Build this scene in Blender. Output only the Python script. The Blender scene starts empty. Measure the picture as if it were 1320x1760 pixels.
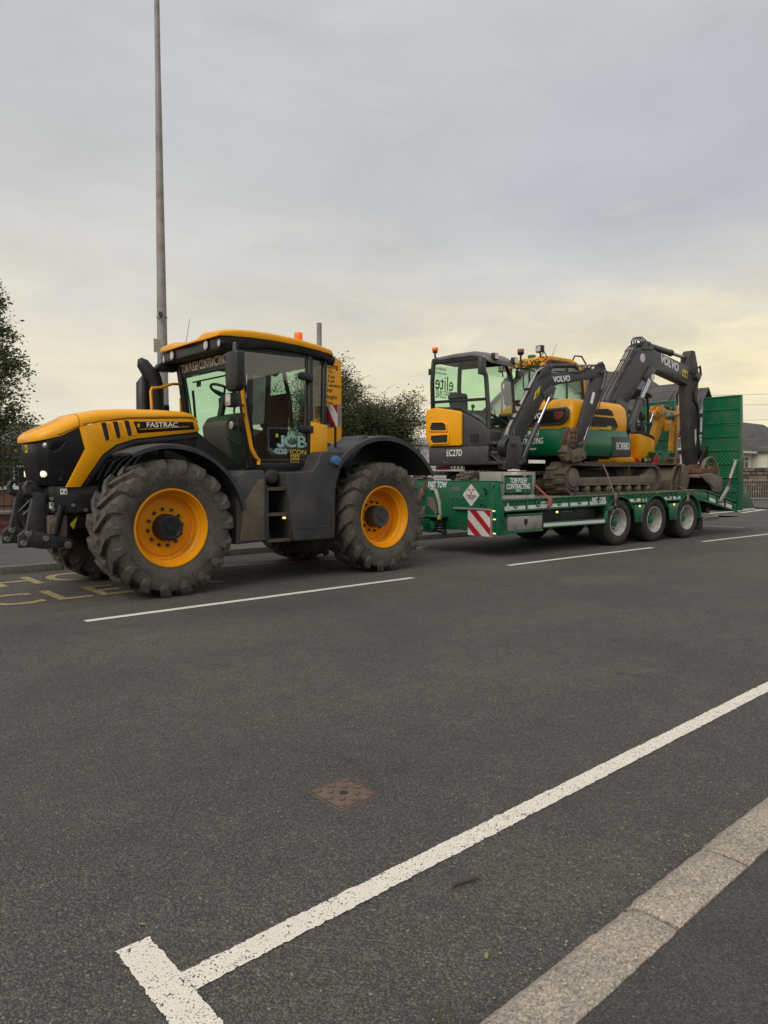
import bpy, bmesh, math, random
from mathutils import Vector, Matrix
random.seed(7)
R = math.radians
scene = bpy.context.scene
COL = scene.collection

# ------------------------------------------------------------------ camera
cam_data = bpy.data.cameras.new("camera")
cam = bpy.data.objects.new("camera", cam_data)
COL.objects.link(cam)
scene.camera = cam
cam_data.sensor_fit = 'VERTICAL'
cam_data.sensor_height = 36.0
cam_data.lens = 36.0 * 1220 / 1760
cam_data.clip_start = 0.05
cam_data.clip_end = 1500
YAW, PITCH = R(48.36), R(2.956)
fh = Vector((math.cos(YAW), math.sin(YAW), 0))
rt = Vector((math.sin(YAW), -math.cos(YAW), 0))
fw = fh * math.cos(PITCH) - Vector((0, 0, 1)) * math.sin(PITCH)
upv = rt.cross(fw)
cam.matrix_world = Matrix(((rt.x, upv.x, -fw.x, 0), (rt.y, upv.y, -fw.y, 0), (rt.z, upv.z, -fw.z, 1.4), (0, 0, 0, 1)))

# ------------------------------------------------------------------ sky, sun, exposure
SUN_EL, SUN_AZ = R(44), R(195)          # azimuth from +X, counter-clockwise
world = bpy.data.worlds.new("World")
scene.world = world
world.use_nodes = True
nt = world.node_tree
nt.nodes.clear()
def N(tree, typ, **kw):
    n = tree.nodes.new(typ)
    for k, v in kw.items():
        setattr(n, k, v)
    return n
def mathn(tree, op, a, b=None, clamp=False):
    n = N(tree, 'ShaderNodeMath', operation=op, use_clamp=clamp)
    for i, v in enumerate((a, b)):
        if v is None: continue
        if hasattr(v, 'is_linked') or hasattr(v, 'links'): tree.links.new(v, n.inputs[i])
        else: n.inputs[i].default_value = v
    return n.outputs[0]
def mixc(tree, fac, a, b, blend='MIX'):
    n = N(tree, 'ShaderNodeMix', data_type='RGBA', blend_type=blend)
    for s, v in ((n.inputs[0], fac), (n.inputs[6], a), (n.inputs[7], b)):
        if hasattr(v, 'links'): tree.links.new(v, s)
        elif isinstance(v, (int, float)): s.default_value = v
        else: s.default_value = (*v[:3], 1)
    return n.outputs[2]
def ramp(tree, fac, stops, interp='LINEAR'):
    n = N(tree, 'ShaderNodeValToRGB')
    n.color_ramp.interpolation = interp
    el = n.color_ramp.elements
    while len(el) < len(stops): el.new(0.5)
    for e_, (p, c) in zip(el, stops):
        e_.position = p
        e_.color = (*c, 1) if len(c) == 3 else c
    tree.links.new(fac, n.inputs[0])
    return n.outputs[0]
def noise(tree, vec, scale, detail=4, rough=0.55, dist=0.0):
    n = N(tree, 'ShaderNodeTexNoise')
    n.inputs['Scale'].default_value = scale
    n.inputs['Detail'].default_value = detail
    n.inputs['Roughness'].default_value = rough
    n.inputs['Distortion'].default_value = dist
    if vec is not None: tree.links.new(vec, n.inputs['Vector'])
    return n.outputs['Fac']
sky = N(nt, 'ShaderNodeTexSky', sky_type='NISHITA', sun_disc=False)
sky.sun_elevation = SUN_EL
sky.sun_rotation = R(90) - SUN_AZ
tc = N(nt, 'ShaderNodeTexCoord')
sep = N(nt, 'ShaderNodeSeparateXYZ')
nt.links.new(tc.outputs['Generated'], sep.inputs[0])
zz = mathn(nt, 'MAXIMUM', sep.outputs[2], 0.0)
den = mathn(nt, 'ADD', zz, 0.16)
comb = N(nt, 'ShaderNodeCombineXYZ')
nt.links.new(mathn(nt, 'DIVIDE', sep.outputs[0], den), comb.inputs[0])
nt.links.new(mathn(nt, 'DIVIDE', sep.outputs[1], den), comb.inputs[1])
n_big = noise(nt, comb.outputs[0], 0.55, 3, 0.5, 0.3)
n_mid = noise(nt, comb.outputs[0], 1.7, 6, 0.55, 0.4)
mpl = N(nt, 'ShaderNodeMapping'); mpl.inputs['Scale'].default_value = (1, 1, 3.2); nt.links.new(tc.outputs['Generated'], mpl.inputs[0])
n_low = noise(nt, mpl.outputs[0], 3.2, 7, 0.6, 0.5)
n_wisp = noise(nt, mpl.outputs[0], 9.0, 6, 0.6, 0.6)
zj = mathn(nt, 'ADD', zz, mathn(nt, 'MULTIPLY', mathn(nt, 'SUBTRACT', n_low, 0.5), 0.25))
K = 8.3                                # cloud radiance in units of the 0.1 background strength
def kc(r, g, b): return (r * K, g * K, b * K)
cloud = ramp(nt, zj, [(0.0, (.62, .585, .50)), (0.06, (.66, .62, .52)), (0.125, (.79, .71, .53)), (0.18, (.70, .66, .55)), (0.245, (.585, .58, .565)),
                      (0.33, (.52, .532, .552)), (0.44, (.53, .54, .556)), (0.58, (.64, .64, .645)), (1.0, (.64, .64, .64))])
# warmer, brighter cloud towards the low west, left of the lane
west = N(nt, 'ShaderNodeVectorMath', operation='DOT_PRODUCT')
nt.links.new(tc.outputs['Generated'], west.inputs[0])
west.inputs[1].default_value = (0.12, 0.95, 0.28)
wf = mathn(nt, 'MULTIPLY', mathn(nt, 'SUBTRACT', west.outputs['Value'], 0.70), 2.6, True)
cloud = mixc(nt, mathn(nt, 'MULTIPLY', wf, mathn(nt, 'SUBTRACT', 0.85, mathn(nt, 'MULTIPLY', zz, 1.7), True)), cloud, (.95, .87, .70))
glow = N(nt, 'ShaderNodeVectorMath', operation='DOT_PRODUCT')
nt.links.new(tc.outputs['Generated'], glow.inputs[0])
glow.inputs[1].default_value = (0.955, 0.25, 0.16)
gf = mathn(nt, 'MULTIPLY', mathn(nt, 'SUBTRACT', glow.outputs['Value'], 0.70), 3.6, True)
lowf = mathn(nt, 'MULTIPLY', mathn(nt, 'SUBTRACT', mathn(nt, 'ADD', 0.30, mathn(nt, 'MULTIPLY', mathn(nt, 'SUBTRACT', n_low, 0.5), 0.45)), zz), 6.0, True)
patch = ramp(nt, n_wisp, [(0.38, (0, 0, 0)), (0.62, (1, 1, 1))])
cloud = mixc(nt, mathn(nt, 'MULTIPLY', mathn(nt, 'MULTIPLY', gf, lowf), mathn(nt, 'ADD', 0.25, mathn(nt, 'MULTIPLY', patch, 0.55))), cloud, (1.05, .89, .53))
shade = mathn(nt, 'ADD', 0.60, mathn(nt, 'ADD', mathn(nt, 'MULTIPLY', n_big, 0.34), mathn(nt, 'ADD', mathn(nt, 'MULTIPLY', n_mid, 0.34), mathn(nt, 'MULTIPLY', n_wisp, 0.12))))
shc = N(nt, 'ShaderNodeCombineXYZ')
for i in range(3): nt.links.new(shade, shc.inputs[i])
cloud = mixc(nt, 1.0, cloud, shc.outputs[0], 'MULTIPLY')
cloud = mixc(nt, 1.0, cloud, (K, K, K), 'MULTIPLY')
final = mixc(nt, 0.93, sky.outputs[0], cloud)
bg = N(nt, 'ShaderNodeBackground')
bg.inputs[1].default_value = 0.1
nt.links.new(final, bg.inputs[0])
wo = N(nt, 'ShaderNodeOutputWorld')
nt.links.new(bg.outputs[0], wo.inputs[0])

sun_data = bpy.data.lights.new("sun", 'SUN')
sun_data.energy = 1.45
sun_data.angle = R(50)
sun_data.color = (1.0, 0.93, 0.82)
sun = bpy.data.objects.new("sun", sun_data)
COL.objects.link(sun)
sdir = Vector((math.cos(SUN_EL) * math.cos(SUN_AZ), math.cos(SUN_EL) * math.sin(SUN_AZ), math.sin(SUN_EL)))
sun.rotation_euler = sdir.to_track_quat('Z', 'Y').to_euler()
sun.location = sdir * 60

scene.view_settings.view_transform = 'Standard'
scene.view_settings.look = 'None'
scene.view_settings.exposure = 0.32
scene.view_settings.gamma = 1.0
scene.view_settings.use_curve_mapping = False
scene.render.engine = 'CYCLES'
scene.cycles.max_bounces = 8
scene.cycles.transparent_max_bounces = 16
scene.cycles.caustics_reflective = False
scene.cycles.caustics_refractive = False
try:
    scene.cycles.use_denoising = True
except Exception:
    pass

# ------------------------------------------------------------------ mesh helpers
XF = Matrix.Identity(4)
def setxf(m):
    global XF
    XF = m
def T(x, y, z): return Matrix.Translation((x, y, z))
def RZ(a): return Matrix.Rotation(R(a), 4, 'Z')

class MB:
    def __init__(s): s.bm = bmesh.new()
    def face(s, pts):
        vs = [s.bm.verts.new(p) for p in pts]
        try: return s.bm.faces.new(vs)
        except ValueError: return None
    def box(s, x0, x1, y0, y1, z0, z1):
        return s.prism([(x0, y0), (x1, y0), (x1, y1), (x0, y1)], z0, z1, 'z')
    def prism(s, pts, a, b, ax='y'):
        f = {'y': lambda p, t: (p[0], t, p[1]), 'z': lambda p, t: (p[0], p[1], t), 'x': lambda p, t: (t, p[0], p[1])}[ax]
        va = [s.bm.verts.new(f(p, a)) for p in pts]
        vb = [s.bm.verts.new(f(p, b)) for p in pts]
        n = len(pts)
        s.bm.faces.new(va); s.bm.faces.new(vb[::-1])
        for i in range(n):
            s.bm.faces.new((va[i], vb[i], vb[(i + 1) % n], va[(i + 1) % n]))
        return s
    def loft(s, rings, cap=True):
        vr = [[s.bm.verts.new(p) for p in r] for r in rings]
        n = len(rings[0])
        for a, b in zip(vr, vr[1:]):
            for i in range(n):
                s.bm.faces.new((a[i], a[(i + 1) % n], b[(i + 1) % n], b[i]))
        if cap:
            s.bm.faces.new(vr[0][::-1]); s.bm.faces.new(vr[-1])
        return s
    def tube(s, pts, r, n=8, cap=True, flat=1.0):
        pts = [Vector(p) for p in pts]
        rs = r if isinstance(r, (list, tuple)) else [r] * len(pts)
        rings = []; u = None
        for i, p in enumerate(pts):
            d = ((pts[i + 1] - p) if i == 0 else (p - pts[i - 1]) if i == len(pts) - 1 else (pts[i + 1] - p).normalized() + (p - pts[i - 1]).normalized())
            d = d.normalized()
            if u is None:
                u = d.cross(Vector((0, 0, 1)) if abs(d.z) < .9 else Vector((1, 0, 0))).normalized()
            else:
                u = (u - d * u.dot(d)).normalized()
            w = d.cross(u)
            rings.append([p + (u * math.cos(k * 2 * math.pi / n + math.pi / n) + w * flat * math.sin(k * 2 * math.pi / n + math.pi / n)) * rs[i] for k in range(n)])
        return s.loft(rings, cap)
    def bar(s, p0, p1, w, h, side=(0, 1, 0)):
        p0, p1 = Vector(p0), Vector(p1)
        d = (p1 - p0).normalized(); sd = Vector(side)
        sd = (sd - d * sd.dot(d)).normalized(); nn = d.cross(sd)
        rr = lambda p: [p + sd * w / 2 * a + nn * h / 2 * b for a, b in ((-1, -1), (1, -1), (1, 1), (-1, 1))]
        return s.loft([rr(p0), rr(p1)])
    def cyl(s, p0, p1, r, r2=None, n=16):
        return s.tube([p0, p1], [r, r if r2 is None else r2], n)
    def lathe(s, prof, c=(0, 0, 0), ax='y', n=32, closed=False):
        c = Vector(c); rings = []
        for k in range(n):
            a = 2 * math.pi * k / n; ca, sa = math.cos(a), math.sin(a)
            ring = []
            for r_, h in prof:
                v = {'y': (r_ * ca, h, r_ * sa), 'x': (h, r_ * ca, r_ * sa), 'z': (r_ * ca, r_ * sa, h)}[ax]
                ring.append(s.bm.verts.new(c + Vector(v)))
            rings.append(ring)
        m = len(prof)
        for k in range(n):
            a, b = rings[k], rings[(k + 1) % n]
            for i in range(m if closed else m - 1):
                j = (i + 1) % m
                s.bm.faces.new((a[i], a[j], b[j], b[i]))
        return s
    def ball(s, c, r, sx=1, sy=1, sz=1, n=12):
        bmesh.ops.create_uvsphere(s.bm, u_segments=n, v_segments=max(6, n // 2), radius=r,
                                  matrix=Matrix.Translation(c) @ Matrix.Diagonal((sx, sy, sz, 1)))
        return s
    def build(s, name, mat, parent=None, bevel=0.0, seg=2, smooth=35, raw=False, label=None, solid=0, split=False):
        bm = s.bm
        if split:                       # one object per loose piece
            bm.verts.index_update(); seen = set(); out = None
            for v0 in bm.verts:
                if v0 in seen: continue
                st = [v0]; isl = set()
                while st:
                    v = st.pop()
                    if v in isl: continue
                    isl.add(v)
                    st += [e_.other_vert(v) for e_ in v.link_edges]
                seen |= isl
                q = MB(); mp_ = {v: q.bm.verts.new(v.co) for v in isl}
                for f in {f for v in isl for f in v.link_faces}: q.bm.faces.new([mp_[v] for v in f.verts])
                out = q.build(name, mat, parent, bevel, seg, smooth, raw)
            bm.free()
            return out
        bmesh.ops.remove_doubles(bm, verts=bm.verts, dist=1e-5)
        bmesh.ops.recalc_face_normals(bm, faces=bm.faces)
        if solid:
            bmesh.ops.solidify(bm, geom=bm.faces[:], thickness=solid)
        if bevel:
            ed = [e_ for e_ in bm.edges if len(e_.link_faces) == 2 and e_.calc_face_angle(0) > R(28)]
            bmesh.ops.bevel(bm, geom=ed, offset=bevel, segments=seg, affect='EDGES', clamp_overlap=True, profile=0.5)
        if not raw: bmesh.ops.transform(bm, matrix=XF, verts=bm.verts)
        me = bpy.data.meshes.new(name)
        bm.to_mesh(me); bm.free()
        if smooth:
            me.shade_smooth()
            me.set_sharp_from_angle(angle=R(smooth))
        if mat is not None: me.materials.append(mat)
        o = bpy.data.objects.new(name, me)
        COL.objects.link(o)
        if parent is not None: o.parent = parent
        if label: o['label'] = label
        return o

def sheet(name, pts_faces, mat, parent=None, raw=True):
    b = MB()
    for f in pts_faces: b.face(f)
    return b.build(name, mat, parent, smooth=0, raw=raw)

def thing(name, label, cat, loc=(0, 0, 0), rotz=0.0, group=None):
    o = bpy.data.objects.new(name, None)
    o.empty_display_size = 0.2
    COL.objects.link(o)
    o.location = loc
    o.rotation_euler = (0, 0, rotz)
    tag(o, label, cat, group)
    return o
def tag(o, label, cat, group=None):
    o['label'] = label; o['category'] = cat
    if group: o['group'] = group
    return o
def kind(o, k):
    o['kind'] = k
    return o
def dup_tree(src, loc=None, rotz=None, label=None, parent=None):
    r = src.copy(); COL.objects.link(r)
    if parent is not None: r.parent = parent
    if loc is not None: r.location = loc
    if rotz is not None: r.rotation_euler = (0, 0, rotz)
    if label: r['label'] = label
    for ch in list(src.children):
        dup_tree(ch, parent=r)
    return r
def copy_part(o, parent, loc=None, rot=None, scale=None):
    c = o.copy(); COL.objects.link(c); c.parent = parent
    if loc is not None: c.location = loc
    if rot is not None: c.rotation_euler = rot
    if scale is not None: c.scale = scale
    return c

def text(body, parent, mat, size, org, right, up, sx=1.0, bold=0.0, align='CENTER', ext=0.0015, name='lettering', raw=False, shear=0.0, sp=1.0, line=1.0):
    cu = bpy.data.curves.new(name, 'FONT')
    cu.body = body; cu.size = size; cu.align_x = align; cu.align_y = 'CENTER'
    cu.offset = bold * size; cu.extrude = ext; cu.shear = shear
    cu.space_character = sp; cu.space_line = line; cu.resolution_u = 3
    tmp = bpy.data.objects.new(name, cu)
    me = bpy.data.meshes.new_from_object(tmp)
    bpy.data.objects.remove(tmp); bpy.data.curves.remove(cu)
    right = Vector(right).normalized(); up = Vector(up).normalized(); nn = right.cross(up)
    m = Matrix(((right.x * sx, up.x, nn.x, org[0]), (right.y * sx, up.y, nn.y, org[1]), (right.z * sx, up.z, nn.z, org[2]), (0, 0, 0, 1)))
    me.transform(m if raw else XF @ m)
    me.materials.clear(); me.materials.append(mat)
    me.name = name
    o = bpy.data.objects.new(name, me); COL.objects.link(o)
    if parent is not None: o.parent = parent
    return o

# ------------------------------------------------------------------ materials
def mat(name, col, rough=0.5, metal=0.0, var=0.12, vscale=3.0, dirt=None, damt=0.0, dscale=4.0, bump=0.0, bscale=40.0, coat=0.0, spec=0.5, emit=None, estr=0.0):
    m = bpy.data.materials.new(name); m.use_nodes = True
    t = m.node_tree; p = t.nodes['Principled BSDF']
    co = N(t, 'ShaderNodeTexCoord').outputs['Object']
    f = noise(t, co, vscale, 5, 0.6)
    dark = tuple(c * (1 - var) for c in col); lite = tuple(min(1, c * (1 + var)) for c in col)
    c = mixc(t, ramp(t, f, [(0.3, (0, 0, 0)), (0.7, (1, 1, 1))]), dark, lite)
    rsock = None
    if dirt is not None and damt > 0:
        f2 = noise(t, co, dscale, 8, 0.68, 0.2)
        g = ramp(t, f2, [(max(0.0, 0.62 - damt * 0.45), (0, 0, 0)), (min(1, 0.80 - damt * 0.3), (1, 1, 1))])
        g = mathn(t, 'MULTIPLY', g, min(1.0, 0.35 + damt))
        c = mixc(t, g, c, dirt)
        rr = mathn(t, 'ADD', rough, mathn(t, 'MULTIPLY', g, max(0.0, 0.85 - rough)))
        t.links.new(rr, p.inputs['Roughness'])
    else:
        t.links.new(mathn(t, 'ADD', rough - 0.04, mathn(t, 'MULTIPLY', f, 0.08)), p.inputs['Roughness'])
    t.links.new(c, p.inputs['Base Color'])
    p.inputs['Metallic'].default_value = metal
    p.inputs['Coat Weight'].default_value = coat
    p.inputs['Coat Roughness'].default_value = 0.12
    p.inputs['Specular IOR Level'].default_value = spec
    if bump:
        b = N(t, 'ShaderNodeBump'); b.inputs['Strength'].default_value = bump; b.inputs['Distance'].default_value = 0.01
        t.links.new(noise(t, co, bscale, 6, 0.65), b.inputs['Height'])
        t.links.new(b.outputs[0], p.inputs['Normal'])
    if emit:
        p.inputs['Emission Color'].default_value = (*emit, 1); p.inputs['Emission Strength'].default_value = estr
    return m
DUST = (0.17, 0.135, 0.10)
M = {}
M['yellow'] = mat('yellow_paint', (.92, .405, .004), .34, var=.04, dirt=(.60, .25, .01), damt=.10, dscale=6, coat=.12, spec=.35)
M['yellow_old'] = mat('worn_yellow_paint', (.84, .37, .006), .45, var=.10, dirt=(.12, .075, .04), damt=.24, dscale=9, coat=.1)
M['rim'] = mat('orange_yellow_rim_paint', (.86, .345, .003), .38, var=.05, dirt=(.50, .22, .03), damt=.16, dscale=7, coat=.1, spec=.35)
M['black'] = mat('black_plastic', (.014, .014, .015), .42, var=.2, dirt=(.06, .05, .042), damt=.14, dscale=8)
M['black_gloss'] = mat('satin_black', (.008, .008, .009), .36, var=.2, coat=.0, spec=.3, dirt=(.05, .045, .04), damt=.06, dscale=6)
M['grey'] = mat('charcoal_plastic', (.040, .040, .043), .5, var=.12, dirt=(.10, .082, .065), damt=.25, dscale=5, bump=.03)
M['grey_dirty'] = mat('dusty_charcoal_plastic', (.044, .044, .047), .52, var=.15, dirt=(.095, .080, .062), damt=.34, dscale=3.2, bump=.05)
M['rubber'] = mat('dusty_tyre_rubber', (.056, .050, .045), .88, var=.25, vscale=6, dirt=(.118, .099, .082), damt=.6, dscale=7, bump=.25, bscale=60)
M['lug'] = mat('tread_rubber', (.046, .042, .039), .86, var=.25, vscale=9, dirt=(.135, .113, .092), damt=.5, dscale=9, bump=.2, bscale=50)
M['road_tyre'] = mat('road_tyre_rubber', (.026, .025, .025), .8, var=.2, dirt=(.08, .07, .06), damt=.4, dscale=9, bump=.1)
M['chassis'] = mat('black_chassis_paint', (.016, .016, .017), .5, var=.25, dirt=(.075, .06, .048), damt=.35, dscale=7, bump=.06)
M['steel'] = mat('bright_steel', (.55, .55, .56), .28, metal=1.0, var=.08)
M['bolt'] = mat('grey_bolt_steel', (.26, .26, .26), .5, metal=.7, var=.2)
M['chrome'] = mat('chromed_rod', (.50, .50, .52), .2, metal=1.0, var=.03)
M['green'] = mat('green_trailer_paint', (.002, .125, .052), .36, var=.1, dirt=(.06, .085, .055), damt=.30, dscale=3.5, coat=.15, bump=.02)
M['green2'] = mat('green_machine_paint', (.001, .125, .050), .3, var=.06, coat=.3)
M['volvo_grey'] = mat('dark_grey_machine_paint', (.050, .049, .050), .42, var=.10, dirt=(.10, .085, .07), damt=.2, dscale=6, coat=.1)
M['volvo_light'] = mat('mid_grey_machine_paint', (.125, .122, .12), .4, var=.06)
M['brown_steel'] = mat('muddy_worn_steel', (.12, .096, .074), .68, metal=.25, var=.3, dirt=(.20, .16, .115), damt=.5, dscale=7, bump=.35, bscale=25)
M['rust'] = mat('rusty_steel', (.13, .056, .032), .8, var=.35, dirt=(.14, .10, .075), damt=.45, dscale=9, bump=.35, bscale=30)
M['track'] = mat('dusty_track_rubber', (.055, .046, .038), .85, var=.3, dirt=(.15, .12, .09), damt=.55, dscale=9, bump=.3, bscale=45)
M['frame_mud'] = mat('muddy_track_frame', (.14, .115, .09), .75, var=.25, dirt=(.21, .175, .13), damt=.5, dscale=5, bump=.25)
M['white'] = mat('white_lettering', (.86, .86, .85), .45, var=.05, dirt=(.5, .47, .42), damt=.12, dscale=25)
M['cream'] = mat('pale_aged_paint', (.50, .47, .41), .6, var=.12, dirt=(.30, .25, .19), damt=.35, dscale=6)
M['pale_teal'] = mat('pale_teal_decal', (.33, .52, .50), .4, var=.04)
M['decal_yellow'] = mat('yellow_decal', (.62, .47, .02), .45, var=.1)
M['tape'] = mat('white_reflective_tape', (.78, .79, .77), .4, var=.06, dirt=(.5, .47, .42), damt=.25, dscale=12)
M['red'] = mat('red_reflective', (.40, .012, .025), .4, var=.1, dirt=(.2, .05, .04), damt=.2, dscale=14)
M['hazard_white'] = mat('white_reflective_board', (.68, .67, .64), .45, var=.06, dirt=(.42, .38, .32), damt=.35, dscale=14)
M['strap_red'] = mat('faded_red_webbing', (.45, .12, .085), .85, var=.15, bump=.2, bscale=200)
M['strap_tan'] = mat('tan_webbing', (.24, .17, .11), .85, var=.2, bump=.2, bscale=200)
M['wood'] = mat('weathered_deck_timber', (.27, .20, .135), .8, var=.3, vscale=5, dirt=(.16, .12, .085), damt=.4, bump=.3)
M['alu'] = mat('dull_aluminium', (.42, .41, .38), .48, metal=.6, var=.15, dirt=(.28, .24, .19), damt=.35, dscale=6)
M['silver'] = mat('silver_wheel_paint', (.50, .49, .47), .45, metal=.3, var=.12, dirt=(.27, .23, .18), damt=.3, dscale=7)
M['galv'] = mat('weathered_galvanised_steel', (.32, .305, .29), .6, metal=.15, var=.12, vscale=1.5, dirt=(.15, .13, .11), damt=.35, dscale=2.5)
M['orange_lens'] = mat('orange_beacon_lens', (.75, .16, .01), .2, var=.05, emit=(1, .2, .01), estr=.18)
M['brown_lens'] = mat('brown_amber_lens', (.26, .085, .03), .25, var=.05)
M['blue'] = mat('blue_cap_plastic', (.06, .17, .40), .4, var=.1)
M['lens'] = mat('clear_lamp_lens', (.55, .52, .47), .12, metal=.5, var=.35, vscale=60, coat=.6)
M['lit'] = mat('lit_warm_lamp', (.9, .85, .6), .3, emit=(1.0, .93, .62), estr=.6)
M['amber_lit'] = mat('lit_amber_marker', (.9, .7, .3), .3, emit=(1.0, .72, .25), estr=.9)
M['mesh_black'] = mat('black_vent_mesh', (.012, .012, .012), .6, var=.3, bump=.6, bscale=160)
M['volvo_muddy'] = mat('muddy_dark_grey_paint', (.042, .040, .038), .6, var=.15, dirt=(.13, .09, .065), damt=.33, dscale=2.5, bump=.1)
M['red_lens'] = mat('dark_red_tail_lens', (.20, .006, .02), .15, var=.15, coat=.6)
M['seat'] = mat('dark_seat_fabric', (.018, .018, .02), .9, var=.2)
M['dash'] = mat('olive_grey_dash', (.06, .058, .045), .7, var=.1)
M['sign_yellow'] = mat('sign_yellow', (.80, .36, .012), .45, var=.04)
M['sign_black'] = mat('sign_black', (.015, .013, .012), .5)
M['joint_dirt'] = mat('black_joint_dirt', (.012, .011, .010), .95)
M['pin'] = mat('pin_steel', (.10, .09, .08), .5, metal=.8, var=.2)

def glass(name, tint, amt=0.12, rough=0.02, dust=0.06):
    m = bpy.data.materials.new(name); m.use_nodes = True
    t = m.node_tree; t.nodes.clear()
    out = N(t, 'ShaderNodeOutputMaterial')
    tr = N(t, 'ShaderNodeBsdfTransparent'); tr.inputs[0].default_value = (*tint, 1)
    gl = N(t, 'ShaderNodeBsdfGlossy'); gl.inputs['Roughness'].default_value = rough
    fr = N(t, 'ShaderNodeLayerWeight'); fr.inputs[0].default_value = .5
    mx = N(t, 'ShaderNodeMixShader')
    t.links.new(mathn(t, 'ADD', mathn(t, 'MULTIPLY', mathn(t, 'POWER', fr.outputs['Facing'], 5.0), .96), amt + .04, True), mx.inputs[0])
    t.links.new(tr.outputs[0], mx.inputs[1]); t.links.new(gl.outputs[0], mx.inputs[2])
    df = N(t, 'ShaderNodeBsdfDiffuse'); df.inputs[0].default_value = (.35, .33, .28, 1)
    co = N(t, 'ShaderNodeTexCoord').outputs['Object']
    g = ramp(t, noise(t, co, 5, 6, .65), [(0.45, (0, 0, 0)), (0.8, (1, 1, 1))])
    mx2 = N(t, 'ShaderNodeMixShader')
    t.links.new(mathn(t, 'MULTIPLY', g, dust), mx2.inputs[0])
    t.links.new(mx.outputs[0], mx2.inputs[1]); t.links.new(df.outputs[0], mx2.inputs[2])
    t.links.new(mx2.outputs[0], out.inputs[0])
    return m
M['glass'] = glass('green_tinted_glass', (.74, .93, .80), .02)
M['glass_door'] = glass('smoke_green_glass', (.46, .60, .52), .13)
M['glass_front'] = glass('pale_reflecting_glass', (.74, .90, .79), .15)
M['glass_dark'] = glass('dark_tinted_glass', (.15, .17, .165), .07)
M['pane'] = mat('dark_house_window_glass', (.02, .022, .025), .08, var=.3, spec=.8)
# ================================================================== SETTING: road, markings, kerbs, pavements
def bend(x):                              # the road bears gently to the right beyond the tractor
    return -0.0026 * max(0.0, x - 5.0) ** 2 if x < 60 else -0.0026 * 55 ** 2 - 0.286 * (x - 60)

def asphalt(name, base, stone, scale, contrast, bump, warm=(1.0, .95, .90)):
    m = bpy.data.materials.new(name); m.use_nodes = True
    t = m.node_tree; p = t.nodes['Principled BSDF']
    co = N(t, 'ShaderNodeTexCoord').outputs['Object']
    v = N(t, 'ShaderNodeTexVoronoi'); v.inputs['Scale'].default_value = scale
    t.links.new(co, v.inputs['Vector'])
    v2 = N(t, 'ShaderNodeTexVoronoi'); v2.inputs['Scale'].default_value = scale * 2.3
    t.links.new(co, v2.inputs['Vector'])
    n1 = noise(t, co, scale * .9, 3, .7)
    big = noise(t, co, .55, 6, .6, .5)
    mid = noise(t, co, 5.0, 5, .6)
    sepc = N(t, 'ShaderNodeSeparateColor'); t.links.new(v.outputs['Color'], sepc.inputs[0])
    st = ramp(t, sepc.outputs[0], [(0.0, (.50, .50, .50)), (.5, (.9, .9, .9)), (.88, (1.3, 1.28, 1.24)), (.985, (1.7, 1.65, 1.58)), (1.0, (3.2, 3.1, 2.9))])
    gap = ramp(t, v.outputs['Distance'], [(0.28, (1, 1, 1)), (0.62, (.34, .34, .34))])
    c = mixc(t, contrast, (1, 1, 1), st, 'MULTIPLY')
    c = mixc(t, contrast, c, gap, 'MULTIPLY')
    c = mixc(t, 1.0, c, tuple(b * w for b, w in zip((base,) * 3, warm)), 'MULTIPLY')
    mpx = N(t, 'ShaderNodeMapping'); mpx.inputs['Scale'].default_value = (.10, .85, 1); t.links.new(co, mpx.inputs[0])
    trk = ramp(t, noise(t, mpx.outputs[0], 1.0, 4, .55, .3), [(.32, (.88, .88, .89)), (.5, (1, 1, 1)), (.68, (1.10, 1.09, 1.07))])
    c = mixc(t, 1.0, c, trk, 'MULTIPLY')
    spots = ramp(t, noise(t, co, 2.6, 9, .72, .6), [(.60, (1, 1, 1)), (.70, (.62, .62, .63))])
    c = mixc(t, .8, c, spots, 'MULTIPLY')
    bl = ramp(t, big, [(0.30, (.84, .84, .85)), (0.52, (1, 1, 1)), (0.72, (1.16, 1.14, 1.11))])
    ml = ramp(t, mid, [(0.25, (.80, .80, .80)), (0.5, (1, 1, 1)), (0.75, (1.12, 1.12, 1.11))])
    c = mixc(t, 1.0, c, bl, 'MULTIPLY'); c = mixc(t, .8, c, ml, 'MULTIPLY')
    t.links.new(c, p.inputs['Base Color'])
    p.inputs['Roughness'].default_value = .82
    p.inputs['Specular IOR Level'].default_value = .35
    h = mathn(t, 'ADD', mathn(t, 'MULTIPLY', v.outputs['Distance'], -1.0), mathn(t, 'MULTIPLY', mathn(t, 'ADD', n1, v2.outputs['Distance']), .35))
    b = N(t, 'ShaderNodeBump'); b.inputs['Strength'].default_value = bump; b.inputs['Distance'].default_value = .006
    t.links.new(h, b.inputs['Height']); t.links.new(b.outputs[0], p.inputs['Normal'])
    return m
M['asphalt'] = asphalt('road_asphalt', .150, .2, 128, .68, 1.15, (1.0, .93, .86))
M['footway'] = asphalt('footway_asphalt', .096, .15, 170, .6, .5, (1.0, .95, .91))
M['far_pave'] = asphalt('far_pavement_asphalt', .115, .15, 150, .4, .3)

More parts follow.
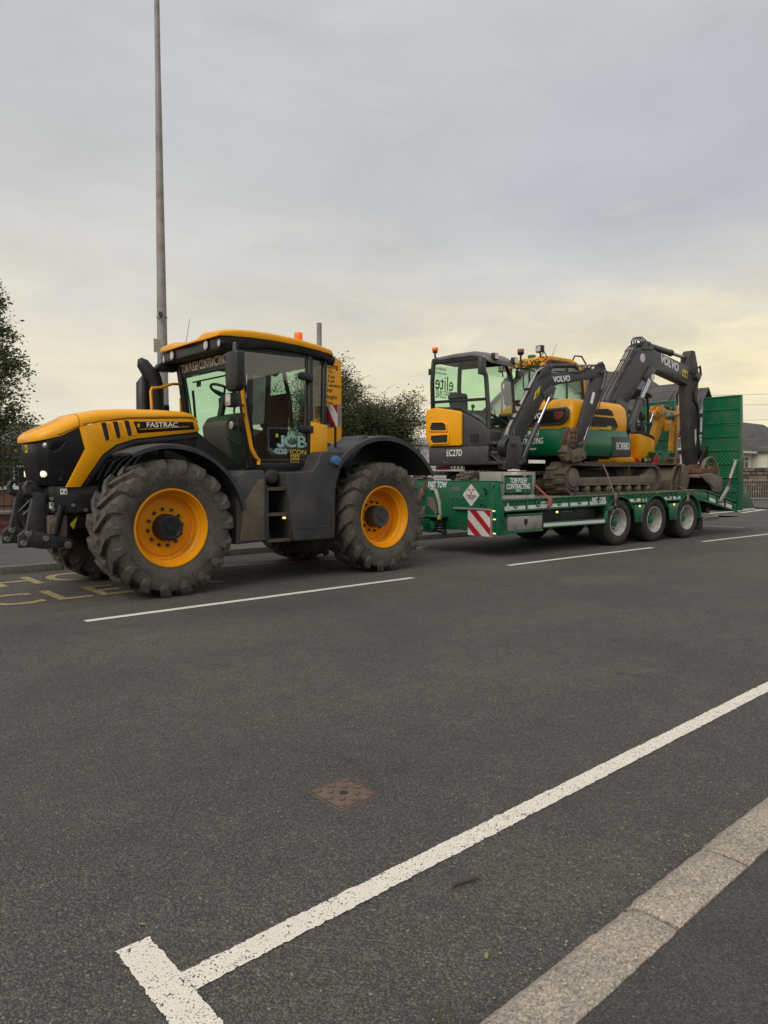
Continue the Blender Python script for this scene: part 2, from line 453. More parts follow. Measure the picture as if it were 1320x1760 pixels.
def paint_mat(name, col, wear, scale=110):
    m = bpy.data.materials.new(name); m.use_nodes = True
    t = m.node_tree; p = t.nodes['Principled BSDF']
    co = N(t, 'ShaderNodeTexCoord').outputs['Object']
    v = N(t, 'ShaderNodeTexVoronoi'); v.inputs['Scale'].default_value = scale
    t.links.new(co, v.inputs['Vector'])
    n1 = noise(t, co, 30, 6, .7); n2 = noise(t, co, 6, 5, .6)
    pits = mathn(t, 'ADD', mathn(t, 'MULTIPLY', v.outputs['Distance'], .55), mathn(t, 'ADD', mathn(t, 'MULTIPLY', n1, .45), mathn(t, 'MULTIPLY', n2, .30)))
    g = ramp(t, pits, [(.80 - wear, (0, 0, 0)), (.86 - wear, (1, 1, 1))])
    c = mixc(t, n2, tuple(x * .82 for x in col), tuple(min(1, x * 1.1) for x in col))
    c = mixc(t, g, c, (.07, .064, .058))
    t.links.new(c, p.inputs['Base Color']); p.inputs['Roughness'].default_value = .75
    b = N(t, 'ShaderNodeBump'); b.inputs['Strength'].default_value = .5; b.inputs['Distance'].default_value = .004
    t.links.new(mathn(t, 'MULTIPLY', v.outputs['Distance'], -1), b.inputs['Height']); t.links.new(b.outputs[0], p.inputs['Normal'])
    return m
M['road_white'] = paint_mat('worn_white_road_paint', (.82, .76, .66), .035, 170)
M['road_white_far'] = paint_mat('thin_white_road_paint', (.72, .69, .62), -.06, 60)
M['road_yellow'] = paint_mat('worn_yellow_road_paint', (.46, .36, .15), .13, 60)

def concrete_mat(name, col, scale=230):
    m = bpy.data.materials.new(name); m.use_nodes = True
    t = m.node_tree; p = t.nodes['Principled BSDF']
    co = N(t, 'ShaderNodeTexCoord').outputs['Object']
    v = N(t, 'ShaderNodeTexVoronoi'); v.inputs['Scale'].default_value = scale
    t.links.new(co, v.inputs['Vector'])
    sepc = N(t, 'ShaderNodeSeparateColor'); t.links.new(v.outputs['Color'], sepc.inputs[0])
    st = ramp(t, sepc.outputs[0], [(0, (.45, .44, .43)), (.3, (.85, .84, .83)), (.7, (1.1, 1.1, 1.1)), (1, (1.7, 1.66, 1.6))])
    big = ramp(t, noise(t, co, 4, 6, .65), [(.25, (.72, .70, .68)), (.6, (1.05, 1.03, 1.0)), (.8, (1.18, 1.12, 1.02))])
    c = mixc(t, .85, (1, 1, 1), st, 'MULTIPLY'); c = mixc(t, 1, c, big, 'MULTIPLY'); c = mixc(t, 1, c, col, 'MULTIPLY')
    t.links.new(c, p.inputs['Base Color']); p.inputs['Roughness'].default_value = .85
    b = N(t, 'ShaderNodeBump'); b.inputs['Strength'].default_value = .6; b.inputs['Distance'].default_value = .003
    t.links.new(mathn(t, 'ADD', v.outputs['Distance'], noise(t, co, 60, 5, .7)), b.inputs['Height']); t.links.new(b.outputs[0], p.inputs['Normal'])
    return m
M['kerb'] = concrete_mat('weathered_concrete_kerb', (.36, .318, .27), 165)
M['kerb_far'] = concrete_mat('grey_concrete_kerb', (.15, .14, .125), 120)

XS = [-60, -20, -5, 0, 2, 4, 6, 8, 10, 12, 14, 16, 18, 20, 22, 24, 27, 30, 34, 38, 44, 52, 60, 75, 100, 140]
def strip(name, y0, y1, z, mat_, xs=None, k='structure'):
    xs = xs or XS
    b = MB()
    for a, c in zip(xs, xs[1:]):
        b.face([(a, y0 + bend(a), z), (c, y0 + bend(c), z), (c, y1 + bend(c), z), (a, y1 + bend(a), z)])
    o = b.build(name, mat_, None, smooth=0, raw=True)
    return kind(o, k)
# terrain sheet reaching the horizon, everything else lies above it
M['grass'] = mat('rough_grass', (.045, .06, .022), .9, var=.35, vscale=.8, dirt=(.07, .06, .03), damt=.4, dscale=2)
b = MB(); b.face([(-600, -600, -.06), (900, -600, -.06), (900, 900, -.06), (-600, 900, -.06)])
kind(b.build('ground', M['grass'], None, smooth=0, raw=True), 'structure')
kind(sheet('road', [[(a, 1.14 + bend(a), 0), (c, 1.14 + bend(c), 0), (c, 11.0 + bend(c), 0), (a, 11.0 + bend(a), 0)] for a, c in zip(XS, XS[1:])], M['asphalt']), 'structure')
# side road mouth beyond the trailer, between the two kerb returns
kind(sheet('side_road', [[(25.2, 11.02 + bend(25), -.004), (36, 10.98 + bend(36), -.004), (40, 19, -.004), (30.5, 30, -.004), (25.5, 18, -.004)]], M['asphalt']), 'structure')

# near footway and kerb stones (a dropped kerb, only just proud of the road)
strip('footway', -6.0, 0.960, .030, M['footway'])
kerb = kind(strip('kerb_bed', .955, 1.145, -.02, M['joint_dirt']), 'structure'); kerb.name = 'kerb'
def kerb_stone(x0, x1, seed):
    rnd = random.Random(seed); b = MB(); n = 14
    rings = []; yo = rnd.uniform(-.004, .004); zo = rnd.uniform(-.003, .003); n = 26
    for i in range(n + 1):
        x = x0 + .009 + (x1 - x0 - .018) * i / n
        j = lambda a: rnd.uniform(-a, a)
        yb = bend(x) + yo
        e0 = .957 + j(.0015); e1 = 1.140 + j(.0022)
        endr = .014 if i in (0, n) else -zo
        rings.append([(x, e0 + yb, -.05), (x, e0 + yb, .036 - endr + j(.001)), (x, e0 + .014 + yb, .042 - endr + j(.001)), (x, 1.06 + yb, .043 - endr + j(.0012)),
                      (x, 1.105 + yb, .037 - endr + j(.0012)), (x, e1 - .008 + yb, .018 - endr + j(.002)), (x, e1 + yb, .004 + j(.002)), (x, e1 + yb, -.05)])
    b.loft(rings)
    return b.build('kerb_stone', M['kerb'], kerb, smooth=50, raw=True)
edges = [-2.5, -1.6, -.7, .22, 1.135, 2.05, 2.57, 3.485, 4.4, 5.315, 6.23]
for i, (a, c) in enumerate(zip(edges, edges[1:])): kerb_stone(a, c, i)
b = MB()
for i in range(24): b.box(6.25 + i * .915, 6.25 + i * .915 + .9, .985 + bend(6.7 + i * .915), 1.135 + bend(6.7 + i * .915), -.05, .042)
b.build('kerb_stones', M['kerb'], kerb, smooth=0, raw=True)['kind'] = 'stuff'

# far kerb and pavement
strip('pavement', 11.12, 17.2, .10, M['far_pave'], [x for x in XS if x <= 22])
fk = kind(strip('far_kerb_bed', 11.0, 11.12, .0, M['kerb_far'], [x for x in XS if x <= 22]), 'structure'); fk.name = 'far_kerb'
proto = None
xk = -3.0
while xk < 20.9:
    if proto is None:
        bb = MB(); bb.box(-.448, .448, -.065, .065, -.1, .11); proto = bb.build('kerb_stone', M['kerb_far'], fk, bevel=.012, raw=True); s_ = proto
    else:
        s_ = copy_part(proto, fk)
    xc = xk + .457
    s_.location = (xc, 11.06 + bend(xc), 0)
    s_.rotation_euler = (0, 0, math.atan2(bend(xk + .91) - bend(xk), .91))
    xk += .915
# kerb return round the corner at the side road
arc = []
for i in range(15):
    a = R(-98 + i * 7.0)
    arc.append((22.2 + 2.6 * math.cos(a), 12.55 + 2.6 * math.sin(a) - .2, 0))
arc += [(24.9, 14.5, 0), (25.4, 18, 0)]
b = MB()
ring = lambda p, d: [(p[0] - d[1] * .065, p[1] + d[0] * .065, -.05), (p[0] - d[1] * .065, p[1] + d[0] * .065, .11), (p[0] + d[1] * .065, p[1] - d[0] * .065, .11), (p[0] + d[1] * .065, p[1] - d[0] * .065, -.05)]
rr = []
for i, p in enumerate(arc):
    q0, q1 = Vector(arc[max(0, i - 1)]), Vector(arc[min(len(arc) - 1, i + 1)])
    d = (q1 - q0).normalized(); rr.append(ring(p, d))
b.loft(rr); kind(b.build('kerb_return', M['kerb_far'], None, raw=True), 'structure')
kind(sheet('corner_pavement', [[(20.9, 17.2, .098), (20.9, 10.45, .098)] + [(p[0], p[1], .098) for p in arc[1:]]], M['far_pave']), 'structure')
kind(sheet('verge_pavement', [[(30.6, 11.2 + bend(30), .06), (46, 9.5 + bend(46) + 1.5, .06), (46, 17.5, .06), (38.5, 20, .06), (33, 17.0, .06)]], M['far_pave']), 'structure')

# painted markings
def wobble_strip(name, p0, p1, w, mat_, z=.004, seed=0, jit=.006, n=None):
    rnd = random.Random(seed)
    p0, p1 = Vector((*p0, 0)), Vector((*p1, 0)); d = (p1 - p0); L = d.length; d.normalize(); nn = Vector((-d.y, d.x, 0))
    n = n or max(4, int(L / .03)); b = MB(); prev = None; w1_ = w2_ = 0
    for i in range(n + 1):
        p = p0 + d * L * i / n
        yb = Vector((0, bend(p.x), z))
        w1_ = .6 * (w1_ + rnd.gauss(0, jit * .55)); w2_ = .6 * (w2_ + rnd.gauss(0, jit * .55))
        q1, q2 = (rnd.uniform(-jit, 0) if rnd.random() < .25 else 0), (rnd.uniform(-jit, 0) if rnd.random() < .25 else 0)
        a = b.bm.verts.new(p + yb + nn * (w / 2 + w1_ + q1)); c = b.bm.verts.new(p + yb - nn * (w / 2 + w2_ + q2))
        if prev: b.bm.faces.new((prev[0], a, c, prev[1]))
        prev = (a, c)
    return kind(b.build(name, mat_, None, smooth=0, raw=True), 'structure')
wobble_strip('parking_line', (.855, 1.775), (14, 1.775), .088, M['road_white'], seed=1, n=1700, jit=.0045)
wobble_strip('parking_end_line', (.80, 2.03), (.80, 1.22), .105, M['road_white'], seed=2, z=.0045, n=110, jit=.0045)
for i, (x0, x1) in enumerate(((-4.1, .25), (2.34, 6.70), (8.72, 13.0), (14.94, 19.2), (21.1, 25.4))):
    wobble_strip('centre_line_dash', (x0, 6.95), (x1, 6.95), .10, M['road_white_far'], seed=10 + i, jit=.004, n=60)
wobble_strip('junction_line', (19.85, 9.47), (19.78, 8.30), .07, M['road_white_far'], seed=20, jit=.003, n=20)
wobble_strip('side_road_line', (25.7, 12.6), (33.0, 13.6), .16, M['road_white_far'], seed=21, jit=.004, n=20)
wobble_strip('side_road_line', (27.5, 12.2), (37.0, 14.6), .14, M['road_white_far'], seed=22, jit=.004, n=20)
# school keep-clear lettering, facing the carriageway
for body, x, y, sz, sp in (('KEEP CLEAR', 2.02, 8.66, 1.12, 1.08), ('SCHOOL', 2.98, 10.10, 1.12, 1.1)):
    o = text(body, None, M['road_yellow'], sz, (x, y, .005), (1, 0, 0), (0, 1, 0), sx=.80, bold=.012, ext=0.0, name='road_lettering', raw=True, sp=sp)
    kind(o, 'structure')
wobble_strip('keep_clear_line', (4.9, 9.9), (7.4, 9.3), .10, M['road_yellow'], seed=31, jit=.004, n=40)
wobble_strip('keep_clear_line', (7.4, 9.3), (9.9, 9.9), .10, M['road_yellow'], seed=32, jit=.004, n=40)

# iron cover in the road
M['iron'] = mat('rusty_cast_iron', (.155, .105, .082), .7, metal=.1, var=.25, vscale=14, dirt=(.13, .10, .08), damt=.4, dscale=18, bump=.3, bscale=90)
cv = thing('access_cover', 'small square rusty iron access cover set in the near lane', 'cover', (1.9, 2.405, 0), R(0))
setxf(Matrix.Identity(4))
b = MB(); b.box(-.112, .112, -.122, .122, -.02, .002); b.build('frame', M['iron'], cv, bevel=.002, raw=True)
b = MB(); b.box(-.105, .105, -.115, .115, -.02, .0026); b.build('seating_gap', M['sign_black'], cv, raw=True)
b = MB(); b.box(-.100, .100, -.110, .110, -.01, .0035); b.build('plate', M['iron'], cv, bevel=.002, raw=True)
st = None
for i in range(5):
    for j in range(5):
        if (i + j) % 2 or (i == 2 and j == 2): continue
        x, y = (i - 2) * .040, (j - 2) * .044
        if st is None:
            b = MB(); b.box(-.016, .016, -.010, .010, 0, .0065); st = b.build('stud', M['iron'], cv, bevel=.001, raw=True); q = st
        else: q = copy_part(st, cv)
        q.location = (x, y, .0035); q.rotation_euler = (0, 0, R(45 if (i % 2) else -45))
b = MB(); b.lathe([(.0, .0045), (.012, .0045), (.014, .0065), (.018, .0065), (.018, .0035)], ax='z', n=14); b.build('key_hole', M['black'], cv, raw=True)

# twig, pebbles, leaf
b = MB(); rnd = random.Random(4)
b.tube([(1.725, 1.592, .010), (1.75, 1.588, .013), (1.775, 1.583, .010), (1.805, 1.573, .013), (1.832, 1.564, .010)], [.005, .007, .006, .0075, .004], 7)
M['twig'] = mat('dead_twig_bark', (.07, .055, .042), .9, var=.3, bump=.4, bscale=90)
tag(b.build('twig', M['twig'], None, raw=True), 'short dead brown twig lying on the road beside the parking line', 'twig')
M['leaf_green'] = mat('pale_leaf', (.22, .24, .07), .6, var=.2)
def leaf(x, y, z, s, a, lab, m):
    b = MB(); p = [(-1, 0, .1), (-.5, .33, .22), (.2, .36, .18), (1, 0, .05), (.2, -.36, .1), (-.5, -.33, .05)]
    b.face([(x + s * (px * math.cos(a) - py * math.sin(a)), y + s * (px * math.sin(a) + py * math.cos(a)), z + s * pz) for px, py, pz in p])
    tag(b.build('fallen_leaf', m, None, raw=True, smooth=0), lab, 'leaf')
leaf(1.55, 1.295, .004, .018, .6, 'pale green fallen leaf on the road close to the kerb', M['leaf_green'])
leaf(.86, 2.10, .004, .016, 2.2, 'tiny yellow green leaf just above the end of the white T marking', M['leaf_green'])
b = MB(); rnd = random.Random(9)
for i in range(240):
    x = rnd.uniform(.2, 4.5); y = 1.15 + abs(rnd.gauss(0, .09)) + .008
    if rnd.random() < .25: y = rnd.uniform(1.2, 5)
    s_ = rnd.uniform(.002, .0055)
    bmesh.ops.create_icosphere(b.bm, subdivisions=1, radius=s_, matrix=T(x, y + bend(x), s_ * .5) @ Matrix.Diagonal((1, rnd.uniform(.6, 1), .7, 1)))
M['pebble'] = mat('pale_grit', (.26, .235, .20), .85, var=.6, vscale=30)
kind(b.build('grit', M['pebble'], None, raw=True, smooth=0), 'stuff')
b = MB(); rnd = random.Random(12)
for i in range(22):
    x = 1.2 + rnd.uniform(-.06, .12); y = 1.15 + rnd.uniform(0, .03); h = rnd.uniform(.04, .13); a = rnd.uniform(0, 6.28); l = rnd.uniform(.02, .07)
    b.tube([(x, y, 0), (x + l * .4 * math.cos(a), y + l * .4 * math.sin(a), h * .7), (x + l * math.cos(a), y + l * math.sin(a), h)], [.0012, .001, .0004], 4)
M['dry_grass'] = mat('dry_grass', (.10, .085, .045), .9, var=.3)
kind(b.build('weed_tuft', M['dry_grass'], None, raw=True), 'stuff')
# ================================================================== TRACTOR
trac = thing('tractor', 'big yellow and black farm tractor with yellow wheels towing the green trailer', 'tractor', (5.2, 8.85, 0))
setxf(T(-5.2, 0, 0))
SID = (-1, 1)

# ---- wheels: Empty wheel > tyre, tread_lug, rim, hub, nuts, lettering
def lug_mesh():
    b = MB(); rings = []
    n = 12
    for i in range(n + 1):
        t = i / n
        if t < .75:
            s_ = t / .75
            y = .035 - .297 * s_; base = .736 - .012 * max(0, s_ - .3); h = .062; nar = 1
        else:
            s_ = (t - .75) / .25
            y = -.262 - .040 * min(1, s_ * 1.6); base = .727 - .085 * s_; h = .064 - .056 * s_ ** 1.3; nar = 1 - .45 * s_
        th = -R(20) * min(1, t / .82) ** 1.25
        hw = (.030 + .028 * min(1, t / .75)) * nar
        pts = []
        for dw, rr_ in ((-1.3, base - .02), (-1.0, base + h), (1.0, base + h), (1.3, base - .02)):
            tt = th + dw * hw / .78
            pts.append((rr_ * math.cos(tt), y - (.008 if rr_ > base and t > .74 else 0), rr_ * math.sin(tt)))
        rings.append(pts)
    b.loft(rings)
    return b
def big_wheel(x, s, deep, first=None):
    w = bpy.data.objects.new('wheel', None); COL.objects.link(w); w.parent = trac
    w.location = (x - 5.2, s * .91, .795)
    if s > 0: w.scale = (1, -1, 1)
    if first:
        for c in first.children: 
            copy_part(c, w)
        return w
    b = MB()
    b.lathe([(.455, -.245), (.50, -.268), (.56, -.288), (.62, -.296), (.68, -.290), (.722, -.272), (.742, -.20), (.748, 0), (.742, .20), (.722, .272), (.68, .29), (.62, .296), (.56, .288), (.50, .268), (.455, .245)], n=72)
    b.build('tyre', M['rubber'], w, raw=True)
    l0 = lug_mesh().build('tread_lug', M['lug'], w, raw=True, smooth=18)
    bm2 = lug_mesh()
    for v in bm2.bm.verts: v.co.y = -v.co.y
    l1 = bm2.build('tread_lug', M['lug'], w, raw=True, smooth=18)
    for k in range(18):
        a = 2 * math.pi * k / 18
        for src, off in ((l0, 0), (l1, math.pi / 18)):
            q = src if k == 0 else copy_part(src, w)
            q.rotation_euler = (0, -(a + off), 0)
    d = deep
    b = MB()
    b.lathe([(.462, -.236), (.452, -.256), (.436, -.256), (.428, -.236), (.420, -.205), (.408, -.19), (.40, -.15), (.378, -.13), (.372, -.06 + d), (.350, -.045 + d), (.335, -.05 + d), (.330, -.058 + d), (.14, -.062 + d), (.0, -.062 + d)], n=64)
    b.build('rim', M['rim'], w, raw=True)
    b = MB(); b.lathe([(.455, .245), (.40, .24), (.36, .10), (.36, -.02 + d)], n=40); b.build('inner_rim', M['chassis'], w, raw=True)
    hp = -.22 if d < .05 else -.17
    b = MB(); b.lathe([(.160, -.06 + d), (.158, -.08), (.155, hp + .03), (.146, hp), (.118, hp - .004), (.108, hp + .004), (.05, hp + .004), (.045, hp - .008), (0, hp - .008)], n=40)
    for k in range(5):
        a = k * 2 * math.pi / 5 + .3
        b.bar((.052 * math.cos(a), hp, .052 * math.sin(a)), (.104 * math.cos(a), hp, .104 * math.sin(a)), .012, .014)
    b.build('hub', M['black'] if d < .05 else M['grey_dirty'], w, raw=True)
    nut = None
    for k in range(12):
        a = 2 * math.pi * k / 12 + .13
        if nut is None:
            b = MB(); b.cyl((0, -.052, 0), (0, -.078, 0), .021, n=6); b.cyl((0, -.07, 0), (0, -.098, 0), .012, n=8)
            nut = b.build('wheel_nut', M['pin'], w, raw=True); q = nut
        else: q = copy_part(nut, w)
        q.location = (.215 * math.cos(a), d, .215 * math.sin(a))
    # moulded sidewall lettering
    for word, a0, rr_, sz in (('TF600/70R30', 128, .585, .088), ('MULTISTAR', 318, .60, .072), ('TRAX', 232, .60, .095), ('RADIAL', 55, .60, .072)):
        mb = bmesh.new()
        step = sz * 57.3 / rr_ * .74
        for i, ch in enumerate(word):
            ang = R(a0 - i * step)
            up = Vector((math.cos(ang), 0, math.sin(ang))); right = Vector((math.sin(ang), 0, -math.cos(ang)))
            o = text(ch, None, M['lug'], sz, up * rr_ + Vector((0, -.2945, 0)), right, up, bold=.01, ext=.0035, raw=True)
            mb.from_mesh(o.data); me_ = o.data; bpy.data.objects.remove(o); bpy.data.meshes.remove(me_)
        me_ = bpy.data.meshes.new('sidewall_lettering'); mb.to_mesh(me_); mb.free(); me_.materials.append(M['lug'])
        o = bpy.data.objects.new('sidewall_lettering', me_); COL.objects.link(o); o.parent = w; o['kind'] = 'stuff'
    return w
WF, WR = 3.58, 6.86
wf = big_wheel(WF, -1, 0.0)
wr = big_wheel(WR, -1, 0.09)
big_wheel(WF, 1, 0, wf); big_wheel(WR, 1, .09, wr)
for k, w in enumerate((wf, wr)): w.rotation_euler = (0, 0, R(1.5) if k == 0 else 0)

# ---- chassis
b = MB()
b.box(2.62, 7.3, -.30, .30, .78, 1.30)
b.box(2.5, 3.02, -.455, .455, .97, 1.275)
b.prism([(3.0, 1.27), (3.25, 1.33), (3.25, .8), (3.0, .97)], -.38, .38)
b.cyl((WF, -.62, .79), (WF, .62, .79), .14); b.cyl((WR, -.62, .79), (WR, .62, .79), .17)
b.box(WF - .2, WF + .2, -.32, .32, .62, 1.0); b.box(WR - .28, WR + .3, -.38, .38, .55, 1.15)
for s in SID:
    b.cyl((WF, s * .55, .79), (WF, s * .66, .79), .26, n=24); b.cyl((WR, s * .55, .79), (WR, s * .66, .79), .28, n=24)
    b.bar((2.95, s * .42, .9), (3.5, s * .5, .78), .07, .1); b.tube([(3.1, s * .5, 1.25), (3.25, s * .55, .95)], .05)
b.build('chassis', M['chassis'], trac, bevel=.012)
b = MB()
for x, z in ((2.985, 1.20), (2.965, 1.11), (2.945, 1.02), (2.49, 1.14), (2.495, 1.08), (2.50, 1.02), (2.86, 1.0), (2.72, 1.06)):
    b.cyl((x, -.45, z), (x, -.478, z), .021, n=8)
b.build('bolt', M['bolt'], trac, split=True)
b = MB(); b.box(2.585, 2.66, -.4585, -.4555, 1.185, 1.25); b.build('warning_sticker', M['white'], trac)
b = MB(); b.box(2.465, 2.51, -.4595, -.4565, 1.03, 1.10); b.build('warning_sticker', M['white'], trac)
for px in ((2.595, 1.21), (2.635, 1.20)):
    b = MB(); b.box(px[0], px[0] + .016, -.461, -.459, px[1], px[1] + .022); b.build('sticker_symbol', M['sign_black'], trac)

# ---- front linkage
def linkage(s):
    y0 = s * .33
    b = MB()
    b.prism([(2.33, 1.20), (2.46, 1.20), (2.47, .72), (2.40, .60), (2.17, .60), (2.17, .74), (2.25, .80)], y0 - .04, y0 + .04)
    b.build('linkage_plate', M['chassis'], trac, bevel=.008)
    b = MB()
    b.prism([(2.28, .80), (2.62, .70), (2.72, .66), (2.70, .585), (2.40, .58), (2.2, .62)], y0 - .13, y0 - .07)
    b.build('lower_arm', M['chassis'], trac, bevel=.01)
    b = MB(); b.cyl((2.52, y0 - .1, .74), (2.60, y0 - .1, 1.06), .052); b.cyl((2.50, y0 - .1, .64), (2.52, y0 - .1, .74), .026)
    b.build('lift_cylinder', M['black'], trac)
    b = MB()
    for x, z in ((2.24, .76), (2.19, .66), (2.42, .70)): b.cyl((x, y0 - .12, z), (x, y0 - .155, z), .032, n=10)
    b.build('linkage_pin', M['bolt'], trac, split=True)
    b = MB()
    b.tube([(2.40, y0, 1.18), (2.33, y0, 1.18), (2.27, y0, 1.215), (2.255, y0, 1.27), (2.28, y0, 1.32), (2.33, y0, 1.325)], [.035, .04, .04, .034, .026, .018], 8)
    b.build('hook', M['chassis'], trac)
for s in SID: linkage(s)
b = MB()
b.box(2.46, 2.66, -.44, -.30, .70, .95); b.cyl((2.52, -.44, .87), (2.52, -.475, .87), .05, n=12); b.cyl((2.66, -.40, .61), (2.66, -.47, .61), .045, n=12)
b.build('linkage_gearbox', M['brown_steel'], trac, bevel=.012)
b = MB(); b.prism([(2.70, .84), (2.79, .93), (2.74, .78)], -.40, -.39); b.build('warning_sticker', M['decal_yellow'], trac)
b = MB()
b.prism([(2.30, 1.30), (2.42, 1.33), (2.56, 1.26), (2.60, 1.15), (2.46, 1.10), (2.36, 1.16)], -.17, -.12); b.prism([(2.30, 1.30), (2.42, 1.33), (2.56, 1.26), (2.60, 1.15), (2.46, 1.10), (2.36, 1.16)], .12, .17)
b.box(2.36, 2.50, -.33, .33, .86, .98); b.box(2.42, 2.52, -.30, .30, 1.08, 1.2)
b.cyl((2.35, -.2, 1.24), (2.35, .2, 1.24), .02)
b.build('top_link_bracket', M['chassis'], trac, bevel=.006)
b = MB(); b.tube([(2.40, -.12, 1.05), (2.30, -.1, .95), (2.33, -.08, .78), (2.45, -.05, .72)], .022, 8); b.tube([(2.42, .1, 1.1), (2.31, .12, .98), (2.36, .1, .8)], .02, 8)
b.build('hydraulic_hose', M['black'], trac, split=True)

# ---- bonnet
def nose_half():
    return [(2.362, 0), (2.364, .14), (2.376, .25), (2.41, .345), (2.48, .412), (2.58, .440), (2.85, .455)]
nh = nose_half()
outl = [(x, -y) for x, y in nh[::-1]] + [(x, y) for x, y in nh[1:]] + [(4.25, .455), (4.25, -.455)]
b = MB()
low = [(x + .06 * max(0, (2.85 - x)) / .48, y * .97, 1.285) for x, y in outl]; mid = [(x, y, 1.62) for x, y in outl]
top = [(x + .01, y, 1.80 + max(0, min(1, (x - 2.45) / .4)) * .17) for x, y in outl]
b.loft([low, mid, top])
b.build('grille', M['black_gloss'], trac, bevel=.006)
b = MB(); rings = []
SEC = [(2.330, .17, 1.828, 1.770), (2.345, .28, 1.862, 1.775), (2.40, .375, 1.905, 1.785), (2.49, .432, 1.95, 1.808), (2.62, .45, 2.01, 1.845), (2.80, .468, 2.105, 1.945), (2.84, .47, 2.125, 1.965), (3.05, .474, 2.175, 2.03),
       (3.35, .478, 2.205, 2.07), (3.8, .482, 2.222, 2.105), (4.12, .485, 2.215, 2.125), (4.22, .48, 2.19, 2.115), (4.28, .465, 2.12, 2.07)]
for x, w_, zt, ze in SEC:
    r_ = []
    for i in range(25):
        a = math.pi * i / 24; ca, sa = math.cos(a), math.sin(a)
        r_.append((x, -w_ * math.copysign(abs(ca) ** .42, ca), ze + (zt - ze) * sa ** .62))
    rings.append(r_)
b.loft(rings)
b.build('bonnet', M['yellow'], trac, bevel=.004)
b = MB()
w_, zt, ze = .4695, 2.1105, 1.95
b.tube([(2.805 + .012 * (1 - abs(math.cos(math.pi * i / 20))), -(w_) * math.copysign(abs(math.cos(math.pi * i / 20)) ** .42, math.cos(math.pi * i / 20)), ze + (zt - ze) * math.sin(math.pi * i / 20) ** .62 + .0005) for i in range(21)], .0035, 5)
b.tube([(2.45, -.385, 1.815), (2.6, -.452, 1.862), (2.8, -.472, 1.962)], .003, 5); b.tube([(2.85, -.476, 1.985), (3.35, -.481, 2.085), (3.8, -.485, 2.12), (4.2, -.486, 2.135)], .003, 5)
b.build('bonnet_seam', M['sign_black'], trac, split=True)
def side_panel(s):
    ya, yb = s * .452, s * .484
    b = MB(); P = [(2.805, 1.945), (2.84, 1.958), (3.05, 2.022), (3.35, 2.062), (4.12, 2.117), (4.25, 2.10), (4.29, 1.985), (4.27, 1.955), (3.44, 1.835), (3.22, 1.76), (3.06, 1.64), (2.80, 1.265), (2.64, 1.265), (2.865, 1.70)]
    b.prism(P, ya, yb)
    sp = b.build('side_panel', M['yellow'], trac, bevel=.006)
    # black badge panel and three open vents with their yellow fins
    b = MB(); b.prism([(3.43, 2.045), (4.20, 2.075), (4.22, 1.985), (3.48, 1.905)], yb, yb + s * .004); b.build('badge_panel', M['black_gloss'], sp, bevel=.001)
    b = MB(); b.prism([(3.50, 1.955), (4.14, 2.018), (4.14, 2.012), (3.50, 1.948)], yb + s * .004, yb + s * .005); b.build('badge_stripe', M['yellow'], sp)
    for k in range(3):
        x = 3.045 + k * .135; zt = 2.012 + k * .018; zb = 1.80 + k * .032
        b = MB(); b.prism([(x, zt), (x + .055, zt + .004), (x + .095, zb + .05), (x + .085, zb + .012), (x + .052, zb)], yb, yb + s * .003); b.build('vent', M['mesh_black'], sp)
        b = MB(); b.loft([[(x + .057, yb, zt), (x + .066, yb + s * .010, zt - .01), (x + .115, yb, zt - .005)], [(x + .097, yb, zb + .012), (x + .103, yb + s * .010, zb + .018), (x + .14, yb, zb + .02)]]); b.build('vent_fin', M['yellow'], sp)
    rt_ = (1, 0, 0) if s < 0 else (-1, 0, 0)
    x0 = 3.53 if s < 0 else 4.0
    text('FASTRAC', sp, M['white'], .085, (3.79 if s < 0 else 3.8, yb + s * .005, 2.018), (1 * -s, 0, .05 * -s), (0, 0, 1), sx=1.15, bold=.022)
    b = MB(); b.box(3.475, 3.505, yb + s * .005, yb + s * .0065, 1.975, 2.02); b.build('badge_emblem', M['yellow'], sp)
for s in SID: side_panel(s)
b = MB()
b.prism([(2.78, 1.268), (3.05, 1.66), (3.22, 1.78), (3.44, 1.86), (4.28, 1.96), (4.86, 1.56), (4.86, 1.25), (2.78, 1.25)], -.435, .435)
b.prism([(2.81, 1.27), (3.07, 1.63), (3.23, 1.748), (3.45, 1.82), (4.27, 1.93), (4.30, 1.88), (3.47, 1.765), (3.27, 1.69), (3.12, 1.585), (2.88, 1.27)], -.475, -.44)
b.prism([(2.81, 1.27), (3.07, 1.63), (3.23, 1.748), (3.45, 1.82), (4.27, 1.93), (4.30, 1.88), (3.47, 1.765), (3.27, 1.69), (3.12, 1.585), (2.88, 1.27)], .44, .475)
b.build('engine_bay', M['black'], trac, bevel=.008)
b = MB()
for i in range(5): b.tube([(3.0 + i * .09, -.44, 1.35 + i * .03), (3.1 + i * .09, -.455, 1.55), (3.3 + i * .06, -.44, 1.66)], .016, 6)
b.build('engine_hose', M['chassis'], trac, split=True)
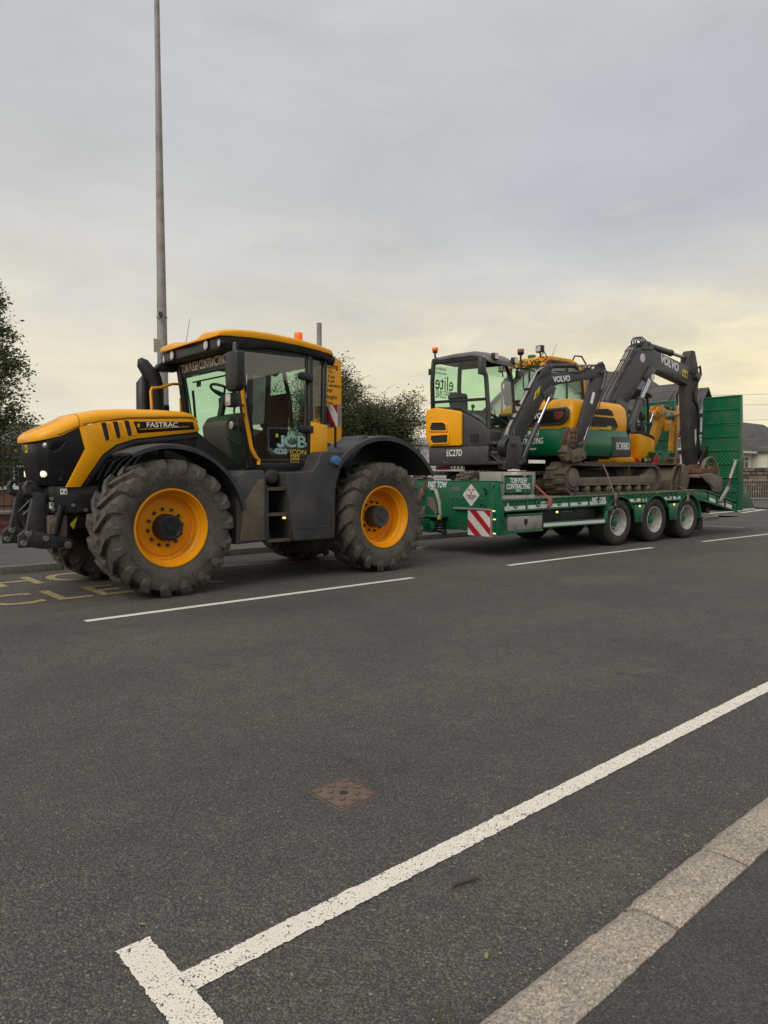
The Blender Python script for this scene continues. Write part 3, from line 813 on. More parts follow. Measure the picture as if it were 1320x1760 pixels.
# lamps in the nose
for s in SID:
    b = MB(); b.prism([(2.50, 1.80), (2.62, 1.84), (2.67, 1.80), (2.60, 1.72), (2.53, 1.69), (2.49, 1.70)], s * .40, s * .449)
    hl = b.build('headlamp_housing', M['black_gloss'], trac, bevel=.01)
    b = MB(); b.ball((2.468, s * .362, 1.735), .042, .8, 1, 1); b.build('headlamp', M['lens'], hl)
    b = MB(); b.prism([(2.53, 1.66), (2.595, 1.70), (2.66, 1.79), (2.675, 1.79), (2.605, 1.69), (2.535, 1.647)], s * .448, s * .452); b.build('headlamp_trim', M['grey'], hl)
    b = MB(); cen = Vector((2.438, s * .345, 1.415)); dr = Vector((-.95, s * .30, 0)).normalized()
    b.cyl(cen - dr * .04, cen + dr * .010, .036, n=20); b.build('work_lamp', M['lit'], trac, bevel=.004)
    b = MB(); b.cyl((2.60, s * .40, 1.36), (2.60, s * .45, 1.36), .022, n=10); b.build('bonnet_catch', M['chassis'], trac)
b = MB(); b.box(2.362, 2.369, -.055, .055, 1.66, 1.75); b.build('nose_emblem', M['decal_yellow'], trac, bevel=.002)
text('JCB', trac, M['sign_black'], .05, (2.361, 0, 1.705), (0, -1, 0), (0, 0, 1), bold=.02)

# ---- front and rear mudguards
def guard(name, cx_, cz, r0, a0, a1, y0, y1, mat_, t=.025, lip=.05, n=22):
    for s in SID:
        b = MB(); rings = []
        for i in range(n + 1):
            a = R(a0 + (a1 - a0) * i / n); ca, sa = math.cos(a), math.sin(a)
            cr = [(r0 - lip, y1), (r0 - lip, y1 + .012), (r0 - t, y1 + .02), (r0 - t, y0 - .02), (r0 - lip * .5, y0 - .012), (r0 - lip * .5, y0), (r0 + .0, y0 - .012), (r0 + .012, (y0 + y1) / 2), (r0, y1 + .03), (r0 - .012, y1)]
            rings.append([(cx_ + r_ * ca, y_ if s < 0 else -y_, cz + r_ * sa) for r_, y_ in cr])
        b.loft(rings)
        b.build(name, mat_, trac)
guard('front_mudguard', WF, .76, 1.0, 118, 13, -.60, -1.20, M['grey'], lip=.055)
b = MB()
for s in SID:
    b.tube([(WF, s * .66, .95), (WF + .1, s * .70, 1.35), (WF + .05, s * .8, 1.72)], .035, 8); b.box(WF - .18, WF + .2, s * .9 - .15, s * .9 + .15, 1.715, 1.735)
    b.box(3.36, 3.8, s * .9 - .22, s * .9 + .22, 1.70, 1.722)
b.build('mudguard_bracket', M['black'], trac, split=True)
guard('rear_mudguard', WR, .78, 1.19, 140, 32, -.55, -1.19, M['grey'], lip=.07)
for s in SID:
    b = MB(); b.prism([(WR + r_ * math.cos(R(a)), .78 + r_ * math.sin(R(a))) for r_, a in [(1.17, q) for q in range(140, 28, -8)] + [(.62, q) for q in range(32, 145, 12)]], s * .53, s * .56); b.build('inner_mudguard', M['black'], trac)
    b = MB(); b.prism([(5.98, 1.60), (6.26, 1.78), (6.52, 1.97), (6.60, 1.97), (6.50, 1.80), (6.30, 1.62)], s * .60, s * 1.10); b.build('mudguard_shoulder', M['grey'], trac, bevel=.02)
for s in SID:
    # moulded tank and cab skirt in front of the rear wheel
    b = MB()
    arc_ = [(6.25, 1.735), (6.16, 1.63), (6.07, 1.49), (6.01, 1.34), (5.98, 1.2), (5.97, 1.0), (5.97, .8)]
    P = [(5.17, 1.44), (5.50, 1.45), (5.60, 1.47), (5.67, 1.54), (5.71, 1.66), (5.78, 1.725), arc_[0]] + arc_[1:] + [(5.965, .56), (5.945, .535), (5.30, .535), (5.285, .56)]
    b.prism(P, s * 1.13, s * .45)
    tk = b.build('fuel_tank', M['grey_dirty'], trac, bevel=.022, seg=3)
    b = MB(); b.tube([(5.31, s * 1.132, .70), (5.80, s * 1.132, .70), (5.845, s * 1.132, .72), (5.86, s * 1.132, .78), (5.86, s * 1.132, 1.05)], .006, 6); b.build('moulded_edge', M['grey'], tk)
    b = MB(); b.cyl((5.955, s * 1.12, 1.60), (5.955, s * 1.20, 1.60), .062, n=16); b.build('tank_cap', M['blue'], tk, bevel=.008)
    b = MB(); b.cyl((5.955, s * 1.11, 1.60), (5.955, s * 1.145, 1.60), .074, n=16); b.build('cap_collar', M['bolt'], tk)
    # box ahead of the steps
    b = MB(); b.prism([(4.50, 1.40), (4.62, 1.46), (4.86, 1.47), (4.90, 1.40), (4.93, .56), (4.45, .54), (4.47, 1.0)], s * 1.08, s * .45); b.build('battery_box', M['grey_dirty'], trac, bevel=.02)
    b = MB(); b.prism([(4.56, 1.05), (4.78, 1.35), (4.86, 1.35), (4.86, .58), (4.5, .58)], s * 1.08, s * 1.092); b.build('box_cover', M['brown_steel'], trac, bevel=.006)
    stp = None
    for z, x1 in ((1.235, 5.20), (.905, 5.245), (.565, 5.275)):
        b = MB(); b.box(4.925, x1, s * 1.075, s * .80, z - .03, z)
        for k in range(9): b.box(4.94 + k * .033, 4.955 + k * .033, s * 1.085, s * 1.06, z - .002, z + .012)
        b.build('step', M['brown_steel'], trac, bevel=.004)
    b = MB(); b.bar((5.20, s * 1.06, 1.27), (5.29, s * 1.06, .55), .025, .02); b.bar((4.925, s * 1.06, 1.27), (4.925, s * 1.06, .55), .025, .02); b.box(4.93, 5.25, s * .62, s * .58, .54, 1.3); b.build('step_frame', M['grey_dirty'], trac, split=True)
    b = MB(); b.cyl((5.06, s * .95, 1.385), (5.14, s * .80, 1.385), .095, n=20); b.build('air_drier', M['chassis'], trac, bevel=.03)
b = MB(); b.ball((5.19, -1.045, .845), .022, 1.4, .7, .8); b.build('step_light', M['amber_lit'], trac)
# under-body hump
b = MB(); b.box(4.4, 6.0, -.62, .62, .62, 1.35); b.build('transmission', M['chassis'], trac, bevel=.05)

# ---- cab
def cabx(z): return 4.62 + (3.08 - z) * .155          # leaning A pillar
b = MB()
for s in SID:
    y = s * .80
    b.tube([(cabx(3.1), y * .965, 3.1), (cabx(2.3), y, 2.3), (cabx(1.5), y, 1.5)], .055, 8)
    b.tube([(5.80, y * .965, 3.12), (5.785, y, 2.2), (5.74, y, 1.5)], .05, 8)
    b.tube([(6.10, s * .72, 3.10), (6.06, s * .74, 2.1), (6.0, s * .74, 1.5)], .045, 8)
    b.bar((4.60, y * .965, 3.05), (6.1, y * .93, 3.07), .08, .09)
    b.bar((4.86, y, 1.52), (5.78, y, 1.52), .06, .10)
    b.prism([(4.86, 1.32), (5.8, 1.32), (5.8, 1.5), (4.86, 1.5)], s * .62, s * .82)
b.bar((4.60, -.78, 3.06), (4.60, .78, 3.06), .07, .1, (1, 0, 0)); b.bar((6.09, -.7, 3.06), (6.09, .7, 3.06), .07, .1, (1, 0, 0))
b.box(4.86, 6.02, -.74, .74, 1.28, 1.5)
b.box(4.50, 4.80, -.42, .42, 1.30, 1.56)
b.build('cab_frame', M['black'], trac, bevel=.008)
b = MB(); b.box(4.66, 6.04, -.745, .745, 2.945, 3.05); b.box(4.635, 4.70, -.70, .70, 2.79, 3.02); b.build('headlining', M['black'], trac)
b = MB(); b.tube([(4.80, .70, 2.74), (4.80, -.66, 2.74)], .012, 6); b.box(4.79, 4.80, .45, .57, 2.66, 2.74); b.box(4.79, 4.80, -.40, -.28, 2.66, 2.74); b.build('blind_rail', M['black'], trac)
# glass
b = MB(); b.face([(cabx(3.0) - .01, -.74, 3.0), (cabx(3.0) - .01, .74, 3.0), (cabx(1.6) - .01, .77, 1.6), (cabx(1.6) - .01, -.77, 1.6)]); wsn = b.build('windscreen', M['glass'], trac, smooth=0)
for s in SID:
    b = MB(); b.face([(cabx(3.02) + .05, s * .79, 3.02), (5.76, s * .79, 3.04), (5.70, s * .805, 1.57), (cabx(1.57) + .05, s * .805, 1.57)])
    dg = b.build('door_glass', M['glass_door'] if s < 0 else M['glass'], trac, smooth=0)
    b = MB()
    pts = [(cabx(3.0) + .075, s * .80, 3.0), (5.735, s * .80, 3.02), (5.675, s * .812, 1.60), (cabx(1.6) + .085, s * .812, 1.60)]
    for a, c in zip(pts, pts[1:] + pts[:1]): b.tube([a, c], .012, 6)
    b.build('door_seal', M['grey'], dg)
    b = MB(); b.face([(5.84, s * .775, 3.03), (6.07, s * .73, 3.02), (6.03, s * .745, 2.20), (5.82, s * .79, 2.18)]); b.build('quarter_glass', M['glass_dark'], trac, smooth=0)
    for z in (2.74, 2.03):
        b = MB(); b.prism([(5.56, z), (5.60, z + .06), (5.80, z + .05), (5.80, z - .05), (5.60, z - .04)], s * .815, s * .87); b.build('door_hinge', M['black'], trac, bevel=.01)
    b = MB(); b.prism([(5.765, 2.14), (6.05, 2.10), (6.04, 1.60), (5.83, 1.56), (5.79, 1.40), (5.755, 1.40)], s * .80, s * .86); b.build('rear_side_panel', M['yellow'], trac, bevel=.01)
b = MB(); b.face([(6.08, -.68, 3.0), (6.08, .68, 3.0), (6.03, .70, 1.75), (6.03, -.70, 1.75)]); b.build('rear_window', M['glass'], trac, smooth=0)
# decals on the near door
dgl = [o for o in trac.children if o.name.startswith('door_glass')][0]
b = MB(); b.prism([(5.300, 1.935), (5.352, 1.935), (5.352, 1.815), (5.335, 1.785), (5.305, 1.772), (5.262, 1.772), (5.236, 1.79), (5.232, 1.825), (5.278, 1.825), (5.284, 1.812), (5.296, 1.815), (5.300, 1.825)], -.8205, -.818); b.build('lettering', M['pale_teal'], dgl)
text('CB', dgl, M['pale_teal'], .225, (5.53, -.819, 1.852), (1, 0, -.02), (0, -.01, 1), sx=1.30, bold=.022)
text('4220', dgl, M['pale_teal'], .095, (5.285, -.822, 1.718), (1, 0, -.02), (0, 0, 1), sx=1.12, bold=.05)
text('ICON', dgl, M['decal_yellow'], .095, (5.575, -.822, 1.712), (1, 0, -.02), (0, 0, 1), sx=1.12, bold=.012)
b = MB(); b.box(5.215, 5.255, -.8195, -.8185, 1.905, 1.955); b.build('emblem', M['decal_yellow'], dgl)
for i in range(2):
    for j in range(2):
        b = MB(); b.box(5.45 + i * .075, 5.515 + i * .075, -.8185, -.8175, 1.575 + j * .055, 1.625 + j * .055); b.build('safety_sticker', M['decal_yellow'], dgl)
        b = MB(); b.prism([(5.463 + i * .075, 1.583 + j * .055), (5.502 + i * .075, 1.583 + j * .055), (5.482 + i * .075, 1.617 + j * .055)], -.8195, -.819); b.build('safety_symbol', M['sign_black'], dgl)
text('TOM PUGH CONTRACTING', wsn, M['white'], .17, (cabx(2.90) - .024, .06, 2.90), (0, -1, 0), (-.15, 0, 1), sx=.60, bold=.02)
text('LIMITED', wsn, M['white'], .06, (cabx(2.80) - .022, .30, 2.80), (0, -1, 0), (-.15, 0, 1), sx=.8, bold=.02)
# interior
b = MB(); b.prism([(4.78, 1.5), (4.72, 2.08), (4.80, 2.20), (5.02, 2.26), (5.10, 2.12), (5.04, 1.85), (5.06, 1.5)], -.36, .30);  db = b.build('dashboard', M['dash'], trac, bevel=.03)
b = MB(); b.cyl((5.0, -.365, 2.02), (5.0, -.385, 2.02), .05, n=14); b.build('dash_vent', M['black'], db)
b = MB(); b.tube([(4.86, .04, 2.15), (4.95, .05, 2.52)], .05, 10); b.box(4.90, 5.0, -.05, .14, 2.36, 2.48); b.build('steering_column', M['black'], trac, bevel=.01)
b = MB()
ctr = Vector((4.96, .06, 2.555)); ax_ = Vector((.45, 0, .9)).normalized(); u_ = Vector((0, 1, 0)); v_ = ax_.cross(u_)
pr = [ctr + (u_ * math.cos(a) + v_ * math.sin(a)) * .21 for a in [2 * math.pi * k / 28 for k in range(29)]]
b.tube(pr, .019, 8, cap=False)
for k in range(3):
    a = k * 2 * math.pi / 3 + .5; b.tube([ctr - ax_ * .03, ctr + (u_ * math.cos(a) + v_ * math.sin(a)) * .2], .016, 6)
b.build('steering_wheel', M['black'], trac)
b = MB(); b.box(5.28, 5.72, -.26, .26, 1.80, 1.96); b.prism([(5.62, 1.9), (5.76, 2.58), (5.86, 2.58), (5.80, 1.9)], -.24, .24); b.box(5.30, 5.66, -.34, -.27, 2.06, 2.12); b.cyl((5.5, 0, 1.45), (5.5, 0, 1.8), .12); b.build('seat', M['seat'], trac, bevel=.04)
b = MB(); b.lathe([(.0, -.775), (.07, -.775), (.085, -.78), (.10, -.775), (.105, -.76)], c=(5.03, 0, 1.86), n=24); b.build('door_speaker', M['black_gloss'], trac)
b = MB(); b.tube([(5.28, -.72, 3.0), (5.40, -.74, 2.8), (5.50, -.74, 2.4), (5.53, -.74, 2.05)], .028, 8); b.build('door_strut', M['black'], trac)
b = MB(); b.tube([(4.95, .74, 1.62), (4.86, .74, 2.1), (4.82, .72, 2.5), (4.80, .70, 2.58), (4.76, .62, 2.6)], .018, 8); b.tube([(cabx(1.95) - .03, -.70, 1.80), (cabx(1.95) - .03, .1, 2.02)], .014, 6); b.build('wiper_arm', M['black'], trac, split=True)
# roof: a flat-topped cap, its front lip arching up over the two pairs of lamps
b = MB(); rings = []
for x, w_, zt, sh in ((4.36, .80, 3.215, .040), (4.38, .845, 3.232, .050), (4.48, .875, 3.258, .070), (4.62, .89, 3.278, .085), (4.85, .895, 3.292, .090), (5.15, .895, 3.295, .090), (5.55, .89, 3.278, .085), (5.90, .88, 3.240, .075), (6.12, .86, 3.205, .065), (6.20, .80, 3.175, .05)):
    zl = zt - sh - .050
    front = max(0, 1 - (x - 4.37) / .45)
    prof = [(-1.0, 0), (-1.0, sh * .75), (-.985, sh), (-.90, sh + .020), (-.55, sh + .035), (-.28, sh + .045 - .075 * front), (0, sh + .05 - .10 * front), (.28, sh + .045 - .075 * front), (.55, sh + .035), (.90, sh + .020), (.985, sh), (1.0, sh * .75), (1.0, 0)]
    rings.append([(x, w_ * p[0], zl + p[1]) for p in prof])
b.loft(rings); b.build('cab_roof', M['yellow'], trac, bevel=.006)
b = MB(); rings = []
for x, w_, zt, ze in ((4.40, .79, 3.12, 2.99), (4.43, .83, 3.13, 2.965), (4.62, .865, 3.15, 2.99), (5.10, .875, 3.16, 3.06), (5.6, .87, 3.15, 3.06), (6.0, .86, 3.12, 3.02), (6.17, .78, 3.10, 3.0)):
    rings.append([(x, -w_, zt), (x, w_, zt), (x, w_ * .97, ze), (x, -w_ * .97, ze)])
b.loft(rings); b.build('roof_liner', M['black'], trac, bevel=.012)
for x_, y, z in ((4.41, -.765, 3.055), (4.385, -.49, 3.06), (4.385, .49, 3.05), (4.41, .78, 3.045)):
    b = MB(); b.lathe([(.0, 0), (.058, 0), (.072, -.006), (.072, .06), (.04, .10)], c=(x_, y, z), ax='x', n=18); rl = b.build('roof_lamp', M['black'], trac)
    b = MB(); b.lathe([(.0, -.008), (.03, -.007), (.058, -.001)], c=(x_ - .002, y, z), ax='x', n=18); b.build('lamp_lens', M['lens'], rl)
for s in SID:
    b = MB(); b.ball((6.17, s * .72, 3.04), .075, .9, 1, 1); b.cyl((6.17, s * .72, 3.04), (6.245, s * .75, 3.02), .068, n=14); b.build('rear_roof_lamp', M['black'], trac)
b = MB(); b.cyl((5.95, -.30, 3.24), (5.95, -.30, 3.33), .05, n=14); bc = b.build('beacon_base', M['black'], trac)
b = MB(); b.cyl((5.95, -.30, 3.33), (5.95, -.30, 3.45), .062, n=18); b.build('beacon_lens', M['orange_lens'], bc, bevel=.008)
b = MB(); b.tube([(4.50, .30, 3.20), (4.56, .28, 3.55)], [.004, .0025], 5); b.build('aerial', M['black'], trac)
# mirrors
b = MB(); rings = []
for z, k in ((2.42, .70), (2.46, .92), (2.60, 1), (2.85, 1), (2.90, .93)):
    rings.append([(4.41 - .055 * k, -1.15 - .15 * k, z), (4.41 + .06, -1.15 - .17 * k, z), (4.41 + .06, -1.15 + .15 * k, z), (4.41 - .055 * k, -1.15 + .13 * k, z)])
b.loft(rings); b.build('mirror', M['black'], trac, bevel=.022, seg=3)
b = MB(); b.tube([(4.44, -1.13, 2.88), (4.46, -1.10, 3.0), (4.58, -.85, 3.04)], [.03, .035, .03], 8); b.build('mirror_arm', M['black'], trac)
b = MB(); b.tube([(4.55, .84, 2.98), (4.42, 1.12, 2.90), (4.40, 1.18, 2.88)], .03, 8); b.box(4.36, 4.46, 1.02, 1.32, 2.44, 2.88); b.build('mirror', M['black'], trac, bevel=.02)
b = MB(); b.prism([(4.28, 2.90), (4.36, 2.99), (4.60, 2.99), (4.60, 2.88), (4.36, 2.87)], .78, .92); b.build('mirror_bracket', M['black'], trac, bevel=.01)
# grab rail and lamps on the near A pillar
for s in SID:
    b = MB(); b.tube([(cabx(2.5) - .02, s * .86, 2.52), (cabx(2.3) - .03, s * .885, 2.2), (cabx(1.75) - .02, s * .885, 1.75), (cabx(1.64) + .02, s * .885, 1.64), (cabx(1.6) + .07, s * .87, 1.60), (cabx(1.6) + .07, s * .87, 1.54)], .024, 10); b.build('grab_rail', M['yellow'], trac)
    b = MB(); b.tube([(cabx(2.3), s * .86, 2.28), (4.52, s * 1.0, 2.30), (4.48, s * 1.02, 2.2), (4.52, s * 1.0, 2.0)], .014, 6); b.tube([(cabx(2.2), s * .86, 2.2), (4.56, s * .95, 2.12), (4.55, s * .97, 2.02)], .02, 6); b.build('lamp_bracket', M['black'], trac)
    b = MB(); b.box(4.42, 4.54, s * .91, s * 1.06, 2.245, 2.415); lb = b.build('square_lamp', M['black'], trac, bevel=.015)
    b = MB(); b.box(4.41, 4.42, s * .92, s * 1.05, 2.26, 2.40); b.build('lamp_lens', M['lens'], lb, bevel=.006)
    b = MB(); b.lathe([(0, 0), (.05, 0), (.058, .008), (.05, .06), (.02, .08)], c=(4.46, s * .98, 2.02), ax='x', n=18); lb = b.build('round_lamp', M['black'], trac)
    b = MB(); b.lathe([(0, -.006), (.03, -.005), (.049, -.001)], c=(4.459, s * .98, 2.02), ax='x', n=18); b.build('lamp_lens', M['lens'], lb)
# exhaust on the far side with its yellow guard rail
b = MB(); b.tube([(4.22, .66, 2.0), (4.22, .66, 2.62), (4.20, .66, 2.72), (4.04, .66, 2.93), (4.0, .66, 2.99)], [.11, .11, .11, .085, .03], 14); b.tube([(4.06, .72, 2.2), (4.06, .72, 2.66), (4.08, .72, 2.78)], [.09, .085, .02], 12); b.build('exhaust_stack', M['black'], trac)
b = MB(); b.tube([(4.62, .72, 2.70), (4.45, .62, 2.68), (4.22, .50, 2.60), (4.10, .50, 2.585), (4.08, .50, 2.54), (4.10, .50, 2.1)], .020, 8); b.build('exhaust_guard', M['yellow_old'], trac)
# marker boards behind the cab
for s in SID:
    b = MB(); b.box(6.20, 6.205, s * .75 - .14, s * .75 + .14, 2.08, 2.40); mb_ = b.build('marker_board', M['hazard_white'], trac)
    y0 = s * .75
    for P in (((0, 0), (.10, 0), (.92, 1), (.45, 1), (0, .60)), ((.60, 0), (1, 0), (1, .42))):
        b = MB(); b.prism([(y0 + .14 - .28 * p[0], 2.40 - .32 * p[1]) for p in P], 6.197, 6.1995, 'x'); b.build('red_stripe', M['red'], mb_)
    b = MB(); b.box(6.207, 6.22, y0 - .20, y0 + .14, 2.08, 2.40); b.build('board_back', M['alu'], trac)
    b = MB(); b.bar((6.05, s * .78, 2.14), (6.23, s * .80, 2.14), .02, .03); b.bar((6.23, s * .80, 2.14), (6.23, s * .80, 1.8), .02, .03); b.build('board_bracket', M['black'], trac)
# rear deck between the guards and the pick-up hitch
b = MB(); b.box(6.1, 7.4, -.60, .60, 1.30, 1.62); b.prism([(6.05, 1.60), (6.5, 1.88), (6.62, 1.88), (6.62, 1.5), (6.05, 1.5)], -.72, -.52); b.box(7.2, 7.75, -.25, .25, .48, .66); b.bar((7.4, -.42, 1.1), (8.0, -.42, .6), .06, .08); b.bar((7.4, .42, 1.1), (8.0, .42, .6), .06, .08)
b.build('rear_platform', M['grey_dirty'], trac, bevel=.02, split=True)
# ================================================================== LOW-LOADER TRAILER (local u along, v across away from the camera, z up)
TA = R(3.1); TRX, TRY = 9.3526, 7.6189
def tpos(u, v, z): return (TRX + u * math.cos(TA) + v * math.sin(TA), TRY - u * math.sin(TA) + v * math.cos(TA), z)
def tthing(name, label, cat, u, v, z, group=None):
    o = thing(name, label, cat, tpos(u, v, z), -TA, group); setxf(T(-u, -v, -z)); return o
def dz(u): return .985 + .0145 * u
tr = tthing('low_loader_trailer', 'long green three axle low loader trailer carrying the excavators', 'trailer', 0, 1.25, 0)
W = 2.5
# gooseneck / bulkhead
b = MB()
b.prism([(0, .38), (0, 1.3), (.02, 1.3), (.10, .99), (.19, .40)], 0, .02); b.prism([(0, .38), (0, 1.3), (.02, 1.3), (.10, .99), (.19, .40)], W - .02, W)
b.box(-.02, 0, 0, .95, .43, 1.30); b.prism([(.95, .43), (.95, 1.3), (2.5, 1.3), (2.5, .9), (2.2, .56), (1.9, .40), (1.6, .40)], -.02, 0, 'x')
b.box(0, .12, 0, W, 1.27, 1.30)
bh = b.build('bulkhead', M['green'], tr, bevel=.006)
b = MB(); b.box(-.028, .0, .0, W, 1.292, 1.308); b.bar((-.03, 0.06, 1.1), (-.03, .06, .5), .02, .02); b.build('bulkhead_edge', M['green'], tr, bevel=.004)
text('FAST TOW', bh, M['white'], .155, (-.0225, 1.50, 1.225), (0, -1, 0), (0, 0, 1), sx=.66, bold=.03, shear=.12)
b = MB(); P = [(.62, 1.245), (.44, 1.075), (.42, 1.06), (.44, 1.04), (.60, .87), (.62, .865), (.64, .87), (.81, 1.04), (.82, 1.06), (.81, 1.08), (.64, 1.24)]
b.prism(P, -.027, -.021, 'x'); dm = b.build('maker_plate', M['hazard_white'], bh)
text('TYRONE', dm, M['sign_black'], .062, (-.028, .62, 1.035), (0, -1, 0), (0, 0, 1), sx=.95, bold=.02)
text('TRAILERS', dm, M['sign_black'], .034, (-.028, .62, .995), (0, -1, 0), (0, 0, 1), sx=1.05, bold=.015)
b = MB()
for P in ([(.62, 1.13), (.60, 1.085), (.62, 1.06), (.64, 1.085)], [(.63, 1.125), (.68, 1.175), (.70, 1.15), (.66, 1.13)], [(.61, 1.125), (.56, 1.175), (.54, 1.15), (.58, 1.13)]): b.prism(P, -.0285, -.0275, 'x')
b.build('maker_emblem', M['red'], dm)
b = MB(); b.box(-.024, -.02, .90, 1.10, 1.12, 1.20); b.build('rating_plate', M['bolt'], bh)
b = MB()
for v_ in (.37, .45, .86, .98, 1.10, 1.44): b.cyl((-.02, v_, 1.0), (-.045, v_, 1.0), .016, n=8)
for v_, z_ in ((.30, .86), (.40, .88), (.20, .86), (1.12, .52), (.9, .5)): b.cyl((-.02, v_, z_), (-.04, v_, z_), .014, n=8)
b.cyl((-.02, .10, 1.245), (-.05, .10, 1.245), .03, n=10)
b.build('bolt', M['bolt'], bh, split=True)
b = MB(); b.tube([(-.03, .33, 1.19), (-.06, .26, 1.17), (-.05, .25, 1.11), (-.03, .27, 1.07)], .014, 6); b.tube([(-.03, .40, .88), (-.07, .35, .91), (-.07, .28, .90), (-.03, .24, .86)], .012, 6); b.build('air_hose', M['black'], bh, split=True)
def stripes_board(u, va, vb, z0, z1, parent):
    b = MB(); b.box(u, u + .012, vb, va, z0, z1); bd = b.build('marker_board', M['hazard_white'], parent)
    for P in (((.05, 0), (.36, 0), (1, .68), (1, .97)), ((.70, 0), (1, 0), (1, .28)), ((0, .36), (0, .68), (.33, 1), (.64, 1))):
        b = MB(); b.prism([(va - (va - vb) * p[0], z1 - (z1 - z0) * p[1]) for p in P], u - .003, u - .0005, 'x'); b.build('red_stripe', M['red'], bd)
    b = MB(); b.box(u - .004, u + .03, vb - .035, vb, z0 - .005, z1 + .02); b.build('board_edge', M['alu'], bd)
stripes_board(-.06, .665, .135, .36, .80, tr)
stripes_board(-.06, 2.37, 1.84, .36, .80, tr)
b = MB(); b.box(-.075, -.02, .12, 1.02, .80, .835); b.build('board_rail', M['alu'], tr, bevel=.006)
for u, v_, z_ in ((-.045, .065, .80), (-.045, .05, .66), (-.045, .05, .42)):
    b = MB(); b.cyl((u + .03, v_, z_), (u, v_, z_), .022, n=10); lm = b.build('marker_light', M['black'], tr)
    for q in (-1, 1):
        b = MB(); b.ball((u - .004, v_ + q * .018, z_), .014, .6, 1, 1, 10); b.build('bulb', M['amber_lit'], lm)
text('Y', tr, M['sign_black'], .12, (.09, -.003, .60), (1, 0, 0), (0, 0, 1), bold=.02)

# drawbar, spring and coupling
b = MB()
for v_ in (1.50, 1.74): b.prism([(0, .42), (-.35, .45), (-1.0, .52), (-1.0, .64), (-.4, .60), (0, .62)], v_, v_ + .05)
b.box(-1.0, -.9, 1.10, 1.80, .52, .64); b.box(-1.45, -1.0, 1.15, 1.35, .54, .66)
b.box(-.22, -.02, 1.20, 1.80, .635, .675)
b.prism([(1.80, .36), (1.46, .36), (1.38, .44), (1.44, .56), (1.80, .60)], -.20, -.02, 'x')
b.build('drawbar', M['green'], tr, bevel=.01)
b = MB()
hel = [(-.13 + .075 * math.cos(a), 1.30 + .075 * math.sin(a), .39 + .25 * a / (2 * math.pi * 6)) for a in [k * 2 * math.pi * 6 / 96 for k in range(97)]]
b.tube(hel, .016, 6); b.build('coil_spring', M['black'], tr)
b = MB(); b.cyl((-.13, 1.30, .36), (-.13, 1.30, .64), .04, n=10); b.cyl((-.13, 1.22, .38), (-.13, 1.16, .38), .045, n=12); b.build('spring_damper', M['chassis'], tr)
b = MB(); b.prism([(1.66, 1.13), (1.54, 1.12), (1.44, .90), (1.41, .68), (1.36, .66), (1.39, .92), (1.49, 1.15), (1.66, 1.17)], -.06, -.02, 'x'); b.build('stay_plate', M['cream'], tr, bevel=.005)
b = MB(); b.prism([(1.74, 1.0), (1.56, .98), (1.47, .72), (1.50, .68), (1.74, .86)], -.045, -.022, 'x'); b.build('guard_plate', M['frame_mud'], tr)
b = MB(); b.tube([(-.15, 1.9, 1.16), (-.35, 1.95, .95), (-.25, 1.88, .75), (-.12, 1.82, .66)], .018, 6); b.tube([(-.1, 1.95, 1.12), (-.55, 1.9, .9), (-.9, 1.6, .8), (-1.5, 1.3, .8)], .018, 6); b.tube([(-.1, 2.1, 1.15), (-.5, 2.0, 1.0), (-1.4, 1.3, .95)], .016, 6); b.build('brake_hose', M['black'], tr, split=True)
b = MB(); b.box(-.24, -.20, 1.20, 1.25, .61, .68); b.build('warning_sticker', M['decal_yellow'], tr)

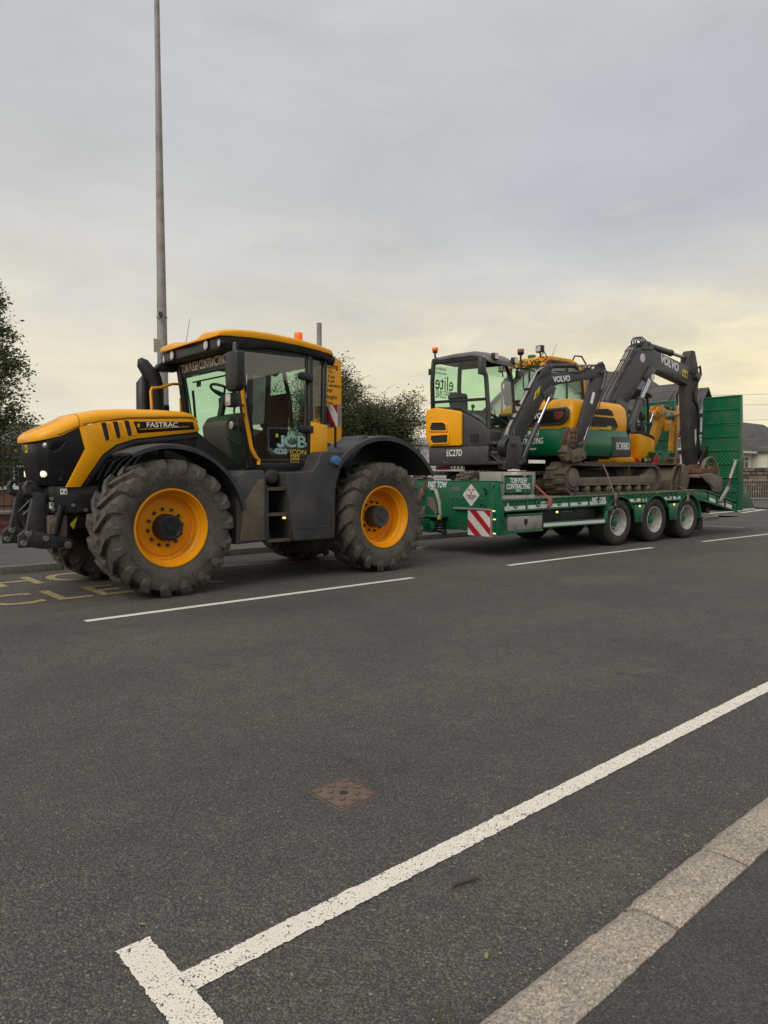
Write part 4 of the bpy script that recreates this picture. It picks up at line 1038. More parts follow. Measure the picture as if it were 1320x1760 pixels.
# chassis and deck
b = MB()
for v_ in (.72, 1.66): b.prism([(.05, .50), (6.9, .62), (6.9, .93), (.05, .93)], v_, v_ + .14)
for u in [x * .62 + .3 for x in range(11)]: b.box(u, u + .07, .06, W - .06, .86, .955)
b.build('frame_beam', M['chassis'], tr, split=True)
pl = None
for k in range(10):
    b = MB(); v0 = .07 + k * .2365
    b.prism([(.12, dz(.12) - .035), (.12, dz(.12) + .0), (6.62, dz(6.62) + .0), (6.62, dz(6.62) - .035)], v0, v0 + .228)
    b.build('deck_plank', M['wood'], tr, bevel=.004, seg=1)
WU = (3.55, 4.88, 6.21)
def side_beam(s):
    v0, v1 = (0, .06) if s < 0 else (W, W - .06)
    vo = -.004 if s < 0 else W + .004
    b = MB()
    web = [(.10, dz(0) - .03), (.10, dz(0) - .195)]
    for uc in WU:
        for i in range(13):
            du = -.31 + .62 * i / 12
            web.append((uc + du, .455 + math.sqrt(.52 ** 2 - du * du)))
    web += [(6.62, dz(6.62) - .20), (6.62, dz(6.62) - .03)]
    b.prism(web, v0 + (.02 if s < 0 else -.02), v1)
    b.prism([(.06, dz(0) - .03), (6.62, dz(6.62) - .03), (6.62, dz(6.62) - .002), (.06, dz(0) - .002)], v0 + (-.01 if s < 0 else .01), v1)
    segs = [.14] + [x for uc in WU for x in (uc - .33, uc + .33)] + [6.62]
    for ua, ub in zip(segs[0::2], segs[1::2]):
        if ub - ua > .02: b.prism([(ua, dz(ua) - .215), (ub, dz(ub) - .215), (ub, dz(ub) - .193), (ua, dz(ua) - .193)], v0 + (-.012 if s < 0 else .012), v1)
    sb = b.build('side_beam', M['green'], tr, bevel=.004)
    div = [.13 + .60 * k for k in range(12)]
    for k, u in enumerate(div):
        if u > 6.6: break
        if min(abs(u - x) for x in WU) > .30:
          b = MB(); b.box(u - .012, u + .012, v0, v0 + (.03 if s < 0 else -.03), dz(u) - .195, dz(u) - .03); b.build('web_plate', M['green'], sb, bevel=.003)
        if u + .6 < 6.7:
            ua, ub = u + .03, u + .57
            for x in WU:
                if x - .34 < ub <= x + .36: ub = x - .34
                if x - .36 <= ua < x + .34: ua = x + .34
            if ub - ua < .12: continue
            b = MB()
            b.prism([(ua, dz(ua) - .185), (ub, dz(ub) - .185), (ub, dz(ub) - .12), (ua, dz(ua) - .12)], vo + (.022 if s < 0 else -.022), vo + (.02 if s < 0 else -.02)); b.build('reflective_tape', M['tape'], sb)
            b = MB(); um = (ua + ub) / 2
            rg = [(um + .045 * math.cos(a), vo + (.008 if s < 0 else -.008), dz(um) - .095 + .055 * math.sin(a)) for a in [2 * math.pi * q / 16 for q in range(17)]]
            b.tube(rg, .011, 6, cap=False); b.cyl((um, v0 + (.02 if s < 0 else -.02), dz(um) - .05), (um, v0, dz(um) - .05), .02, n=8); b.build('lashing_ring', M['green'], sb)
    return sb
sb = side_beam(-1); side_beam(1)
text('27T LL', sb, M['white'], .11, (1.22, -.0025 + .005, dz(1) - .11), (1, 0, .014), (0, 0, 1), sx=.8, bold=.02)
text('FAST TOW', sb, M['white'], .12, (2.83, -.0025 + .005, dz(2.8) - .095), (1, 0, .014), (0, 0, 1), sx=.75, bold=.03, shear=.1)
b = MB(); b.prism([(.155, dz(0) - .185), (.30, dz(0) - .185), (.225, dz(0) - .05)], -.006, .0); b.build('warning_triangle', M['hazard_white'], sb)
# toolbox and side guard
b = MB(); b.box(.22, 1.16, .0, .45, .70, .735); b.box(.12, 1.16, -.01, .45, .405, .45); b.build('toolbox_frame', M['green'], tr, bevel=.006)
b = MB(); b.box(.25, 1.15, .005, .44, .452, .698); tb = b.build('toolbox', M['alu'], tr, bevel=.012)
for u in (.42, .97):
    b = MB(); b.box(u - .03, u + .03, -.012, .004, .43, .50); b.box(u - .012, u + .012, -.022, -.010, .46, .56); b.build('latch', M['bolt'], tb, bevel=.004)
b = MB(); b.prism([(.66, .64), (.74, .64), (.745, .57), (.70, .52), (.655, .57)], -.002, .004); b.build('box_emblem', M['sign_black'], tb)
b = MB(); b.box(1.16, 3.05, -.01, .05, .46, .475); b.box(1.16, 3.05, -.01, .05, .55, .565); b.box(1.16, 3.05, .0, .05, .475, .55); b.box(3.05, 3.12, -.01, .05, .47, .80); b.box(3.05, 3.30, -.01, .03, .70, .80); b.build('side_guard', M['green'], tr, bevel=.005)
for k in range(30):
    if k == 0: b = MB(); b.box(0, .055, -.006, -.001, .483, .543); tp0 = b.build('reflector_segment', M['tape'], tr, bevel=.004, seg=1); q = tp0
    else: q = copy_part(tp0, tr)
    q.location = (q.location.x + 1.18 + k * .062, 0, 0) if k == 0 else (tp0.location.x + k * .062, 0, 0)
for u in (1.55,):
    b = MB(); b.ball((u, -.005, .735), .026, 1.3, .6, .8); b.build('marker_light', M['amber_lit'], tr)
b = MB()
for k in range(5): b.ball((1.72 + k * .07, .02, .735), .012)
b.build('socket_plug', M['bolt'], tr, split=True)
b = MB(); b.box(1.2, 3.0, .16, .5, .48, .80); b.box(1.3, 2.9, 1.9, 2.3, .45, .8); b.build('air_tank', M['chassis'], tr, bevel=.05, split=True)

# wheels
def trailer_wheel(u, v_, s, first=None):
    w = bpy.data.objects.new('wheel', None); COL.objects.link(w); w.parent = tr
    w.location = XF @ Vector((u, v_, .468))
    if s > 0: w.scale = (1, -1, 1)
    if first:
        for c in first.children: copy_part(c, w)
        return w
    b = MB()
    b.lathe([(.275, .02), (.30, -.005), (.36, -.018), (.42, -.010), (.452, .012), (.466, .04), (.468, .08), (.458, .084), (.458, .094), (.468, .098), (.468, .16), (.456, .165), (.456, .177), (.468, .182), (.468, .25), (.456, .256), (.456, .266), (.468, .272), (.468, .37), (.45, .41), (.40, .43), (.30, .42), (.27, .40)], n=56)
    b.build('tyre', M['road_tyre'], w, raw=True)
    b = MB(); b.lathe([(.282, .015), (.275, -.002), (.262, 0.0), (.255, .015), (.250, .06), (.228, .075), (.222, .14), (.205, .165), (.10, .17), (.0, .17)], n=40); b.build('rim', M['silver'], w, raw=True)
    b = MB(); b.lathe([(.28, .40), (.24, .38), (.235, .18)], n=28); b.build('inner_rim', M['silver'], w, raw=True)
    b = MB(); b.lathe([(.10, .168), (.098, .10), (.085, .075), (.05, .065), (0, .065)], n=24)
    for k in range(10):
        a = k * 2 * math.pi / 10; b.cyl((.15 * math.cos(a), .17, .15 * math.sin(a)), (.15 * math.cos(a), .135, .15 * math.sin(a)), .016, n=6)
    b.build('hub', M['green'], w, raw=True)
    lu = None
    for k in range(34):
        if lu is None:
            b = MB(); b.loft([[(.452, .012, -.022), (.452, .012, .022), (.473, .03, .020), (.473, .03, -.020)], [(.452, .09, -.03), (.452, .09, .014), (.473, .085, .012), (.473, .085, -.028)]]); lu = b.build('tread_block', M['road_tyre'], w, raw=True); q = lu
        else: q = copy_part(lu, w)
        q.rotation_euler = (0, 2 * math.pi * k / 34, 0)
    return w
w0 = trailer_wheel(WU[0], .035, -1)
for u in WU[1:]: trailer_wheel(u, .035, -1, w0)
for u in WU: trailer_wheel(u, W - .035, 1, w0)
b = MB()
for u in WU: b.cyl((u, .3, .468), (u, W - .3, .468), .07)
b.build('axle', M['chassis'], tr, split=True)
# wheel arches and the plates between them
for s in (-1, 1):
    va, vb = (-.012, .42) if s < 0 else (W + .012, W - .42)
    for k, u in enumerate(WU):
        b = MB(); rings = []
        a0, a1 = (150, 30) if k < 2 else (150, -2)
        for i in range(19):
            a = R(a0 + (a1 - a0) * i / 18)
            rings.append([(u + r_ * math.cos(a), y_, .455 + r_ * math.sin(a)) for r_, y_ in ((.515, va), (.54, va), (.54, vb), (.515, vb))])
        b.loft(rings); b.build('wheel_arch', M['green'], tr)
    for k in range(2):
        um = (WU[k] + WU[k + 1]) / 2
        b = MB(); b.prism([(um - .20, .80), (um + .20, .80), (um + .13, .44), (um - .13, .44)], va, va + (.02 if s < 0 else -.02)); ap = b.build('arch_panel', M['green'], tr, bevel=.004)
        b = MB(); b.prism([(um - .03, .445), (um - .03, .51), (um - .012, .535), (um + .012, .535), (um + .03, .51), (um + .03, .445)], va + s * .003, va + s * .001); b.build('drain_slot', M['sign_black'], ap)
        b = MB(); b.ball((um, va + s * .01, .77), .024, 1, .6, 1); b.build('marker_light', M['amber_lit'], ap)
        b = MB(); b.ball((WU[k], va + s * .006, 1.03), .018, 1.4, .5, .8); b.build('reflector', M['decal_yellow'], tr)
    b = MB(); b.box(6.80, 6.815, min(va, vb), max(va, vb), .14, .46); b.build('mudflap', M['road_tyre'], tr)
# beavertail
b = MB()
for v0, v1 in ((0, .06), (W, W - .06)):
    d_ = -.012 if v0 == 0 else .012
    b.prism([(6.62, .86), (6.62, 1.06), (6.9, 1.055), (8.5, .74), (8.5, .52), (7.0, .80)], v0 + (.02 if v0 == 0 else -.02), v1)
    b.prism([(6.62, 1.05), (6.62, 1.078), (6.9, 1.07), (8.5, .76), (8.5, .735), (6.9, 1.045)], v0 + d_, v1); b.prism([(6.62, .84), (6.62, .87), (7.0, .82), (8.5, .545), (8.5, .515), (7.0, .79)], v0 + d_, v1)
b.box(8.36, 8.5, 0, W, .53, .72)
bt = b.build('beavertail', M['green'], tr, bevel=.004)
b = MB(); b.prism([(6.64, 1.045), (6.9, 1.04), (8.45, .735), (8.45, .70), (6.9, 1.0), (6.64, 1.0)], .06, W - .06); b.build('tail_deck', M['green'], tr)
for u in (7.1, 7.5, 7.9):
    zt = 1.045 - (u - 6.9) * .196
    b = MB(); b.box(u - .012, u + .012, -.004, .03, zt - .21, zt - .0); b.build('web_plate', M['green'], bt)
    b = MB(); z1 = zt - .13; b.prism([(u + .04, z1 - .05 - .008), (u + .34, z1 - .05 - .07), (u + .34, z1 + .03 - .07), (u + .04, z1 + .03 - .008)], .014, .0175); b.build('reflective_tape', M['tape'], bt)
b = MB(); b.tube([(7.72 + .045 * math.cos(a), -.006, .80 + .05 * math.sin(a)) for a in [2 * math.pi * q / 16 for q in range(17)]], .01, 6, cap=False); b.build('lashing_ring', M['green'], bt)
for v_ in (.02, W - .02):
    b = MB(); b.cyl((8.50, v_, .60), (8.55, v_, .60), .045, n=14); b.build('rear_lamp', M['amber_lit'], tr)
b = MB(); b.bar((7.0, .4, .74), (7.9, .4, .62), .1, .1); b.cyl((7.35, .15, .60), (7.35, .6, .60), .07); b.cyl((7.5, .2, .56), (7.5, .5, .56), .05); b.build('tail_underframe', M['chassis'], tr)

# ramps, raised
def tread_plate():
    m = M['green'].copy(); m.name = 'green_tread_plate'
    t = m.node_tree; p = t.nodes['Principled BSDF']
    co = N(t, 'ShaderNodeTexCoord').outputs['Object']
    mp = N(t, 'ShaderNodeMapping'); mp.inputs['Rotation'].default_value = (R(45), 0, 0); t.links.new(co, mp.inputs[0])
    v = N(t, 'ShaderNodeTexVoronoi'); v.inputs['Scale'].default_value = 15; v.inputs['Randomness'].default_value = 0
    t.links.new(mp.outputs[0], v.inputs['Vector'])
    h = ramp(t, v.outputs['Distance'], [(0.22, (1, 1, 1)), (.38, (0, 0, 0))])
    b = N(t, 'ShaderNodeBump'); b.inputs['Strength'].default_value = 1; b.inputs['Distance'].default_value = .012
    t.links.new(h, b.inputs['Height']); t.links.new(b.outputs[0], p.inputs['Normal'])
    old = p.inputs['Base Color'].links[0].from_socket
    n2 = ramp(t, noise(t, co, 2.2, 4, .6), [(.42, (0, 0, 0)), (.62, (1, 1, 1))])
    g = mathn(t, 'MULTIPLY', h, mathn(t, 'ADD', .05, mathn(t, 'MULTIPLY', n2, .40)))
    t.links.new(mixc(t, g, old, (.22, .30, .24)), p.inputs['Base Color'])
    return m
M['tread'] = tread_plate()
RU = 8.46
def ramp_leaf(v0, v1):
    r_ = bpy.data.objects.new('ramp', None); COL.objects.link(r_); r_.parent = tr
    b = MB(); b.prism([(RU, .60), (RU + .012, .60), (RU + .06, 3.32), (RU + .045, 3.32)], v0 + .02, v1 - .02); b.build('tread_plate', M['tread'], r_)
    b = MB()
    for v_ in (v0, v1 - .035):
        b.prism([(RU - .015, .56), (RU + .22, .56), (RU + .26, 1.0), (RU + .22, 2.0), (RU + .10, 3.32), (RU + .03, 3.325)], v_, v_ + .035)
    b.box(RU + .03, RU + .10, v0, v1, 3.30, 3.34)
    for z_ in (1.2, 1.9, 2.6): b.box(RU + .03, RU + .12, v0, v1, z_, z_ + .05)
    b.build('ramp_frame', M['green'], r_, bevel=.006)
    for k in range(8):
        z_ = .66 + k * .335
        x_ = RU + (z_ - .60) * .0165
        b = MB(); b.prism([(x_ - .022, z_), (x_ + .004, z_ - .012), (x_ + .004, z_ + .03), (x_ - .018, z_ + .022)], v0 + .02, v1 - .02); b.build('tread_bar', M['green'], r_)
    b = MB(); b.prism([(RU + .24, 1.30), (RU + .95, .60), (RU + .95, .54), (RU + .2, .54)], v0 + .02, v0 + .05); b.prism([(RU + .24, 1.30), (RU + .95, .60), (RU + .95, .54), (RU + .2, .54)], v1 - .05, v1 - .02); b.box(RU + .25, RU + .95, v0 + .02, v1 - .02, .54, .56); b.build('ramp_toe', M['green'], r_, bevel=.004)
    b = MB(); b.box(RU + .3, RU + .955, v0 + .015, v0 + .02, .545, .58); b.build('reflective_tape', M['tape'], r_)
ramp_leaf(-.03, .92); ramp_leaf(1.66, 2.60)
for v_ in (-.04, 2.62):
    b = MB(); b.bar((8.28, v_, 1.75), (8.0, v_, 1.32), .05, .07); b.bar((7.92, v_, 1.12), (7.56, v_, .80), .05, .08); b.build('ramp_arm', M['alu'], tr, bevel=.008, split=True)
    b = MB(); b.bar((8.02, v_, 1.36), (7.90, v_, 1.08), .03, .035); b.bar((7.99, v_ - .02, 1.16), (7.95, v_ - .02, .98), .02, .03); b.build('ramp_latch', M['rust'], tr)
    b = MB(); b.cyl((8.28, v_ - .04, 1.75), (8.28, v_ + .05, 1.75), .03); b.cyl((7.56, v_ - .04, .80), (7.56, v_ + .05, .80), .04); b.build('ramp_pin', M['bolt'], tr, split=True)

# framed name board at the front of the deck
nb = tthing('name_board', 'pale framed green board lettered with the contractor name, standing on the trailer edge', 'sign', .5, .06, 1.0)
b = MB()
b.box(.10, .96, .02, .08, 1.40, 1.46); b.box(.10, .96, .02, .08, .985, 1.06); b.box(.10, .16, .02, .08, 1.06, 1.40); b.box(.88, .96, .02, .08, 1.06, 1.40); b.box(.05, .1, .02, .5, .99, 1.46)
b.build('board_frame', M['alu'], nb, bevel=.008)
b = MB(); b.box(.14, .90, .024, .034, 1.10, 1.375); bp = b.build('board_panel', M['green2'], nb)
text('TOM PUGH', bp, M['white'], .125, (.52, .0225, 1.305), (1, 0, 0), (0, 0, 1), sx=.68, bold=.025, shear=.06)
text('CONTRACTING', bp, M['white'], .125, (.52, .0225, 1.205), (1, 0, 0), (0, 0, 1), sx=.68, bold=.025, shear=.06)
text('LIMITED', bp, M['white'], .045, (.52, .0225, 1.135), (1, 0, 0), (0, 0, 1), sx=.8, bold=.02)

# lashing straps
def strap(label, pts, w, m, extra=None):
    o = tthing('lashing_strap', label, 'strap', pts[0][0], pts[0][1], pts[0][2], 'lashing straps over the load')
    b = MB(); rings = []
    P = [Vector(p) for p in pts]
    for i, p in enumerate(P):
        rings.append([p + Vector((-w / 2, 0, 0)), p + Vector((w / 2, 0, 0)), p + Vector((w / 2, .004, 0)), p + Vector((-w / 2, .004, 0))])
    b.loft(rings); b.build('webbing', m, o)
    p = P[-2]
    b = MB(); b.box(p.x - w * .7, p.x + w * .7, p.y - .03, p.y + .0, p.z - .07, p.z + .07); b.build('ratchet', m if extra is None else M[extra], o, bevel=.008)
    b = MB(); p = P[-1]; b.tube([p, p + Vector((0, -.02, -.04)), p + Vector((.02, .01, -.07))], .01, 6); b.build('hook', M['pin'], o)
strap('faded red ratchet strap running from the small excavator track to the trailer edge', [(1.02, .45, 1.46), (1.15, .25, 1.28), (1.28, .0, 1.02), (1.31, -.025, .92), (1.32, -.02, .80)], .055, M['strap_red'])
strap('tan strap over the middle of the larger excavator track', [(3.12, .55, 1.63), (3.10, .12, 1.63), (3.17, .06, 1.45), (3.27, .02, 1.20), (3.34, -.02, .98), (3.36, -.02, .80)], .05, M['strap_tan'])
strap('short brown strap hanging below the grading bucket at the rear axle', [(5.95, .4, 1.30), (6.08, .15, 1.15), (6.14, -.01, 1.04), (6.10, -.02, .90), (6.05, -.02, .82)], .045, M['strap_tan'])
strap('frayed pink strap tied at the left end of the trailer bulkhead', [(-.05, 1.78, 1.29), (-.06, 1.79, 1.20), (-.08, 1.85, 1.08), (-.08, 1.9, 1.0)], .05, M['strap_red'])
# ================================================================== EXCAVATORS ON THE DECK
def track_unit(parent, u0, u1, v0, v1, z0, h, lugs, fr_mat, mat_=None, sprocket=True):
    """one rubber crawler: belt with lugs, frame, rollers; runs along u"""
    mat_ = mat_ or M['track']
    r_ = h / 2; zc = z0 + r_; ca, cb = u0 + r_, u1 - r_; L = cb - ca; per = 2 * L + 2 * math.pi * r_
    def path(s_):
        s_ = s_ % per
        if s_ < L: return (ca + s_, z0 + h, 0, 1)
        s_ -= L
        if s_ < math.pi * r_:
            a = math.pi / 2 - s_ / r_; return (cb + r_ * math.cos(a), zc + r_ * math.sin(a), math.cos(a), math.sin(a))
        s_ -= math.pi * r_
        if s_ < L: return (cb - s_, z0, 0, -1)
        s_ -= L
        a = -math.pi / 2 - s_ / r_; return (ca + r_ * math.cos(a), zc + r_ * math.sin(a), math.cos(a), math.sin(a))
    n = 96; b = MB(); t = .045
    vr = []
    for i in range(n):
        x, z, nx, nz = path(per * i / n)
        sag = -.012 * math.sin(math.pi * max(0, min(1, (x - ca) / L))) if nz > .9 else 0
        z += sag
        vr.append([b.bm.verts.new(p) for p in ((x, v0, z), (x, v1, z), (x - nx * t, v1, z - nz * t), (x - nx * t, v0, z - nz * t))])
    for i in range(n):
        a, c = vr[i], vr[(i + 1) % n]
        for k in range(4): b.bm.faces.new((a[k], a[(k + 1) % 4], c[(k + 1) % 4], c[k]))
    m = lugs
    for i in range(m):
        x, z, nx, nz = path(per * i / m); tx, tz = nz, -nx
        w_ = per / m * .30; hh = .028
        for half in (0, 1):
            va, vb = (v0 - .004, v0 + (v1 - v0) * .56) if half == 0 else (v0 + (v1 - v0) * .44, v1 + .004)
            off = 0 if half == 0 else per / m * .5
            x, z, nx, nz = path(per * i / m + off); tx, tz = nz, -nx
            q = lambda a, c, v_: (x + tx * a + nx * c, v_, z + tz * a + nz * c)
            b.loft([[q(-w_, -.01, va), q(w_, -.01, va), q(w_ * .7, hh, va), q(-w_ * .7, hh, va)], [q(-w_, -.01, vb), q(w_, -.01, vb), q(w_ * .7, hh, vb), q(-w_ * .7, hh, vb)]])
    b.build('crawler_track', mat_, parent)
    b = MB(); vm = (v0 + v1) / 2
    b.prism([(ca + r_ * .1, zc + .02), (cb - r_ * .15, zc + .06), (cb + r_ * .25, zc + .05), (cb + r_ * .25, zc - r_ * .42), (ca + r_ * .1, zc - r_ * .42)], v0 + .05, v1 - .05)
    b.prism([(cb - .42, zc + .085), (cb + r_ * .28, zc + .085), (cb + r_ * .3, zc - r_ * .3), (cb - .42, zc - r_ * .3)], v0 + .035, v0 + .07)
    b.prism([(ca + r_ * .2, zc - r_ * .36), (cb + r_ * .2, zc - r_ * .36), (cb + r_ * .2, zc - r_ * .43), (ca + r_ * .2, zc - r_ * .43)], v0 + .025, v0 + .06)
    fr = b.build('track_frame', fr_mat, parent, bevel=.012)
    b = MB(); nro = max(4, int(L / .33))
    for i in range(nro):
        x = ca + .12 + (L - .24) * i / (nro - 1)
        b.cyl((x, v0 + .03, z0 + .10), (x, v1 - .03, z0 + .10), .068, n=14); b.cyl((x, v0 + .01, z0 + .10), (x, v0 + .03, z0 + .10), .035, n=10)
    for x in (ca + L * .35, ca + L * .7): b.cyl((x, v0 + .06, z0 + h - .09), (x, v1 - .06, z0 + h - .09), .04, n=12)
    b.cyl((cb + .02, v0 + .06, zc), (cb + .02, v1 - .06, zc), r_ - .06, n=24)
    b.cyl((ca, v0 + .03, zc), (ca, v1 - .03, zc), r_ - .09, n=24); b.cyl((ca, v0 + .0, zc), (ca, v0 + .03, zc), r_ * .52, n=20)
    b.build('track_roller', fr_mat, parent, bevel=.006, split=True)
    return fr

def slab(poly, y0, y1): 
    b = MB(); b.prism(poly, y0, y1); return b
def hyd(parent, p0, p1, split, r0, r1, name='ram'):
    p0, p1 = Vector(p0), Vector(p1); m_ = p0.lerp(p1, split)
    b = MB(); b.cyl(p0, m_, r0, n=14); b.cyl(m_ - (p1 - p0).normalized() * .05, m_, r0 * 1.15, n=14); b.cyl(p0 + Vector((0, -r0, 0)), p0 + Vector((0, r0, 0)), r0 * 1.1, n=10)
    cy = b.build(name, M['volvo_grey'] if name == 'ram' else M['yellow_old'], parent)
    b = MB(); b.cyl(m_, p1, r1, n=12); b.cyl(p1 + Vector((0, -r1 * 1.4, 0)), p1 + Vector((0, r1 * 1.4, 0)), r1 * 1.5, n=10); b.build('rod', M['chrome'], cy)

# ---------------------------------------------------------------- small grey and yellow excavator
ex = tthing('small_excavator', 'small grey and yellow excavator with dark cab, turned sideways at the front of the deck', 'excavator', 1.3, 1.55, dz(1.3))
base = XF.copy()
z0 = dz(1.3)
track_unit(ex, .05, 2.42, .80, 1.12, z0, .45, 44, M['frame_mud'])
track_unit(ex, .05, 2.42, 1.98, 2.30, z0, .45, 44, M['frame_mud'])
b = MB(); b.box(.8, 1.8, 1.1, 2.0, z0 + .16, z0 + .42); b.cyl((1.3, 1.55, z0 + .4), (1.3, 1.55, z0 + .62), .40, n=28); b.build('undercarriage', M['chassis'], ex, bevel=.02)
b = MB()
rings = []
for v_ in (.78, 2.32): rings.append([(2.62, v_, z0), (2.70, v_, z0 + .02), (2.66, v_, z0 + .16), (2.72, v_, z0 + .32), (2.69, v_, z0 + .33), (2.62, v_, z0 + .17)])
b.loft(rings)
for v_ in (.78, 2.29): b.prism([(2.60, z0), (2.72, z0), (2.74, z0 + .34), (2.66, z0 + .34)], v_, v_ + .03)
for v_ in (1.25, 1.8): b.bar((1.9, v_, z0 + .28), (2.66, v_, z0 + .14), .07, .09)
b.build('dozer_blade', M['brown_steel'], ex, bevel=.006)
b = MB(); b.prism([(2.5, z0 + .42), (2.60, z0 + .48), (2.66, z0 + .36), (2.6, z0 + .3)], 1.5, 1.53); b.prism([(2.5, z0 + .42), (2.60, z0 + .48), (2.66, z0 + .36), (2.6, z0 + .3)], 1.25, 1.28); b.cyl((2.56, 1.2, z0 + .4), (2.56, 1.58, z0 + .4), .025); b.build('blade_bracket', M['rust'], ex)
HX = base @ T(1.3, 1.55, z0) @ RZ(-80)
setxf(HX)
# house: fx forward, ly to the machine's left (its right-hand side, ly = -.75, faces the camera)
rear = [(-.80, .60), (-.86, .70), (-.86, .95)]
plan = [(-.78, -.75), (.54, -.75), (.62, -.66), (.62, .60), (.5, .75), (-.55, .75), (-.86, .52), (-1.02, .2), (-1.04, -.2), (-.98, -.52)]
b = MB(); b.prism(plan, .585, .935, 'z'); sk = b.build('skirt', M['volvo_grey'], ex, bevel=.025, seg=3)
b = MB(); b.box(-.40, -.396, -.7535, -.75, .60, .92); b.build('panel_gap', M['sign_black'], sk)
b = MB()
for x, z in ((-.37, .88), (-.37, .64), (-.43, .86), (-.43, .66), (.50, .86), (.50, .68)): b.cyl((x, -.75, z), (x, -.758, z), .013, n=8)
b.build('bolt', M['bolt'], sk, split=True)
text('EC27D', sk, M['white'], .175, (-.20, -.7525, .815), (1, 0, 0), (0, 0, 1), sx=.66, bold=.012, sp=1.10)
# number plates of red and white stickers under the skirt
b = MB(); b.box(-.75, -.40, -.60, -.58, .50, .575); b.build('underside_reflector', M['strap_red'], ex)
for k in range(4):
    b = MB(); b.box(-.37 + k * .085, -.315 + k * .085, -.60, -.595, .50, .575); b.build('underside_sticker', M['hazard_white'], ex)
# engine and side bodywork
body = [(-.80, .935), (-.86, 1.20), (-.86, 1.55), (-.82, 1.68), (-.30, 1.66), (0.04, 1.55), (.35, 1.38), (.58, 1.20), (.58, .935)]
b = MB(); b.prism(body, -.72, -.30); b.prism([(-.80, .935), (-.86, 1.2), (-.86, 1.55), (-.82, 1.68), (-.30, 1.68), (-.30, .935)], -.30, .62); b.build('bodywork', M['volvo_grey'], ex, bevel=.03, seg=3)
b = MB(); b.prism([(-.80, .96), (-.88, 1.16), (-.88, 1.55), (-.86, 1.67), (-.62, 1.70), (-.06, 1.60), (-.02, 1.56), (-.02, .965), (-.06, .95)], -.775, -.715)
yc = b.build('engine_cover', M['yellow'], ex, bevel=.022, seg=3)
b = MB(); b.box(-.88, -.84, -.70, .60, 1.0, 1.64); b.build('rear_cover', M['yellow'], ex, bevel=.02)
for P in ([(-.73, 1.265), (-.75, 1.31), (-.70, 1.41), (-.44, 1.40), (-.38, 1.36), (-.36, 1.25)], [(-.72, 1.16), (-.33, 1.165), (-.33, 1.02), (-.68, 1.015), (-.74, 1.09)]):
    cx_ = sum(p[0] for p in P) / len(P); cz_ = sum(p[1] for p in P) / len(P)
    b = MB(); P2 = [(cx_ + (p[0] - cx_) * 1.16, cz_ + (p[1] - cz_) * 1.34) for p in P]
    b.loft([[(x, -.775, z) for x, z in P2], [(x, -.800, z) for x, z in P2], [(x, -.800, z) for x, z in P], [(x, -.777, z) for x, z in P]], cap=True)
    gr = b.build('vent_surround', M['yellow'], yc, bevel=.006)
    b = MB(); b.prism(P, -.782, -.777); b.build('vent', M['mesh_black'], yc)
b = MB(); b.box(.15, .33, -.726, -.72, 1.0, 1.16)
for k in range(4): b.box(.16, .32, -.73, -.726, 1.015 + k * .037, 1.035 + k * .037)
b.build('side_grille', M['black'], ex)
# cab
b = MB()
CY = (-.66, .24)
for y in CY:
    b.tube([(.50, y, .95), (.50, y, 1.5), (.44, y, 2.2), (.28, y * .98, 2.58)], .04, 8)
    b.tube([(-.78, y, 1.65), (-.80, y, 2.2), (-.78, y * .98, 2.60)], .045, 8)
    b.bar((-.78, y * .98, 2.60), (.30, y * .98, 2.58), .06, .11)
    b.bar((-.80, y, 1.70), (-.12, y, 1.66), .05, .05); b.bar((-.12, y, 1.66), (.30, y, 1.42), .05, .05); b.bar((.30, y, 1.42), (.52, y, 1.22), .05, .05)
b.bar((-.80, CY[0], 1.82), (.47, CY[0], 1.80), .03, .055)
b.bar((.50, CY[0], .97), (.50, CY[1], .97), .06, .06); b.bar((.28, CY[0], 2.57), (.28, CY[1], 2.57), .06, .07); b.bar((-.80, CY[0], 1.7), (-.80, CY[1], 1.7), .06, .06)
b.bar((.50, CY[0], 1.42), (.50, CY[1], 1.42), .012, .02)
b.build('cab_frame', M['black'], ex, bevel=.006)
b = MB(); b.tube([(.535, CY[0] - .03, .95), (.535, CY[0] - .03, 1.5), (.475, CY[0] - .03, 2.2), (.32, CY[0] - .03, 2.58)], .034, 8); b.build('corner_pillar', M['volvo_grey'], ex)
b = MB(); rings = []
for x, w_, zt, ze in ((-.86, .40, 2.66, 2.60), (-.80, .46, 2.69, 2.61), (-.3, .49, 2.72, 2.62), (.15, .49, 2.72, 2.61), (.34, .48, 2.68, 2.57), (.48, .46, 2.60, 2.49), (.54, .42, 2.53, 2.45)):
    r_ = []
    for i in range(17):
        a = math.pi * i / 16; ca_, sa_ = math.cos(a), math.sin(a)
        r_.append((x, -.21 - w_ * math.copysign(abs(ca_) ** .4, ca_), ze + (zt - ze) * sa_ ** .5))
    rings.append(r_)
b.loft(rings); b.build('cab_roof', M['volvo_light'], ex, bevel=.006)
b = MB(); b.face([(-.79, CY[0], 1.88), (.46, CY[0], 1.86), (.42, CY[0], 2.25), (.27, CY[0], 2.56), (-.78, CY[0], 2.58)]); b.face([(-.79, CY[0], 1.72), (-.12, CY[0], 1.68), (.30, CY[0], 1.44), (.49, CY[0], 1.25), (.48, CY[0], 1.84), (-.79, CY[0], 1.84)]); b.build('side_window', M['glass'], ex, smooth=0)
b = MB(); b.face([(-.79, CY[1], 1.70), (.48, CY[1], 1.0), (.43, CY[1], 2.25), (.27, CY[1], 2.56), (-.78, CY[1], 2.58)]); sw = b.build('side_window', M['glass'], ex, smooth=0)
